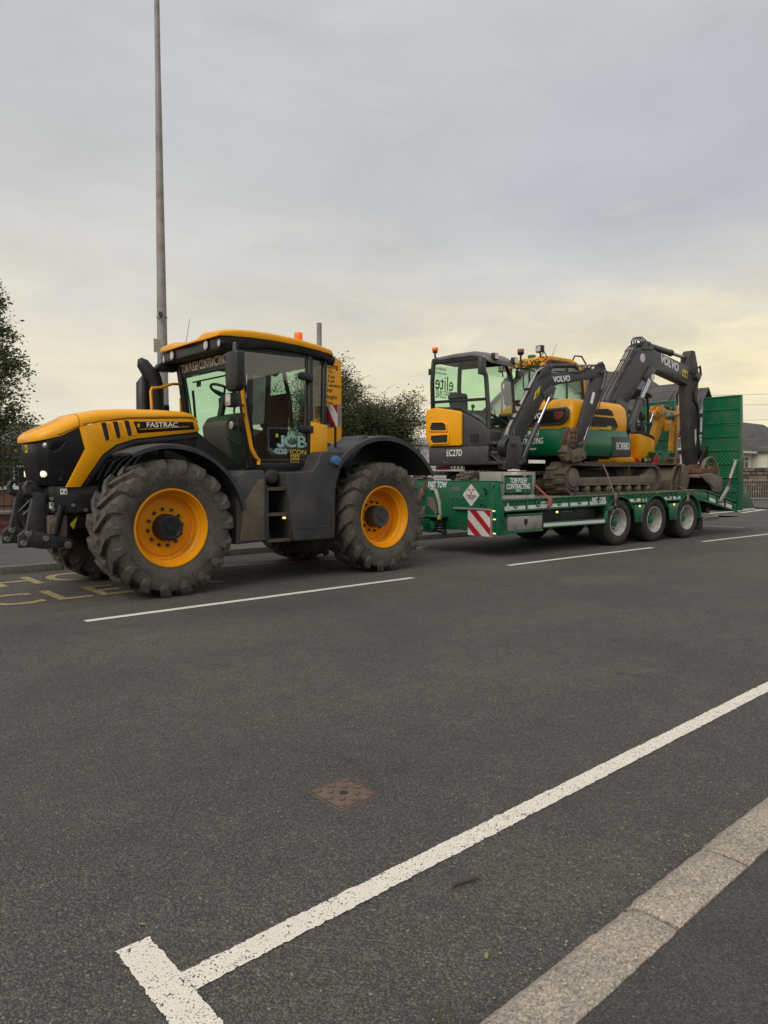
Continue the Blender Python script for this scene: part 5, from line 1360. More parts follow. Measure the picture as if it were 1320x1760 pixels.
b = MB(); b.face([(.515, CY[0] + .04, 1.0), (.515, CY[1] - .04, 1.0), (.515, CY[1] - .04, 1.5), (.515, CY[0] + .04, 1.5)]); b.face([(.515, CY[0] + .04, 1.52), (.515, CY[1] - .04, 1.52), (.45, CY[1] - .04, 2.2), (.45, CY[0] + .04, 2.2)]); b.face([(.45, CY[0] + .04, 2.2), (.45, CY[1] - .04, 2.2), (.30, CY[1] - .04, 2.54), (.30, CY[0] + .04, 2.54)]); b.build('windscreen', M['glass_front'], ex, smooth=0)
b = MB(); b.face([(-.82, CY[0] + .05, 1.74), (-.82, CY[1] - .05, 1.74), (-.80, CY[1] - .05, 2.56), (-.80, CY[0] + .05, 2.56)]); rw = b.build('rear_window', M['glass'], ex, smooth=0)
# hire firm's name on the rear glass, read from outside so it shows reversed through the cab
text('elite', rw, M['sign_black'], .40, (-.823, -.23, 2.22), (0, -1, 0), (.03, 0, 1), sx=.90, bold=.006)
text('PIPELINE', rw, M['sign_black'], .22, (-.830, -.24, 2.0), (0, -1, 0), (.03, 0, 1), sx=.66, bold=.0)
text('DRAINAGE\nwater and gas', rw, M['sign_black'], .075, (-.815, -.36, 2.46), (0, -1, 0), (.03, 0, 1), sx=.9)
b = MB(); b.box(-.45, .0, -.42, .02, 1.30, 1.46); b.prism([(-.52, 1.42), (-.64, 1.96), (-.54, 2.03), (-.40, 2.01), (-.38, 1.42)], -.40, .0); b.build('seat', M['seat'], ex, bevel=.05, seg=3)
b = MB(); b.box(.25, .45, -.30, -.10, 1.0, 1.30); b.prism([(.22, 1.35), (.16, 1.48), (.42, 1.48), (.44, 1.35)], -.28, -.08)
for y in (-.45, -.38): b.tube([(.40, y, 1.0), (.42, y, 1.45)], .010, 6)
for y in (-.50, .12): b.tube([(.0, y, 1.45), (.05, y, 1.68)], .02, 6); b.ball((.05, y, 1.70), .04); b.box(-.4, .05, y - .07, y + .07, 1.38, 1.45)
b.build('cab_control', M['seat'], ex, bevel=.01, split=True)
b = MB(); b.box(.44, .52, -.94, -.76, 2.22, 2.53); mr = b.build('mirror', M['volvo_grey'], ex, bevel=.02)
b = MB(); b.tube([(.48, -.78, 2.50), (.42, -.66, 2.54)], .02, 6); b.tube([(.48, -.78, 2.28), (.42, -.66, 2.3)], .015, 6); b.build('mirror_arm', M['black'], mr)
for y, lab in ((-.52, 0), (.16, 1)):
    b = MB(); b.box(.50, .58, y - .07, y + .07, 2.52, 2.64); b.tube([(.46, y, 2.50), (.54, y, 2.56)], .02, 6); lp = b.build('work_lamp', M['black'], ex, bevel=.015)
    b = MB(); b.box(.58, .585, y - .055, y + .055, 2.535, 2.625); b.build('lamp_lens', M['lens'], lp)
b = MB(); b.tube([(.44, .20, 2.5), (.50, .28, 2.46), (.52, .34, 2.42)], .015, 6); b.box(.48, .54, .30, .42, 2.26, 2.42); b.build('mirror', M['black'], ex, bevel=.015)
b = MB(); b.tube([(-.78, -.50, 2.66), (-.84, -.52, 2.72), (-.84, -.52, 2.82)], .02, 8); b.cyl((-.84, -.52, 2.80), (-.84, -.52, 2.84), .05, n=14); bc = b.build('beacon_base', M['black'], ex)
b = MB(); b.cyl((-.84, -.52, 2.84), (-.84, -.52, 2.90), .062, n=16); b.build('beacon_lens', M['orange_lens'], bc, bevel=.01)
b = MB(); b.box(-.90, -.83, -.66, -.56, 2.36, 2.48); b.tube([(-.86, -.6, 2.48), (-.84, -.58, 2.62)], .015, 6); b.build('rear_lamp', M['black'], ex, bevel=.015)
b = MB(); b.tube([(.53, -.30, 1.05), (.53, -.42, 1.35), (.525, -.50, 1.62)], .009, 6); b.tube([(.47, .10, 2.38), (.50, .16, 2.30), (.49, .18, 2.2)], .012, 6); b.build('wiper_arm', M['black'], ex, split=True)
# swing post, boom and stick, swung round to lie along the trailer edge (own frame: s along the boom)
setxf(base)
b = MB()
for z in (.62, .80, .98):
    b.prism([(1.05, 1.00), (.92, .72), (.82, .42), (.66, .42), (.60, .72), (.72, 1.0)], z0 + z - .03, z0 + z + .03, 'z')
b.cyl((.72, .50, z0 + .50), (.72, .50, z0 + 1.10), .075, n=16)
b.build('swing_bracket', M['volvo_grey'], ex, bevel=.008)
setxf(base @ T(.72, .45, 0) @ RZ(-13))
b = MB()
for y in (-.15, .10): b.prism([(-.10, z0 + .52), (.16, z0 + .50), (.22, z0 + .90), (.14, z0 + 1.10), (-.04, z0 + 1.08), (-.12, z0 + .9)], y, y + .05)
b.cyl((.02, -.19, 1.96), (.02, .19, 1.96), .05); b.cyl((.16, -.17, 1.62), (.16, .17, 1.62), .04)
b.build('swing_post', M['volvo_grey'], ex, bevel=.008)
BW = .062
BO = [(-.06, 1.90), (.06, 2.22), (.34, 2.70), (.56, 3.10), (.66, 3.22), (.80, 3.28), (1.0, 3.27), (2.06, 3.42), (2.17, 3.38), (2.15, 3.28), (1.92, 3.22), (1.05, 3.06), (.90, 2.98), (.76, 2.80), (.46, 2.30), (.22, 1.90), (.08, 1.80), (-.04, 1.82)]
bo = slab(BO, -BW, BW).build('boom', M['volvo_grey'], ex, bevel=.016, seg=2)
b = MB()
for y in (-.085, .06): b.prism([(.58, 3.12), (.68, 3.32), (.80, 3.42), (.92, 3.40), (.88, 3.26)], y, y + .025)
b.prism([(.70, 2.88), (.80, 2.68), (.92, 2.78), (1.0, 3.0), (.88, 3.04)], -.085, -.06)
b.cyl((.86, -.10, 3.36), (.86, .10, 3.36), .03); b.cyl((2.09, -.10, 3.34), (2.09, .10, 3.34), .045); b.cyl((.86, -.10, 2.84), (.86, .10, 2.84), .032)
b.build('boom_bracket', M['volvo_grey'], bo, bevel=.004, split=True)
text('VOLVO', bo, M['white'], .145, (1.14, -BW - .002, 3.165), (1, 0, .13), (-.13, 0, 1), sx=.80, bold=.03)
b = MB(); b.prism([(.50, 2.74), (.62, 2.86), (.66, 3.02), (.54, 2.90)], -BW - .0025, -BW - .0005); ds = b.build('warning_decal', M['decal_yellow'], bo)
b = MB(); b.prism([(.54, 2.80), (.60, 2.86), (.59, 2.92)], -BW - .0035, -BW - .0026); b.build('decal_symbol', M['sign_black'], ds)
hyd(ex, (.24, -.10, 1.68), (.86, -.085, 2.84), .56, .05, .026)
hyd(ex, (.86, 0, 3.39), (2.09, 0, 3.49), .52, .042, .022)
for k in range(4):
    o_ = k * .026 - .04
    b = MB(); b.tube([(.06, o_ * 1.6, 1.98), (-.06, o_ * 1.6, 2.12), (.0, o_, 2.26), (.28, o_, 2.72), (.50, o_, 3.10), (.60, o_, 3.27), (.74, o_, 3.36)], .0085, 6)
    b.build('boom_pipe', M['alu'] if k < 3 else M['black'], bo)
b = MB()
for t_ in ((.10, 2.42), (.17, 2.54), (.24, 2.66), (.42, 2.95)): b.bar((t_[0] - .03, -.07, t_[1]), (t_[0] - .03, .07, t_[1]), .03, .02, (0, 0, 1))
b.build('pipe_clip', M['black'], bo, split=True)
b = MB()
for k in range(4): b.tube([(.06 - .22 * math.sin(a), -.10 + k * .055, 1.90 - .19 * math.cos(a)) for a in [math.pi * q / 10 for q in range(11)]] + [(.08, -.06 + k * .035, 2.20)], .027, 8)
for k in range(3): b.tube([(.12, .05 + k * .05, z0 + .55 + k * .08), (-.08, .05 + k * .05, z0 + .60 + k * .06), (-.16, .25, z0 + .75 + k * .08), (-.1, .6, z0 + .75)], .02, 8)
b.tube([(1.0, -.03, 3.30), (1.5, -.07, 3.30), (1.9, -.08, 3.46), (2.10, -.08, 3.50), (2.20, -.085, 3.34), (2.08, -.08, 2.9), (1.98, -.08, 2.6)], .012, 6)
b.build('hydraulic_hose', M['black'], ex, split=True)
ST = [(2.02, 3.50), (2.12, 3.56), (2.19, 3.48), (2.15, 3.22), (1.99, 2.80), (1.82, 2.42), (1.55, 1.80), (1.46, 1.74), (1.42, 1.86), (1.61, 2.40), (1.78, 2.90), (1.90, 3.24)]
sk_ = slab(ST, -.055, .055).build('stick', M['volvo_grey'], ex, bevel=.014)
b = MB(); b.prism([(1.82, 2.76), (1.88, 2.97), (1.94, 2.96), (1.88, 2.74)], -.0575, -.0555); b.build('stick_decal', M['white'], sk_)
hyd(ex, (2.12, .0, 3.0), (1.72, .0, 2.04), .70, .036, .018)
b = MB(); b.bar((1.72, -.05, 2.04), (1.64, -.05, 1.78), .02, .04); b.bar((1.72, -.05, 2.04), (1.54, -.05, 1.98), .02, .04); b.build('bucket_link', M['brown_steel'], ex)
b = MB()
for y in (-.10, .075): b.prism([(1.32, 2.24), (1.44, 2.30), (1.52, 2.24), (1.48, 1.98), (1.38, 1.90), (1.28, 1.98)], y, y + .025)
sp = b.build('link_plate', M['rust'], ex, bevel=.005)
b = MB()
for i in range(2):
    for j_ in range(3): b.cyl((1.355 + i * .085, -.104, 2.0 + j_ * .095), (1.355 + i * .085, -.098, 2.0 + j_ * .095), .026, n=10)
b.build('link_hole', M['sign_black'], sp, split=True)
b = MB()
b.prism([(1.26, 1.96), (1.38, 1.94), (1.44, 1.80), (1.40, 1.68), (1.26, 1.66), (1.20, 1.76)], -.08, .08)
for y in (-.11, .08): b.prism([(1.38, 1.86), (1.56, 1.92), (1.70, 1.84), (1.70, 1.72), (1.56, 1.66), (1.38, 1.64)], y, y + .03)
b.cyl((1.45, -.13, 1.76), (1.45, .13, 1.76), .042); b.cyl((1.63, -.13, 1.77), (1.63, .13, 1.77), .038); b.cyl((1.22, -.10, 1.84), (1.22, .10, 1.84), .035)
b.build('quick_coupler', M['brown_steel'], ex, bevel=.008)
setxf(base)

# ---------------------------------------------------------------- larger yellow and green excavator
e8 = tthing('midi_excavator', 'larger yellow excavator with green counterweight, grey boom and rubber tracks mid-trailer', 'excavator', 3.6, 1.2, dz(3.6))
z8 = dz(3.6) - .005
track_unit(e8, 1.93, 5.25, .13, .60, z8, .60, 42, M['frame_mud'])
track_unit(e8, 1.93, 5.25, 1.86, 2.33, z8, .60, 42, M['frame_mud'])
b = MB(); b.box(2.9, 4.3, .58, 1.88, z8 + .20, z8 + .58); b.cyl((3.6, 1.22, z8 + .5), (3.6, 1.22, z8 + .80), .55, n=32); b.build('undercarriage', M['chassis'], e8, bevel=.02)
b = MB(); rings = []
for v_ in (.10, 2.36): rings.append([(5.72, v_, z8), (5.80, v_, z8 + .02), (5.74, v_, z8 + .25), (5.84, v_, z8 + .55), (6.0, v_, z8 + .60), (5.98, v_, z8 + .57), (5.74, v_, z8 + .52), (5.66, v_, z8 + .26)])
b.loft(rings)
for v_ in (.10, 2.33): b.prism([(5.62, z8), (5.86, z8), (6.0, z8 + .60), (5.72, z8 + .55)], v_, v_ + .03)
for v_ in (.8, 1.6): b.bar((4.6, v_, z8 + .35), (5.74, v_, z8 + .22), .12, .14)
b.build('dozer_blade', M['brown_steel'], e8, bevel=.008)
b = MB(); b.box(5.60, 6.0, .10, 2.36, z8 + .595, z8 + .615); b.build('blade_edge', M['rust'], e8)
# upper structure, facing the ramps: rear at u = 2.05, camera side v = .12
zb = 1.77
pl_ = [(2.16, .13), (4.02, .13), (4.06, .22), (4.06, 2.25), (3.9, 2.32), (2.5, 2.32), (2.16, 2.0), (2.05, 1.5), (2.02, 1.0), (2.05, .5), (2.09, .22)]
def ring_z(z, k=1.0): return [(3.4 + (x - 3.4) * k, 1.2 + (y - 1.2) * k, z) for x, y in pl_]
b = MB(); b.loft([ring_z(zb, .955), ring_z(zb + .12, 1.0), ring_z(zb + .30, 1.0), ring_z(zb + .42, .985), ring_z(zb + .55, .955)])
cw = b.build('counterweight', M['green2'], e8, bevel=.025, seg=3)
b = MB(); b.prism([(3.45, zb + .0), (4.065, zb + .0), (4.075, zb + .08), (4.075, zb + .40), (3.47, zb + .40)], .105, .16)
b.box(3.9, 4.08, .12, 1.0, zb, zb + .4)
gs = b.build('side_skirt', M['volvo_grey'], e8, bevel=.015)
text('ECR88D', gs, M['white'], .20, (3.77, .1025, zb + .21), (1, 0, .01), (0, 0, 1), sx=.62, bold=.004, sp=1.08)
b = MB(); b.box(2.9, 3.9, .5, 1.9, z8 + .7, zb + .05); b.build('slew_frame', M['chassis'], e8)
for body, z, size in (('TOM PUGH', 2.20, .165), ('CONTRACTING', 2.06, .165), ('LIMITED', 1.965, .06), ('www.tompughcontracting.co.uk', 1.915, .05)):
    text(body, cw, M['white'], size, (2.016, 1.08, z), (.0, -1, 0), (0, 0, 1), sx=.62, bold=.018, ext=.004, shear=.05)
# hood above: yellow with grille, black rear panel and tail lamp
hp = [(2.20, .16), (3.98, .16), (4.02, .25), (4.02, 1.12), (2.75, 1.15), (2.75, 2.2), (2.5, 2.22), (2.2, 1.95), (2.10, 1.4), (2.08, .9), (2.10, .4)]
def ring_h(z, k=1.0, dx=0): return [(3.0 + (x - 3.0) * k + dx, 1.0 + (y - 1.0) * k, z) for x, y in hp]
b = MB(); b.loft([ring_h(2.28, .99), ring_h(2.5, 1.0), ring_h(2.68, .985), ring_h(2.77, .955), ring_h(2.84, .88), ring_h(2.875, .72)])
hd = b.build('engine_hood', M['yellow'], e8, bevel=.012, seg=2)
def rear_pt(v_, z, o=0):          # point on the curved rear of the hood
    return (2.085 + .04 * ((v_ - .95) ** 2) * 1.2 - o, v_, z)
def rear_patch(name, P, mat_, o, parent, bev=0):
    b = MB(); n = 8
    us = [min(p[0] for p in P) + (max(p[0] for p in P) - min(p[0] for p in P)) * i / n for i in range(n + 1)]
    b.prism([(p[0], p[1]) for p in P], 2.075 - o, 2.12, 'x')
    return b.build(name, mat_, parent, bevel=bev)
rp = rear_patch('rear_panel', [(1.9, 2.66), (.22, 2.68), (.16, 2.62), (.18, 2.47), (.34, 2.36), (1.9, 2.35)], M['volvo_grey'], .015, hd, .012)
rear_patch('rear_glazing', [(1.85, 2.62), (.26, 2.64), (.22, 2.60), (.24, 2.49), (.36, 2.41), (1.85, 2.40)], M['black_gloss'], .018, rp)
rear_patch('tail_lamp', [(.50, 2.61), (.28, 2.62), (.25, 2.58), (.27, 2.51), (.38, 2.45), (.47, 2.47)], M['red_lens'], .021, rp)
text('VOLVO', rp, M['white'], .155, (2.055, 1.02, 2.545), (0, -1, 0), (0, 0, 1), sx=.95, bold=.03)
for P in ([(2.66, 2.585), (2.70, 2.665), (3.30, 2.71), (3.44, 2.67), (3.50, 2.585)], [(2.66, 2.54), (3.52, 2.54), (3.60, 2.47), (3.66, 2.36), (2.82, 2.35)]):
    b = MB(); b.prism(P, .148, .17); b.build('side_grille', M['mesh_black'], hd)
b = MB(); b.prism([(3.05, 2.30), (3.42, 2.305), (3.42, 2.375), (3.28, 2.37), (3.28, 2.34), (3.05, 2.335)], .145, .165); wd = b.build('warning_decal', M['decal_yellow'], hd)
b = MB(); b.box(3.44, 3.60, .150, .16, 2.31, 2.355)
b.build('badge', M['volvo_grey'], hd)
# cab on the far side
cx0, cx1, cv0, cv1 = 2.64, 3.95, 1.22, 2.22
b = MB()
for v_ in (cv0, cv1 - .07):
    b.box(cx0, cx0 + .12, v_, v_ + .07, 2.2, 3.64); b.box(cx0, 4.02, v_, v_ + .07, 2.2, 2.97)
    P = [(cx0 + .0, 3.62), (cx0 + .06, 3.76), (cx0 + .2, 3.82), (3.55, 3.82), (3.82, 3.74), (3.98, 3.55), (4.05, 3.1), (4.05, 2.9), (3.97, 2.9), (3.97, 3.1), (3.90, 3.5), (3.76, 3.65), (3.5, 3.73), (cx0 + .22, 3.73), (cx0 + .12, 3.64)]
    for p_, q_ in zip(P[:7], P[1:8]): b.bar((p_[0], v_ + .035, p_[1] - .02), (q_[0], v_ + .035, q_[1] - .02), .07, .08)
b.box(cx0, cx0 + .08, cv0 + .07, cv1 - .07, 3.66, 3.80); b.box(cx0 + .06, 3.62, cv0 + .05, cv1 - .05, 3.77, 3.83)
b.box(cx0, cx0 + .10, cv0 + .07, cv1 - .07, 2.2, 2.62)
cb = b.build('cab_shell', M['yellow_old'], e8, bevel=.012)
b = MB()
fr_ = [(cx0 + .10, 2.96), (cx0 + .10, 3.62), (cx0 + .22, 3.725), (3.5, 3.725), (3.76, 3.65), (3.90, 3.5), (3.97, 3.1), (3.97, 2.96)]
for y in (cv0 - .006, cv1 + .006):
    b.tube([(x, y, z) for x, z in fr_ + fr_[:1]], .028, 6); b.tube([(3.40, y, 2.96), (3.40, y, 3.72)], .022, 6)
for q in ((cv0 + .05, cv1 - .05),):
    b.tube([(cx0 - .006, q[0], 2.96), (cx0 - .006, q[0], 3.62), (cx0 - .006, q[1], 3.62), (cx0 - .006, q[1], 2.96), (cx0 - .006, q[0], 2.96)], .03, 6)
b.box(cx0 - .01, cx0 + .0, cv0 + .05, cv1 - .05, 2.60, 2.97)
b.build('window_seal', M['black'], cb)
b = MB()
for y in (cv0 + .02, cv1 - .02): b.face([(x, y, z) for x, z in fr_])
b.face([(cx0 + .02, cv0 + .07, 2.96), (cx0 + .02, cv1 - .07, 2.96), (cx0 + .02, cv1 - .07, 3.62), (cx0 + .02, cv0 + .07, 3.62)]); b.face([(4.0, cv0 + .07, 2.5), (4.0, cv1 - .07, 2.5), (3.94, cv1 - .07, 3.5), (3.94, cv0 + .07, 3.5)])
b.build('cab_glass', M['glass'], cb, smooth=0)
b = MB(); b.box(3.02, 3.35, 1.5, 1.95, 2.6, 2.8); b.prism([(2.95, 2.7), (2.88, 3.25), (3.0, 3.3), (3.1, 2.7)], 1.5, 1.95); b.build('seat', M['red'] if False else M['seat'], e8, bevel=.04)
text('VOLVO', cb, M['volvo_grey'], .14, (cx0 - .003, 1.62, 3.715), (0, -1, 0), (0, 0, 1), sx=1.35, bold=.02)
b = MB(); b.tube([(cx0 - .05, 1.78, 3.60), (cx0 - .05, 1.78, 3.95)], .022, 8); b.cyl((cx0 - .05, 1.78, 3.90), (cx0 - .05, 1.78, 3.94), .05, .075, n=14); bc = b.build('beacon_base', M['black'], e8)
b = MB(); b.cyl((cx0 - .05, 1.78, 3.94), (cx0 - .05, 1.78, 4.02), .07, n=18); b.build('beacon_lens', M['brown_lens'], bc, bevel=.01)
b = MB(); b.cyl((2.80, 1.66, 3.82), (2.80, 1.66, 3.90), .085, n=18); b.build('roof_vent', M['green2'], e8, bevel=.012)
def wlamp(u, v_, z, s=1):
    b = MB(); b.box(u - .05, u + .05, v_ - .075, v_ + .075, z - .07, z + .07); b.tube([(u, v_, z - .07), (u + .02, v_, z - .17)], .018, 6); lp = b.build('work_lamp', M['black'], e8, bevel=.015)
    b = MB(); b.box(u - .056, u - .05, v_ - .055, v_ + .055, z - .05, z + .05); b.build('lamp_lens', M['lens'], lp)
wlamp(cx0 - .02, 1.30, 3.96); wlamp(cx0 - .12, 2.22, 3.66)
b = MB(); b.tube([(cx0, 1.28, 3.84), (cx0 - .06, 1.16, 3.88), (cx0 - .03, 1.10, 3.76), (cx0, 1.26, 3.70), (cx0 - .05, 1.45, 3.72), (cx0 - .03, 1.55, 3.64)], .012, 6); b.tube([(cx0 - .05, 1.78, 3.8), (cx0 - .1, 1.75, 3.6), (cx0 - .05, 1.7, 3.45), (cx0 - .03, 1.72, 3.2)], .012, 6); b.build('lamp_cable', M['black'], e8, split=True)
b = MB(); b.tube([(3.10, 1.4, 3.82), (3.22, 1.35, 4.15)], [.005, .003], 5); b.build('aerial', M['black'], e8)
b = MB(); b.tube([(3.62, 1.26, 3.80), (3.66, 1.22, 3.92), (3.84, 1.18, 3.92), (3.98, 1.16, 3.76), (4.05, 1.15, 3.66)], .018, 6); b.box(4.0, 4.08, 1.10, 1.22, 3.54, 3.70); b.build('front_lamp_arm', M['black'], e8)
b = MB(); b.tube([(2.60, 2.30, 2.5), (2.60, 2.30, 3.35), (2.62, 2.22, 3.45)], .028, 8); b.build('rear_handrail', M['strap_red'], e8)
b = MB(); b.prism([(2.62, 2.05), (2.56, 2.18), (2.60, 2.24), (2.66, 2.1)], 2.9, 3.45, 'z'); b.build('rear_mirror', M['black'], e8, bevel=.01)
# boom, stick
V8 = .92
V8W = .115
b = MB()
for v_ in (V8 - .24, V8 + .18): b.prism([(3.9, 1.9), (4.6, 1.95), (4.85, 2.35), (4.85, 2.95), (4.55, 3.05), (4.0, 2.6)], v_, v_ + .06)
b.cyl((4.55, V8 - .3, 2.86), (4.55, V8 + .3, 2.86), .08); b.cyl((4.72, V8 - .28, 2.4), (4.72, V8 + .28, 2.4), .07)
b.build('boom_foot', M['volvo_grey'], e8, bevel=.012)
BO = [(4.36, 2.75), (4.52, 3.10), (5.18, 3.92), (5.40, 4.18), (5.62, 4.28), (5.86, 4.28), (7.6, 4.02), (7.98, 3.90), (8.06, 3.76), (7.94, 3.62), (7.5, 3.58), (6.22, 3.78), (5.92, 3.78), (5.68, 3.62), (4.86, 2.82), (4.62, 2.66)]
bo = slab(BO, V8 - V8W, V8 + V8W).build('boom', M['volvo_grey'], e8, bevel=.025, seg=2)
b = MB()
for v_ in (V8 - .14, V8 + .10): b.prism([(5.48, 4.20), (5.66, 4.40), (5.84, 4.40), (5.98, 4.24)], v_, v_ + .04)
b.prism([(5.58, 3.60), (5.72, 3.44), (5.92, 3.56), (6.08, 3.82), (5.84, 3.86)], V8 - .15, V8 - .11)
b.cyl((5.78, V8 - .15, 4.35), (5.78, V8 + .15, 4.35), .045); b.cyl((7.86, V8 - .22, 3.80), (7.86, V8 + .22, 3.80), .10); b.cyl((5.80, V8 - .2, 3.60), (5.80, V8 + .2, 3.60), .05)
b.build('boom_bracket', M['volvo_grey'], bo, bevel=.006, split=True)
text('VOLVO', bo, M['white'], .26, (6.70, V8 - .1175, 4.0), (1, 0, -.19), (.19, 0, 1), sx=.92, bold=.03)
b = MB(); b.prism([(7.26, 3.77), (7.50, 3.725), (7.515, 3.89), (7.275, 3.935)], V8 - .1185, V8 - .1155); ds = b.build('warning_decal', M['decal_yellow'], bo)
b = MB(); b.prism([(7.29, 3.80), (7.37, 3.785), (7.34, 3.88)], V8 - .1205, V8 - .1187); b.prism([(7.41, 3.77), (7.48, 3.757), (7.487, 3.84), (7.417, 3.853)], V8 - .1205, V8 - .1187); b.build('decal_symbol', M['sign_black'], ds)
b = MB(); b.cyl((5.56, V8 - .114, 4.02), (5.56, V8 - .118, 4.02), .10, n=20); b.build('round_decal', M['hazard_white'], bo)
hyd(e8, (4.90, V8 - .22, 2.42), (5.80, V8 - .16, 3.60), .55, .095, .05)
hyd(e8, (5.78, V8, 4.36), (7.66, V8, 4.24), .62, .07, .04)
for k in range(5):
    o_ = V8 - .10 + k * .05
    b = MB(); b.tube([(4.30, o_, 2.78), (4.32, o_, 3.05), (4.58, o_, 3.38), (5.06, o_, 3.94), (5.30, o_, 4.24), (5.46, o_, 4.34)], .014, 6)
    b.build('boom_pipe', M['volvo_light'] if k % 2 else M['black'], bo)
b = MB()
for t_ in ((4.56, 3.35), (4.80, 3.66), (5.06, 3.94), (5.24, 4.17)): b.bar((t_[0], V8 - .13, t_[1]), (t_[0], V8 + .13, t_[1]), .04, .02, (0, 0, 1))
b.build('pipe_clip', M['volvo_light'], bo, split=True)
b = MB()
for k in range(5): b.tube([(4.2, V8 - .2 + k * .08, 2.6), (4.22, V8 - .2 + k * .08, 2.86), (4.38, V8 - .16 + k * .06, 3.0)], .028, 8)
for k in range(3): b.tube([(5.40, V8 - .06 + k * .06, 4.26), (5.38, V8 - .06 + k * .06, 4.38), (5.46, V8 - .06 + k * .06, 4.47), (5.60, V8 - .06 + k * .06, 4.49), (5.74, V8 - .06 + k * .06, 4.44), (5.86, V8 - .06 + k * .06, 4.32)], .016, 8)
b.tube([(7.6, V8 - .16, 3.85), (7.95, V8 - .19, 4.05), (8.02, V8 - .18, 3.85), (7.86, V8 - .17, 3.62), (7.78, V8 - .15, 3.40), (7.80, V8 - .14, 3.22), (7.96, V8 - .14, 3.10), (8.02, V8 - .14, 2.9), (8.04, V8 - .14, 2.4), (8.12, V8 - .14, 1.9)], .026, 8)
b.tube([(7.7, V8 + .1, 4.0), (8.1, V8 + .1, 3.8), (8.14, V8 + .1, 3.2), (8.2, V8 + .1, 2.5)], .018, 8)
b.build('hydraulic_hose', M['black'], e8, split=True)
ST = [(7.58, 4.26), (7.70, 4.42), (7.84, 4.42), (8.00, 4.05), (8.06, 3.80), (8.01, 3.4), (8.04, 2.6), (8.10, 1.70), (8.02, 1.56), (7.84, 1.56), (7.74, 1.72), (7.62, 2.6), (7.52, 3.5), (7.56, 3.9)]
sk8 = slab(ST, V8 - .12, V8 + .12).build('stick', M['volvo_muddy'], e8, bevel=.02)
b = MB(); b.prism([(7.90, 2.52), (7.96, 2.55), (7.99, 2.30), (7.95, 2.12), (7.90, 2.28)], V8 - .1235, V8 - .1215); b.build('stick_decal', M['hazard_white'], sk8)
hyd(e8, (8.16, V8 + .02, 3.45), (8.26, V8 + .02, 2.1), .6, .05, .03)
b = MB()
for v_ in (V8 - .17, V8 + .13): b.prism([(8.10, 1.78), (8.34, 2.05), (8.60, 2.22), (8.66, 2.05), (8.44, 1.80), (8.2, 1.6)], v_, v_ + .04)
b.prism([(8.36, 2.02), (8.58, 2.18), (8.72, 1.92), (8.54, 1.72)], V8 - .14, V8 + .14)
for v_ in (V8 - .16, V8 + .1): b.prism([(7.66, 1.66), (8.26, 1.70), (8.30, 1.46), (8.06, 1.34), (7.72, 1.36), (7.56, 1.5)], v_, v_ + .06)
b.cyl((7.86, V8 - .2, 1.62), (7.86, V8 + .2, 1.62), .06); b.cyl((8.2, V8 - .2, 1.55), (8.2, V8 + .2, 1.55), .055)
b.build('bucket_linkage', M['chassis'], e8, bevel=.008)

# wide grading bucket hanging from the larger machine
gb = tthing('grading_bucket', 'wide muddy grading bucket with thick hoses at the end of the big grey boom', 'bucket', 7.4, .8, 1.08)
prof = [(6.86, 1.38), (7.06, 1.42), (7.42, 1.46), (7.70, 1.34), (7.84, 1.16), (7.80, 1.02), (7.50, .99), (7.0, 1.02), (6.98, 1.05), (7.5, 1.03), (7.74, 1.06), (7.78, 1.16), (7.66, 1.30), (7.40, 1.415), (7.06, 1.375), (6.87, 1.34)]
b = MB(); b.prism(prof, .10, 1.62); b.build('bucket_shell', M['brown_steel'], gb, bevel=.005)
for v_ in (.07, 1.62):
    b = MB(); b.prism([(6.84, 1.40), (7.30, 1.46), (7.66, 1.40), (7.86, 1.36), (7.90, 1.06), (7.80, .985), (7.42, 1.02), (7.30, 1.16), (7.02, 1.30)], v_, v_ + .035); b.build('end_plate', M['frame_mud'], gb, bevel=.006)
b = MB(); b.prism([(7.0, 1.44), (7.5, 1.44), (7.50, 1.66), (7.05, 1.64)], .45, .52); b.prism([(7.0, 1.44), (7.5, 1.44), (7.50, 1.66), (7.05, 1.64)], 1.1, 1.17); b.box(7.1, 7.5, .2, 1.45, 1.44, 1.56); b.prism([(7.5, 1.4), (7.9, 1.38), (7.92, 1.62), (7.5, 1.62)], .2, .27); b.prism([(7.5, 1.4), (7.9, 1.38), (7.92, 1.62), (7.5, 1.62)], .42, .49); b.build('tilt_bracket', M['rust'], gb, bevel=.006)
b = MB()
for k, o_ in enumerate((0, .08)):
    b.tube([(7.72 + o_ * .4 + (.30 - o_ * .3) * math.cos(a), .26 + o_ + .06 * math.sin(a * .5), 1.50 + (.33 - o_ * .3) * math.sin(a)) for a in [R(200 - i * 20) for i in range(16)]], .026, 8)
b.tube([(8.1, .8, 1.75), (8.3, .74, 1.72), (8.40, .66, 1.58), (8.36, .6, 1.40), (8.2, .55, 1.3), (8.05, .5, 1.25)], .024, 8)
b.build('tilt_hose', M['frame_mud'], gb, split=True)
b = MB()
for k in range(7): b.lathe([(.012, -.006), (.02, 0), (.012, .006)], c=(7.2 + k * .04, .06, 1.22 - k * .018), n=8, closed=True)
b.build('chain_link', M['pin'], gb, split=True)

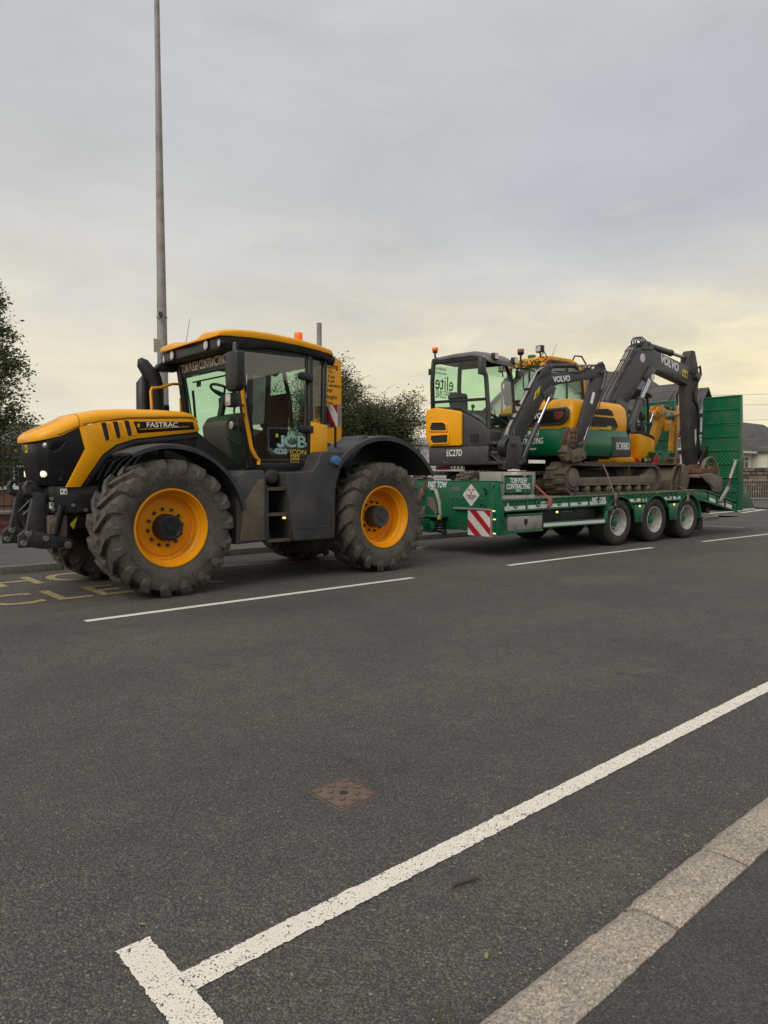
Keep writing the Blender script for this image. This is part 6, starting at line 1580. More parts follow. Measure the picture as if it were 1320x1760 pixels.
# digging bucket and small green bucket standing on the deck
db = tthing('digging_bucket', 'upright grey muddy bucket wedged between the tracks and the grading bucket', 'bucket', 6.3, .55, 1.07)
b = MB(); b.prism([(6.20, 1.10), (6.52, 1.08), (6.62, 1.30), (6.56, 1.58), (6.36, 1.66), (6.30, 1.60), (6.48, 1.52), (6.52, 1.32), (6.46, 1.14), (6.20, 1.14)], .25, .95); b.prism([(6.20, 1.10), (6.52, 1.08), (6.62, 1.30), (6.56, 1.58), (6.36, 1.66), (6.24, 1.4)], .22, .25); b.prism([(6.20, 1.10), (6.52, 1.08), (6.62, 1.30), (6.56, 1.58), (6.36, 1.66), (6.24, 1.4)], .95, .98); b.build('bucket_shell', M['brown_steel'], db, bevel=.006)
b = MB()
for v_ in (.45, .70): b.prism([(6.36, 1.64), (6.56, 1.60), (6.60, 1.86), (6.46, 1.88)], v_, v_ + .04)
b.cyl((6.53, .42, 1.78), (6.53, .77, 1.78), .03); b.build('bucket_ears', M['rust'], db, bevel=.006)
gbk = tthing('green_bucket', 'small green bucket with pin ears beside the little yellow digger', 'bucket', 6.9, 1.25, 1.06)
b = MB(); b.prism([(6.62, 1.10), (7.2, 1.10), (7.32, 1.4), (7.2, 1.66), (6.7, 1.70), (6.62, 1.66), (7.1, 1.6), (7.2, 1.4), (7.1, 1.16), (6.62, 1.14)], 1.1, 1.42)
for v_ in (1.07, 1.42): b.prism([(6.62, 1.10), (7.2, 1.10), (7.32, 1.4), (7.2, 1.66), (6.66, 1.70)], v_, v_ + .03)
b.build('bucket_shell', M['green'], gbk, bevel=.006)
b = MB()
for v_ in (1.10, 1.36): b.prism([(6.60, 1.66), (7.42, 1.62), (7.46, 1.96), (7.36, 2.02), (7.28, 1.92), (6.92, 2.0), (6.78, 1.98)], v_, v_ + .04)
b.cyl((6.86, 1.06, 1.93), (6.86, 1.44, 1.93), .035); b.cyl((7.38, 1.06, 1.94), (7.38, 1.44, 1.94), .035); b.build('bucket_ears', M['green'], gbk, bevel=.006)
b = MB(); b.prism([(6.42, 1.62), (6.72, 1.60), (6.66, 1.86), (6.58, 1.88)], 1.02, 1.06); b.build('red_ear', M['red'], gbk)

# ---------------------------------------------------------------- little yellow digger with canopy
j = tthing('mini_digger', 'little yellow digger with black canopy post, behind the larger machine', 'excavator', 6.3, 1.85, dz(6.3))
zj_ = dz(6.2)
track_unit(j, 5.45, 7.0, 1.38, 1.60, zj_, .38, 34, M['chassis'])
track_unit(j, 5.45, 7.0, 2.15, 2.37, zj_, .38, 34, M['chassis'])
b = MB(); b.box(5.9, 6.7, 1.55, 2.2, zj_ + .15, zj_ + .45); b.cyl((6.3, 1.87, zj_ + .4), (6.3, 1.87, zj_ + .68), .3, n=24); b.build('undercarriage', M['chassis'], j)
b = MB(); b.prism([(5.45, 1.35), (7.15, 1.35), (7.22, 1.5), (7.22, 2.25), (7.1, 2.38), (5.45, 2.38), (5.25, 2.1), (5.25, 1.65)], 1.70, 1.82, 'z'); jb = b.build('base_frame', M['yellow'], j, bevel=.015)
b = MB(); b.box(6.45, 7.0, 1.343, 1.35, 1.715, 1.81); b.build('badge_panel', M['sign_black'], jb)
text('8017 CTS', jb, M['white'], .085, (6.74, 1.3415, 1.762), (1, 0, 0), (0, 0, 1), sx=.85, bold=.02)
for k in range(2):
    b = MB(); b.prism([(6.16 + k * .10, 1.815), (6.23 + k * .10, 1.815), (6.32 + k * .10, 1.705), (6.25 + k * .10, 1.705)], 1.343, 1.349); b.build('red_stripe', M['red'], jb)
b = MB(); b.prism([(5.35, 1.82), (5.25, 2.1), (5.3, 2.55), (5.6, 2.62), (6.0, 2.45), (6.0, 1.82)], 1.42, 2.34); b.prism([(6.35, 1.82), (6.30, 2.38), (6.42, 2.45), (6.98, 2.34), (7.06, 2.2), (7.06, 1.82)], 1.36, 1.56); b.build('bodywork', M['yellow'], j, bevel=.04, seg=3)
b = MB(); b.prism([(6.30, 2.40), (6.42, 2.47), (7.0, 2.36), (7.06, 2.26), (6.9, 2.3)], 1.355, 1.57); b.box(6.5, 6.68, 1.40, 1.5, 2.45, 2.60); b.tube([(6.62, 1.44, 2.5), (6.62, 1.44, 2.8)], .02, 6); b.box(6.56, 6.70, 1.39, 1.50, 2.72, 2.86); b.tube([(6.30, 1.4, 2.62), (7.0, 1.4, 2.66)], .018, 6); b.build('control', M['black'], j, bevel=.01, split=True)
b = MB(); b.box(5.75, 6.15, 1.65, 2.1, 2.1, 2.3); b.prism([(5.7, 2.2), (5.62, 2.75), (5.72, 2.78), (5.85, 2.2)], 1.65, 2.1); b.build('seat', M['seat'], j, bevel=.04)
b = MB()
for v_ in (1.44, 2.3):
    b.tube([(6.90, v_, 2.2), (6.86, v_, 3.0), (6.80, v_, 3.36), (6.6, v_, 3.44)], .032, 8); b.tube([(5.45, v_, 2.4), (5.42, v_, 3.3), (5.5, v_, 3.42)], .032, 8)
b.build('canopy_post', M['black'], j, split=True)
b = MB(); rings = []
for x, zt in ((5.15, 3.36), (5.25, 3.44), (5.9, 3.50), (6.5, 3.48), (6.85, 3.40), (6.95, 3.32)):
    rings.append([(x, 1.36, zt - .05), (x, 2.38, zt - .05), (x, 2.30, zt), (x, 1.44, zt)])
b.loft(rings); b.build('canopy_roof', M['volvo_grey'], j, bevel=.015)
VJ = 1.72
b = MB(); b.prism([(7.0, 1.62), (7.42, 1.62), (7.50, 1.95), (7.34, 2.10), (7.05, 2.0)], VJ - .14, VJ + .14); b.cyl((7.28, VJ - .17, 1.95), (7.28, VJ + .17, 1.95), .05); b.build('swing_post', M['yellow_old'], j, bevel=.01)
jbo = slab([(7.14, 1.92), (7.26, 2.08), (7.62, 2.62), (7.76, 2.92), (7.80, 3.10), (7.92, 3.16), (8.10, 3.06), (8.62, 3.06), (8.70, 2.98), (8.62, 2.90), (8.14, 2.86), (8.0, 2.70), (7.52, 2.0), (7.34, 1.86)], VJ - .07, VJ + .07).build('boom', M['yellow_old'], j, bevel=.012)
b = MB()
for v_ in (VJ - .10, VJ + .07): b.prism([(7.44, 2.90), (7.62, 3.14), (7.86, 3.18), (7.92, 2.98), (7.60, 2.82)], v_, v_ + .03)
b.box(7.98, 8.2, VJ - .14, VJ - .07, 2.52, 2.80); b.cyl((7.62, VJ - .13, 3.0), (7.62, VJ + .13, 3.0), .035); b.build('boom_brackets', M['yellow_old'], jbo, bevel=.006)
b = MB(); b.box(7.96, 8.42, VJ - .075, VJ - .0705, 2.90, 3.02); dp = b.build('boom_badge', M['green2'], jbo)
text('JCB', dp, M['white'], .10, (8.15, VJ - .0765, 2.965), (1, 0, 0), (0, 0, 1), bold=.02)
hyd(j, (7.08, VJ - .02, 2.12), (7.58, VJ, 2.96), .70, .055, .03)
hyd(j, (7.82, VJ, 3.18), (8.66, VJ, 3.12), .55, .04, .022)
slab([(8.58, 3.16), (8.72, 3.22), (8.86, 3.08), (8.74, 2.5), (8.50, 1.85), (8.38, 1.85), (8.40, 2.2), (8.48, 2.8)], VJ - .06, VJ + .06).build('stick', M['yellow_old'], j, bevel=.012)
b = MB(); b.tube([(8.0, VJ - .09, 2.85), (8.4, VJ - .1, 2.92), (8.75, VJ - .09, 3.0), (8.80, VJ - .08, 2.7), (8.70, VJ - .08, 2.4)], .014, 6); b.tube([(8.74, VJ + .05, 2.9), (8.84, VJ + .05, 2.5), (8.70, VJ + .04, 2.1)], .02, 6); b.prism([(8.34, 1.92), (8.62, 1.96), (8.74, 1.74), (8.5, 1.55), (8.3, 1.66)], VJ - .10, VJ + .10); b.build('bucket_linkage', M['chassis'], j)
# ================================================================== STREET FURNITURE AND BACKGROUND
setxf(Matrix.Identity(4))
# tall tapered lamp column behind the tractor
lc = thing('lamp_column', 'very tall tapered grey steel lamp column rising behind the tractor', 'lamp post', (5.62, 12.35, .1))
b = MB(); b.tube([(0, 0, 0), (0, 0, 1.3)], .13, 20); b.tube([(0, 0, 1.25), (0, 0, 1.4)], [.13, .108], 20); b.tube([(0, 0, 1.38), (0, 0, 5.0), (.0, 0, 8.2)], [.108, .078, .052], 20); b.tube([(0, 0, 8.18), (0, 0, 11.6)], [.050, .040], 16)
b.build('column', M['galv'], lc, raw=True)
b = MB(); b.box(-.10, .10, -.115, -.112, 1.05, 1.20)
b = MB(); b.prism([(0, 11.55), (.15, 11.7), (.25, 11.72), (.25, 11.68), (.16, 11.62), (.04, 11.5)], -.03, .03); b.box(.2, .9, -.14, .14, 11.66, 11.76); b.build('lantern', M['galv'], lc, raw=True, bevel=.01)
npl = thing('number_plate', 'small plate numbered 9 strapped to the tall lamp column', 'sign', (5.53, 12.22, 4.24))
b = MB(); b.box(-.04, .05, -.012, 0, -.08, .08); b.build('plate', M['galv'], npl, raw=True)
text('9', npl, M['sign_black'], .15, (.005, -.0135, 0), (1, 0, 0), (0, 0, 1), bold=.03, raw=True)
b = MB(); b.lathe([(.092, -.01), (.095, -.01), (.095, .01), (.092, .01)], c=(.09, .13, 0), ax='z', n=20, closed=True); b.build('strap_band', M['galv'], npl, raw=True)
ntc = thing('notice', 'small pale printed notice tied to the lamp column below the number', 'sign', (5.47, 12.20, 3.70))
b = MB(); b.box(-.08, .10, -.01, 0, -.12, .12); b.build('notice_sheet', M['cream'], ntc, raw=True)
for k, w_ in enumerate((.13, .10, .14, .08, .12)):
    b = MB(); b.box(-.07, -.07 + w_, -.0115, -.0105, .075 - k * .04, .085 - k * .04); b.build('print_line', M['bolt'], ntc, raw=True)
b = MB(); b.box(.09, .16, .0, .10, -.04, .05); b.build('clip', M['galv'], ntc, raw=True)

# yellow no-stopping sign on its own post
sg = thing('school_sign', 'tall yellow bilingual no stopping sign on a grey post, half hidden by the tractor cab', 'road sign', (8.92, 12.06, .1))
b = MB(); b.cyl((0, 0, 0), (0, 0, 4.45), .052, n=18); b.cyl((0, 0, 4.45), (0, 0, 4.46), .055, n=18); b.build('post', M['galv'], sg, raw=True)
b = MB(); P = []
for cx_, cz_, a0 in ((.47, 3.69, 0), (-.37, 3.69, 90), (-.37, 1.99, 180), (.47, 1.99, 270)):
    for k in range(5): a = R(a0 + k * 22.5); P.append((cx_ + .05 * math.cos(a), cz_ + .05 * math.sin(a)))
b.prism(P, -.075, -.06); sp = b.build('sign_plate', M['sign_yellow'], sg, raw=True)
b = MB(); b.box(-.41, .51, -.06, -.045, 3.45, 3.49); b.box(-.41, .51, -.06, -.045, 2.2, 2.24); b.build('sign_channels', M['galv'], sg, raw=True)
for body, z, s_, xr in (('No stopping', 3.59, .145, .43), ('Mon - Fri', 3.47, .105, .28), ('8 am - 9 am', 3.37, .105, .34), ('3 pm - 4 pm', 3.28, .105, .34), ('on school entrance', 3.19, .10, .49), ('markings', 3.09, .105, .28), ('Dim stopio', 2.95, .145, .40), ('Llun - Gwe', 2.82, .105, .30), ('8 am - 9 am', 2.72, .105, .34), ('3 pm - 4 pm', 2.63, .105, .34), ('ar farciau', 2.54, .10, .26), ('mynedfa ysgol', 2.45, .10, .40)):
    text(body, sp, M['sign_black'], s_, (xr, -.0765, z), (1, 0, 0), (0, 0, 1), sx=.88, bold=.012, align='RIGHT', raw=True)

# brick wall with black railings along the back of the far pavement
M['brick'] = mat('dark_red_brick', (.13, .050, .035), .85, var=.35, vscale=2.5, dirt=(.16, .12, .095), damt=.35, dscale=5, bump=.3)
M['mortar'] = mat('grey_mortar', (.17, .155, .14), .9, var=.2)
M['coping'] = mat('weathered_stone_coping', (.22, .205, .18), .85, var=.25, dirt=(.09, .085, .07), damt=.4, bump=.2)
wl = thing('brick_wall', 'low dark red brick wall with pale coping below the black railings', 'wall', (4, 17.2, .1))
b = MB(); b.box(-7, 7.5, .012, .20, 0, .44); b.build('mortar_core', M['mortar'], wl, raw=True)
rnd = random.Random(3); pb = None; n_ = 0
for c in range(6):
    for k in range(30):
        x = -3.4 + k * .226 + (c % 2) * .113
        if pb is None:
            bb = MB(); bb.box(-.106, .106, -.008, .10, -.031, .031); pb = bb.build('brick', M['brick'], wl, raw=True, bevel=.004, seg=1); q = pb
        else: q = copy_part(pb, wl)
        q.location = (x, rnd.uniform(-.002, .002) + .008, .036 + c * .073); q.rotation_euler = (0, 0, rnd.uniform(-.008, .008))
b = MB()
for c in range(6):
    for k in range(-16, 62):
        x = 3.4 + (k + 16) * .226 - 0 + (c % 2) * .113
        if x < 7.5: b.box(x - .106, x + .106, .0, .10, .005 + c * .073, .067 + c * .073)
b.build('brickwork', M['brick'], wl, raw=True)['kind'] = 'stuff'
cp = None
for k in range(16):
    if cp is None:
        bb = MB(); bb.prism([(-.05, .44), (-.05, .50), (.10, .535), (.25, .50), (.25, .44)], -.445, .445, 'x'); cp = bb.build('coping_stone', M['coping'], wl, raw=True, bevel=.008); q = cp
    else: q = copy_part(cp, wl)
    q.location = (-6.5 + k * .9, 0, 0)
rl = thing('railings', 'black vertical bar railings standing on the low brick wall', 'railings', (4, 17.3, .62))
b = MB(); b.box(-7, 7.5, -.02, .02, .08, .12); b.box(-7, 7.5, -.02, .02, 1.22, 1.26); b.build('rail', M['chassis'], rl, raw=True)
bar = None
for k in range(90):
    if bar is None:
        bb = MB(); bb.cyl((0, 0, 0), (0, 0, 1.36), .011, n=8); bb.cyl((0, 0, 1.36), (0, 0, 1.43), .016, .003, n=8); bar = bb.build('railing_bar', M['chassis'], rl, raw=True); q = bar
    else: q = copy_part(bar, rl)
    q.location = (-6.9 + k * .16, 0, 0)
b = MB()
for k in range(6): b.box(-6.9 + k * 2.85, -6.85 + k * 2.85, -.025, .025, -.1, 1.5)
b.build('railing_post', M['chassis'], rl, raw=True)
setxf(Matrix.Identity(4))
kind(sheet('school_yard', [[(-30, 17.4, .06), (32, 17.4, .06), (32, 40, .06), (-30, 40, .06)]], M['far_pave']), 'structure')

# ------------------------------------------------ houses
M['slate'] = mat('grey_slate_roof', (.085, .082, .085), .75, var=.25, vscale=1.2, dirt=(.12, .11, .09), damt=.4, dscale=1.5)
def slate_lines(m, sc):
    t = m.node_tree; p = t.nodes['Principled BSDF']; co = N(t, 'ShaderNodeTexCoord').outputs['Object']
    br = N(t, 'ShaderNodeTexBrick'); br.inputs['Scale'].default_value = sc; br.inputs['Mortar Size'].default_value = .018; br.inputs['Brick Width'].default_value = .5; br.inputs['Row Height'].default_value = .25
    br.inputs['Color1'].default_value = (.8, .8, .8, 1); br.inputs['Color2'].default_value = (1.15, 1.13, 1.1, 1); br.inputs['Mortar'].default_value = (.35, .35, .35, 1)
    mp = N(t, 'ShaderNodeMapping'); mp.inputs['Rotation'].default_value = (R(90), 0, 0); t.links.new(co, mp.inputs[0]); t.links.new(mp.outputs[0], br.inputs['Vector'])
    old = p.inputs['Base Color'].links[0].from_socket
    t.links.new(mixc(t, 1, old, br.outputs['Color'], 'MULTIPLY'), p.inputs['Base Color'])
    b = N(t, 'ShaderNodeBump'); b.inputs['Distance'].default_value = .03; b.inputs['Strength'].default_value = .7
    t.links.new(br.outputs['Fac'], b.inputs['Height']); b.invert = True; t.links.new(b.outputs[0], p.inputs['Normal'])
slate_lines(M['slate'], 1.4)
M['stone'] = mat('rubble_stone', (.15, .125, .095), .9, var=.4, vscale=2.2, dirt=(.08, .068, .052), damt=.5, dscale=3, bump=.5, bscale=6)
def vary(m, lo, hi):
    t = m.node_tree; p = t.nodes['Principled BSDF']; old = p.inputs['Base Color'].links[0].from_socket
    r_ = N(t, 'ShaderNodeObjectInfo').outputs['Random']
    t.links.new(mixc(t, 1, old, ramp(t, r_, [(0, lo), (1, hi)]), 'MULTIPLY'), p.inputs['Base Color'])
vary(M['stone'], (.6, .62, .62), (1.5, 1.4, 1.3)); vary(M['brick'], (.65, .7, .7), (1.35, 1.25, 1.2))
M['render'] = mat('cream_render', (.74, .71, .63), .8, var=.08, dirt=(.40, .36, .30), damt=.25, dscale=1.5)
M['timber'] = mat('black_stained_timber', (.018, .016, .015), .7, var=.2)
M['red_brick'] = mat('house_brick', (.20, .085, .055), .85, var=.3, vscale=1.5, dirt=(.15, .10, .075), damt=.4, dscale=3)
M['upvc'] = mat('white_window_frame', (.72, .72, .70), .4, var=.05)
def window(parent, x, y, z, w_, h_, ax='y', nv=2, nh=1):
    """window set in a wall that faces -y (ax y) or -x (ax x)"""
    def bx(b, a0, a1, d0, d1, z0, z1):
        (b.box(a0, a1, y + d0, y + d1, z0, z1) if ax == 'y' else b.box(x + d0, x + d1, a0, a1, z0, z1))
    c = x if ax == 'y' else y
    b = MB(); t = .07
    bx(b, c - w_ / 2, c + w_ / 2, -.06, .02, z, z + t); bx(b, c - w_ / 2, c + w_ / 2, -.06, .02, z + h_ - t, z + h_)
    bx(b, c - w_ / 2, c - w_ / 2 + t, -.06, .02, z + t, z + h_ - t); bx(b, c + w_ / 2 - t, c + w_ / 2, -.06, .02, z + t, z + h_ - t)
    for k in range(1, nv): bx(b, c - w_ / 2 + w_ * k / nv - .03, c - w_ / 2 + w_ * k / nv + .03, -.05, .02, z + t, z + h_ - t)
    for k in range(1, nh + 1): bx(b, c - w_ / 2 + t, c + w_ / 2 - t, -.052, .02, z + h_ * .66, z + h_ * .66 + .05)
    f = b.build('window', M['upvc'], parent, raw=True)
    b = MB(); bx(b, c - w_ / 2 + t, c + w_ / 2 - t, -.02, .0, z + t, z + h_ - t); b.build('pane', M['pane'], f, raw=True)
    b = MB(); bx(b, c - w_ / 2 - .08, c + w_ / 2 + .08, -.12, .02, z - .07, z - .003); b.build('sill', M['upvc'], f, raw=True)
def gable_roof(b, x0, x1, y0, y1, ze, zr, ax, over=.3, t=.12):
    if ax == 'x':
        ym = (y0 + y1) / 2; k = (zr - ze) / (ym - y0); za = ze - over * k
        for P in ([(y0 - over, za), (ym, zr), (ym, zr + t), (y0 - over, za + t)], [(y1 + over, za), (ym, zr), (ym, zr + t), (y1 + over, za + t)]): b.prism(P, x0 - over, x1 + over, 'x')
    else:
        xm = (x0 + x1) / 2; k = (zr - ze) / (xm - x0); za = ze - over * k
        for P in ([(x0 - over, za), (xm, zr), (xm, zr + t), (x0 - over, za + t)], [(x1 + over, za), (xm, zr), (xm, zr + t), (x1 + over, za + t)]): b.prism(P, y0 - over, y1 + over, 'y')
# low brick school building glimpsed through the tree
sb_ = thing('school_building', 'low red brick building with white windows glimpsed through the railings at left', 'building', (1.5, 31, .06))
b = MB(); b.box(-12, 8.5, 0, 6, 0, 2.55); b.build('wall', M['red_brick'], sb_, raw=True)
b = MB(); b.prism([(-.4, 2.5), (6.4, 2.5), (3.0, 3.6)], -12.3, 8.8, 'x'); b.build('roof', M['slate'], sb_, raw=True)
for x in (-9, -6, -3, 0, 3, 6): window(sb_, x, 0, .85, 1.8, 1.25, nv=3)

# foliage
def leaf_mat(name, c0, c1):
    m = bpy.data.materials.new(name); m.use_nodes = True
    t = m.node_tree; p = t.nodes['Principled BSDF']
    g = N(t, 'ShaderNodeNewGeometry')
    t.links.new(mixc(t, g.outputs['Random Per Island'], c0, c1), p.inputs['Base Color'])
    p.inputs['Roughness'].default_value = .55
    p.inputs['Transmission Weight'].default_value = 0
    tl = N(t, 'ShaderNodeBsdfTranslucent'); t.links.new(mixc(t, g.outputs['Random Per Island'], tuple(x * 1.5 for x in c0), tuple(x * 1.5 for x in c1)), tl.inputs[0])
    mx = N(t, 'ShaderNodeMixShader'); mx.inputs[0].default_value = .28
    t.links.new(p.outputs[0], mx.inputs[1]); t.links.new(tl.outputs[0], mx.inputs[2])
    t.links.new(mx.outputs[0], t.nodes['Material Output'].inputs[0])
    return m
M['leaf_a'] = leaf_mat('olive_leaves', (.045, .060, .020), (.15, .155, .06))
M['leaf_b'] = leaf_mat('dark_leaves', (.030, .038, .014), (.105, .110, .042))
M['bark'] = mat('dark_bark', (.045, .036, .028), .9, var=.3, bump=.4, bscale=20)
def leaves_mesh(name, pts, size, mat_, parent, seed, per=1, jit=.1, narrow=.42, droop=0):
    rnd = random.Random(seed); V = []; F = []
    for p in pts:
        for _ in range(per):
            c = Vector(p) + Vector((rnd.gauss(0, jit), rnd.gauss(0, jit), rnd.gauss(0, jit)))
            a = rnd.uniform(0, 6.283); el = rnd.uniform(-.9, .7) - droop
            d = Vector((math.cos(a) * math.cos(el), math.sin(a) * math.cos(el), math.sin(el)))
            s_ = d.cross(Vector((rnd.uniform(-1, 1), rnd.uniform(-1, 1), rnd.uniform(-.3, 1)))).normalized()
            L = size * rnd.uniform(.6, 1.25); k = len(V)
            V += [c, c + d * L * .5 + s_ * L * narrow * .5, c + d * L, c + d * L * .5 - s_ * L * narrow * .5]
            F.append((k, k + 1, k + 2, k + 3))
    me = bpy.data.meshes.new(name); me.from_pydata([tuple(v) for v in V], [], F); me.materials.append(mat_)
    o = bpy.data.objects.new(name, me); COL.objects.link(o); o.parent = parent
    return o
def grow(b, p, d, L, r_, lvl, rnd, tips, spread, up, steps=4, kids=(2, 4)):
    pts = [Vector(p)]; d = Vector(d).normalized()
    for i in range(steps):
        d = (d + Vector((rnd.gauss(0, .16), rnd.gauss(0, .16), rnd.gauss(0, .12) + up * .12))).normalized()
        pts.append(pts[-1] + d * L / steps)
    b.tube(pts, [max(.003, r_ * (1 - .55 * i / steps)) for i in range(steps + 1)], 6 if r_ > .02 else 4, cap=False)
    if lvl <= 1: tips += [(q, d) for q in pts[1:]] + [((pts[i] + pts[i + 1]) / 2, d) for i in range(1, steps)]
    if lvl == 0: return
    for k in range(rnd.randint(*kids)):
        i = rnd.randint(1, steps); a = rnd.uniform(0, 6.283)
        side = Vector((math.cos(a), math.sin(a), rnd.uniform(-.2, .5)))
        grow(b, pts[i], d * (1 - spread) + side * spread, L * rnd.uniform(.5, .75), r_ * .5, lvl - 1, rnd, tips, spread, up, steps, kids)
    grow(b, pts[-1], d, L * .65, r_ * .45, lvl - 1, rnd, tips, spread, up, steps, kids)

# slender tree at the left, inside the railings
tl = thing('tree', 'slender leafy tree at the left edge behind the railings', 'tree', (3.85, 18.6, .06))
rnd = random.Random(21); tips = []
bt_ = MB(); bt_.tube([(0, 0, 0), (.05, .02, 1.2), (.0, -.02, 2.6), (.08, 0, 4.1), (.02, 0, 5.7)], [.10, .085, .065, .04, .012], 8)
bt_.build('trunk', M['bark'], tl, raw=True)
bb = MB()
for k in range(56):
    z = .7 + k * .088 + rnd.uniform(-.06, .06); a = rnd.uniform(0, 6.283); L = (1.35 if z < 3 else 1.35 - (z - 3) * .36) * rnd.uniform(.75, 1.1)
    grow(bb, (.03, 0, z), (math.cos(a), math.sin(a), .75), max(.3, L * .72), .022, 2, rnd, tips, .55, .5, 3, (1, 3))
bb.build('branches', M['bark'], tl, raw=True)
leaves_mesh('crown', [p for p, d in tips], .095, M['leaf_a'], tl, 5, per=6, jit=.10, narrow=.48)

# bush behind the sign: many arching stems with fine leaves
bs = thing('bush', 'dense dark olive bush with wispy arching twigs behind the yellow sign', 'bush', (13.2, 15.9, .1))
rnd = random.Random(33); tips = []; bb = MB()
def bush_h(x): return 4.15 - abs(x + .75) * (.42 if x > -.75 else .30)
for k in range(64):
    a = rnd.uniform(0, 6.283); rr_ = rnd.uniform(0, .5)
    bx_ = rnd.uniform(-1.7, 1.9); by_ = rnd.uniform(-.7, .9)
    H_ = bush_h(bx_) * rnd.uniform(.62, .98)
    pts = [Vector((bx_ * .35, by_ * .4, 0)), Vector((bx_ * .6, by_ * .7, H_ * .4)), Vector((bx_ * .88, by_, H_ * .75)), Vector((bx_ + rnd.gauss(0, .12), by_ + rnd.gauss(0, .15), H_))]
    bb.tube(pts, [.03, .02, .012, .006], 5, cap=False)
    for q in range(13):
        t = rnd.uniform(.08, 1); i = min(2, int(t * 3)); p = pts[i].lerp(pts[i + 1], t * 3 - i)
        a = rnd.uniform(0, 6.283)
        grow(bb, p, (math.cos(a), math.sin(a), rnd.uniform(-.1, .9)), rnd.uniform(.35, .65), .008, 1, rnd, tips, .6, .15, 3, (1, 3))
wisps = []
for k in range(60):
    bx_ = rnd.uniform(-1.9, 2.3); by_ = rnd.uniform(-.6, .6); H_ = bush_h(bx_) * .93
    d = Vector((rnd.uniform(-.5, .8), rnd.uniform(-.4, .4), 1.3)); p = Vector((bx_, by_, H_)); pts = [p]
    for i in range(6):
        d = (d + Vector((rnd.gauss(.12, .2), rnd.gauss(0, .15), -.26))).normalized(); pts.append(pts[-1] + d * rnd.uniform(.08, .15))
    bb.tube(pts, [.007, .006, .005, .004, .003, .003, .002], 4, cap=False); wisps += pts[2:]
bb.build('stems', M['bark'], bs, raw=True)
leaves_mesh('foliage', [p for p, d in tips], .075, M['leaf_b'], bs, 6, per=11, jit=.13, narrow=.40)
leaves_mesh('wisp_leaves', wisps, .055, M['leaf_b'], bs, 8, per=2, jit=.03, narrow=.3)

# white flat-roofed store seen between the bush and the excavator
M['white_wall'] = mat('white_rendered_wall', (.62, .62, .60), .7, var=.08, vscale=1.5, dirt=(.40, .38, .34), damt=.3, dscale=2)
gr = thing('white_store', 'long low white boarded building seen between the bush and the small excavator', 'building', (19.5, 21.5, .06))
b = MB(); b.box(-2.6, 5.5, 0, 4, 0, 2.62); b.build('wall', M['white_wall'], gr, raw=True)
b = MB(); b.box(-2.75, 5.65, -.15, 4.15, 2.62, 2.92); b.build('fascia', M['white_wall'], gr, raw=True, bevel=.02)
bd = None
for k in range(11):
    if bd is None:
        bb = MB(); bb.prism([(-.004, 0), (-.022, 0), (-.004, .20)], -2.6, 5.5, 'x'); bd = bb.build('board', M['white_wall'], gr, raw=True); q = bd
    else: q = copy_part(bd, gr)
    q.location = (0, 0, .15 + k * .215)

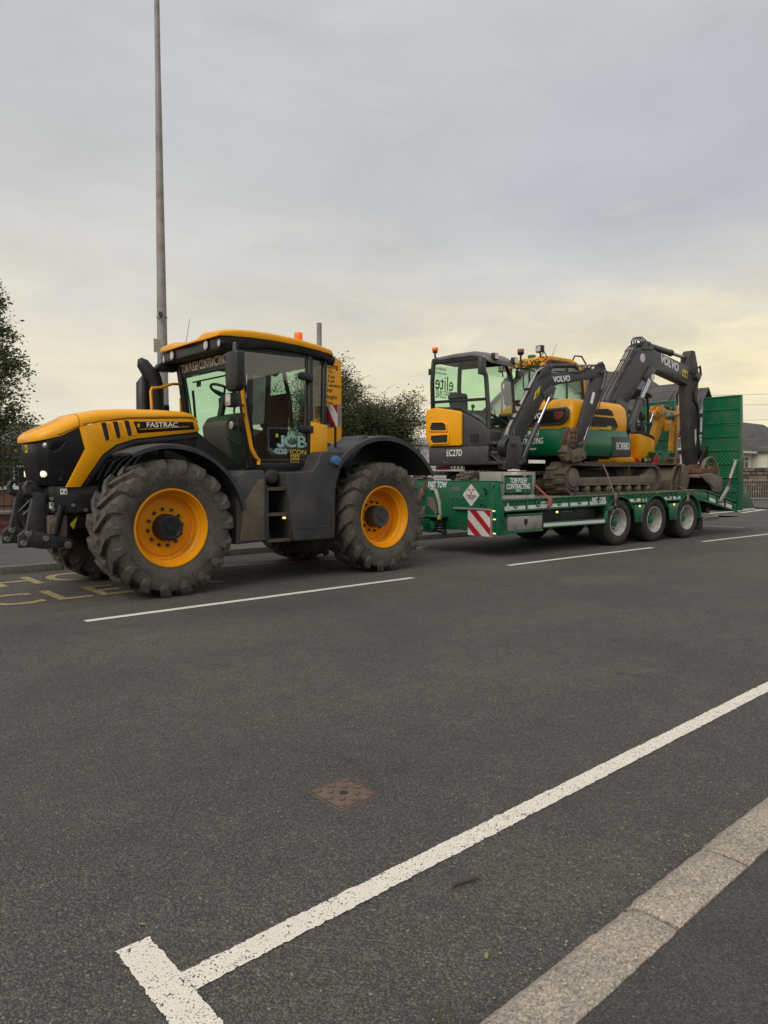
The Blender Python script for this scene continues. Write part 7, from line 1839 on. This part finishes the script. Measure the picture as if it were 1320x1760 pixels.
def half_timber_house():
    h = thing('half_timbered_house', 'large white half timbered house with slate roof and two front gables behind the ramps', 'house', (46, 24, .0))
    h.location = (0, 0, 0)
    setxf(Matrix.Identity(4))
    b = MB(); b.box(36.5, 50, 22.6, 31, 0, 5.5)
    for x0, x1 in ((41.6, 45.0), (45.6, 48.6)):
        b.prism([(x0, 0), (x1, 0), (x1, 5.3), ((x0 + x1) / 2, 6.85), (x0, 5.3)], 21.2, 22.6)
    b.prism([(22.6, 5.5), (31, 5.5), (26.8, 8.4)], 36.5, 50, 'x')
    b.build('wall', M['white_wall'], h, raw=True)
    b = MB(); gable_roof(b, 36.5, 50, 22.6, 31, 5.5, 8.5, 'x', .35)
    for x0, x1, zr in ((41.6, 45.0, 7.0), (45.6, 48.6, 7.05)): gable_roof(b, x0, x1, 21.2, 25.4, 5.2, zr, 'y', .3)
    rf = b.build('roof', M['slate'], h, raw=True)
    b = MB(); b.box(47.6, 48.3, 26.5, 27.2, 8.2, 9.3); b.box(47.52, 48.38, 26.42, 27.28, 9.2, 9.3); b.cyl((47.95, 26.85, 9.3), (47.95, 26.85, 9.6), .12); b.build('chimney', M['stone'], rf, raw=True)
    b = MB(); b.box(40.4, 41.1, 23.6, 24.3, 6.35, 6.42); b.build('roof_window', M['pane'], rf, raw=True)
    tb = MB()
    for x0, x1, zr in ((41.6, 45.0, 6.85), (45.6, 48.6, 6.85)):
        xm = (x0 + x1) / 2
        for z in (2.75, 4.05, 5.25): tb.box(x0, x1, 21.14, 21.2, z, z + .2)
        for x in (x0, x0 + (x1 - x0) * .25, x1 - (x1 - x0) * .25 - .15, x1 - .16): tb.box(x, x + .16, 21.15, 21.195, 2.8, 5.3)
        tb.bar((x0 - .25, 21.12, 5.05), (xm, 21.12, 6.92), .08, .22); tb.bar((xm, 21.12, 6.92), (x1 + .25, 21.12, 5.05), .08, .22)
        tb.bar((x0 + .2, 21.17, 4.3), (x0 + .8, 21.17, 5.2), .05, .14); tb.bar((x1 - .2, 21.17, 4.3), (x1 - .8, 21.17, 5.2), .05, .14); tb.box(xm - .08, xm + .08, 21.15, 21.195, 5.4, 6.7)
        tb.bar((x0 + .15, 21.17, 2.95), (x0 + .8, 21.17, 4.05), .05, .14); tb.bar((x1 - .15, 21.17, 2.95), (x1 - .8, 21.17, 4.05), .05, .14)
    for x in range(9):
        xx = 36.5 + x * .62
        tb.box(xx, xx + .15, 22.54, 22.6, 2.8, 5.3)
    tb.box(36.5, 41.6, 22.53, 22.6, 2.75, 2.95); tb.box(36.5, 41.6, 22.53, 22.6, 5.2, 5.4)
    for z in (2.75, 4.05, 5.2): tb.box(41.52, 41.6, 21.2, 22.6, z, z + .2)
    tb.bar((41.57, 21.3, 3.0), (41.57, 22.4, 4.05), .05, .14, (1, 0, 0)); tb.bar((41.57, 21.3, 4.3), (41.57, 22.4, 5.2), .05, .14, (1, 0, 0))
    tb.build('timber_frame', M['timber'], h, raw=True)
    for x in (43.3, 47.1): window(h, x, 21.2, 3.05, 1.3, 1.0); window(h, x, 21.2, .9, 1.6, 1.3, nv=3)
    for x in (38.2, 40.2): window(h, x, 22.6, 3.4, 1.1, 1.2)
    b = MB(); b.box(39.0, 40.0, 22.54, 22.6, 0, 2.1); b.build('door', M['timber'], h, raw=True)
half_timber_house()

bg_ = thing('bungalow', 'cream bungalow with a grey slate roof and stone chimney at the right edge', 'bungalow', (64, 25, 0))
bg_.location = (0, 0, 0)
b = MB(); b.box(58, 76, 23.5, 31, 0, 3.3); b.box(61.2, 64.4, 22.3, 23.5, 0, 3.3); b.build('wall', M['render'], bg_, raw=True)
b = MB()
def hip(b, x0, x1, y0, y1, ze, zr, hx):
    ym = (y0 + y1) / 2
    v = [b.bm.verts.new(p) for p in ((x0, y0, ze), (x1, y0, ze), (x1, y1, ze), (x0, y1, ze), (x0 + hx, ym, zr), (x1 - hx, ym, zr))]
    for f in ((0, 1, 5, 4), (1, 2, 5), (2, 3, 4, 5), (3, 0, 4), (3, 2, 1, 0)): b.bm.faces.new([v[i] for i in f])
hip(b, 57.6, 76.4, 23.1, 31.4, 3.3, 6.3, 3.0)
rf = b.build('roof', M['slate'], bg_, raw=True, smooth=0)
b = MB(); hip(b, 60.8, 64.8, 21.9, 26.0, 3.31, 5.0, 2.0 - .01); b.build('bay_roof', M['slate'], rf, raw=True, smooth=0)
b = MB(); b.box(60.5, 62.3, 26.7, 27.8, 5.4, 6.9); b.box(60.4, 62.4, 26.6, 27.9, 6.8, 6.95)
for k in range(4): b.cyl((60.75 + k * .43, 27.25, 6.95), (60.75 + k * .43, 27.25, 7.35), .14, .12, n=10)
b.build('chimney', M['stone'], rf, raw=True)
b = MB(); b.cyl((61.0, 27.0, 6.9), (61.0, 27.0, 8.4), .02, n=6); b.box(60.6, 61.4, 26.99, 27.01, 8.1, 8.13); b.box(60.7, 61.3, 26.99, 27.01, 8.3, 8.33); b.build('tv_aerial', M['galv'], rf, raw=True)
b = MB(); b.box(57.6, 76.4, 23.0, 23.1, 3.15, 3.32); b.build('gutter', M['upvc'], bg_, raw=True)
for x, w_ in ((59.6, 1.5), (66.3, 1.6), (69.5, 1.6)): window(bg_, x, 23.5, 1.75, w_, 1.15)
window(bg_, 62.8, 22.3, 1.75, 1.8, 1.15)
b = MB(); b.box(67.6, 68.2, 23.44, 23.5, .1, 2.3); b.build('door', M['timber'], bg_, raw=True)
# a second roof beyond, further along the street
nb2 = thing('far_house', 'distant dark roofed house beyond the bungalow at the right edge', 'house', (78, 33, 0)); nb2.location = (0, 0, 0)
b = MB(); b.box(66, 84, 34, 42, 0, 3.5); b.build('wall', M['render'], nb2, raw=True)
b = MB(); hip(b, 65.6, 84.4, 33.6, 42.4, 3.5, 8.3, 3.5); b.build('roof', M['slate'], nb2, raw=True, smooth=0)

# rubble wall with railings closing the side road
sw_ = thing('stone_wall', 'tall rough brown rubble stone wall behind the grey railings at right', 'wall', (41, 15, 0)); sw_.location = (0, 0, 0)
A_, B_ = Vector((37.5, 20.5, 0)), Vector((46.5, 9.5, 0)); d_ = (B_ - A_).normalized(); n_2 = Vector((-d_.y, d_.x, 0))
L_ = (B_ - A_).length
b = MB(); b.bar(A_ + Vector((0, 0, .85)) + n_2 * .3, B_ + Vector((0, 0, .85)) + n_2 * .3, .4, 1.7, n_2); b.build('wall_core', M['mortar'], sw_, raw=True)
rnd = random.Random(17); protos = []
for k in range(4):
    b = MB(); bmesh.ops.create_cube(b.bm, size=1)
    for v in b.bm.verts: v.co = Vector((v.co.x * rnd.uniform(.85, 1.05), v.co.y, v.co.z * rnd.uniform(.82, 1.05))) + Vector((rnd.gauss(0, .04), rnd.gauss(0, .1), rnd.gauss(0, .05)))
    protos.append(b.build('stone', M['stone'], sw_, raw=True, bevel=.08, seg=1))
cnt = 0
s_lo, s_hi = 3.2, 10.5
z = 0.06; first = set()
while z < 1.75:
    hh = rnd.uniform(.15, .25); s_ = s_lo
    while s_ < s_hi:
        ww = rnd.uniform(.22, .58); k = rnd.randrange(4)
        if k not in first: q = protos[k]; first.add(k)
        else: q = copy_part(protos[k], sw_)
        p = A_ + d_ * (s_ + ww / 2) + n_2 * (.51 if n_2.dot(-A_) > 0 else .09) + Vector((0, 0, z + hh / 2))
        q.location = p; q.rotation_euler = (0, 0, math.atan2(d_.y, d_.x)); q.scale = (ww - .02, .16, hh - .02)
        s_ += ww; cnt += 1
    z += hh
fr = thing('street_railings', 'grey vertical bar railings in front of the rubble wall at right', 'railings', (40, 15, 0)); fr.location = (0, 0, 0)
side_ = n_2 if n_2.dot(-A_) > 0 else -n_2
A2, B2 = A_ + side_ * .9, B_ + side_ * .9
b = MB(); b.bar(A2 + Vector((0, 0, 1.15)), B2 + Vector((0, 0, 1.15)), .03, .05, side_); b.bar(A2 + Vector((0, 0, .15)), B2 + Vector((0, 0, .15)), .03, .05, side_); b.build('rail', M['galv'], fr, raw=True)
b0 = None
for k in range(100):
    if b0 is None:
        bb = MB(); bb.cyl((0, 0, .05), (0, 0, 1.2), .014, n=6); b0 = bb.build('railing_bar', M['galv'], fr, raw=True); q = b0
    else: q = copy_part(b0, fr)
    q.location = A2 + d_ * (1.5 + k * .12)
b = MB(); p = A2 + d_ * 6.9; b.box(p.x - .06, p.x + .06, p.y - .06, p.y + .06, 0, 1.35); b.build('railing_post', M['green'], fr, raw=True)
bl = thing('bollard', 'short weathered yellow bollard on the pavement by the grey railings', 'bollard', (36.6, 12.6, .06))
b = MB(); b.lathe([(.10, 0), (.10, .55), (.13, .58), (.13, .86), (.15, .9), (.15, 1.0), (.10, 1.06), (0, 1.08)], ax='z', n=16); b.build('post', M['cream'], bl, raw=True)
b = MB(); b.lathe([(.132, .60), (.134, .60), (.134, .84), (.132, .84)], ax='z', n=16, closed=True); b.build('band', M['decal_yellow'], bl, raw=True)

# overhead wires with their pole just out of frame
up_ = thing('utility_pole', 'brown timber utility pole carrying the overhead wires', 'utility pole', (66, 12.0, 0))
b = MB(); b.cyl((0, 0, 0), (0, 0, 9), .14, .10, n=10); b.box(-.06, .06, -.9, .9, 8.3, 8.42); b.build('pole', M['bark'], up_, raw=True)
for k, (dy, z0_, z1_) in enumerate(((-.8, 8.45, 7.4), (0, 7.6, 6.7), (.8, 6.4, 5.6))):
    w = thing('overhead_wire', ('top', 'middle', 'lowest')[k] + ' of the three overhead wires crossing the sky right of the ramp', 'wire', (66, 12 + dy, z0_), group='overhead wires')
    a_ = Vector((0, 0, 0)); c_ = Vector((52, 26, z1_)) - Vector((66, 12 + dy, z0_))
    pts = [a_.lerp(c_, i / 12) + Vector((0, 0, -.35 * math.sin(math.pi * i / 12))) for i in range(13)]
    b = MB(); b.tube(pts, .013, 4); o = b.build('cable', M['black'], w, raw=True)

# trees far behind the houses and the terrace across the road behind the viewer, which shows in the cab glass
for k, (x, y, L_, hh) in enumerate(((-6.0, -15.5, 9.0, 4.6), (6.5, -16.0, 9.0, 4.4), (19, -16.5, 9.5, 4.8))):
    t_ = thing('terrace_house', ('gabled brick house opposite the tractor, left of three', 'gabled brick house opposite the trailer, middle of three', 'gabled brick house opposite the ramps, right of three')[k], 'house', (x, y, 0), group='houses on the near side of the road')
    b = MB(); b.prism([(0, 0), (L_, 0), (L_, hh), (L_ * .75, hh + 2.4), (L_ * .5, hh), (L_ * .25, hh + 2.4), (0, hh)], -7, 0); b.build('wall', M['red_brick'], t_, raw=True)
    b = MB()
    for q in range(2): gable_roof(b, q * L_ / 2, (q + 1) * L_ / 2, -7, 0, hh, hh + 2.5, 'y', .2)
    b.build('roof', M['slate'], t_, raw=True)
    for q in (.25, .75):
        for z in (.9, 3.2):
            b = MB(); b.box(L_ * q - .7, L_ * q + .7, .0, .05, z, z + 1.3); f = b.build('window', M['upvc'], t_, raw=True)
            b = MB(); b.box(L_ * q - .62, L_ * q + .62, .05, .06, z + .08, z + 1.22); b.build('pane', M['pane'], f, raw=True)
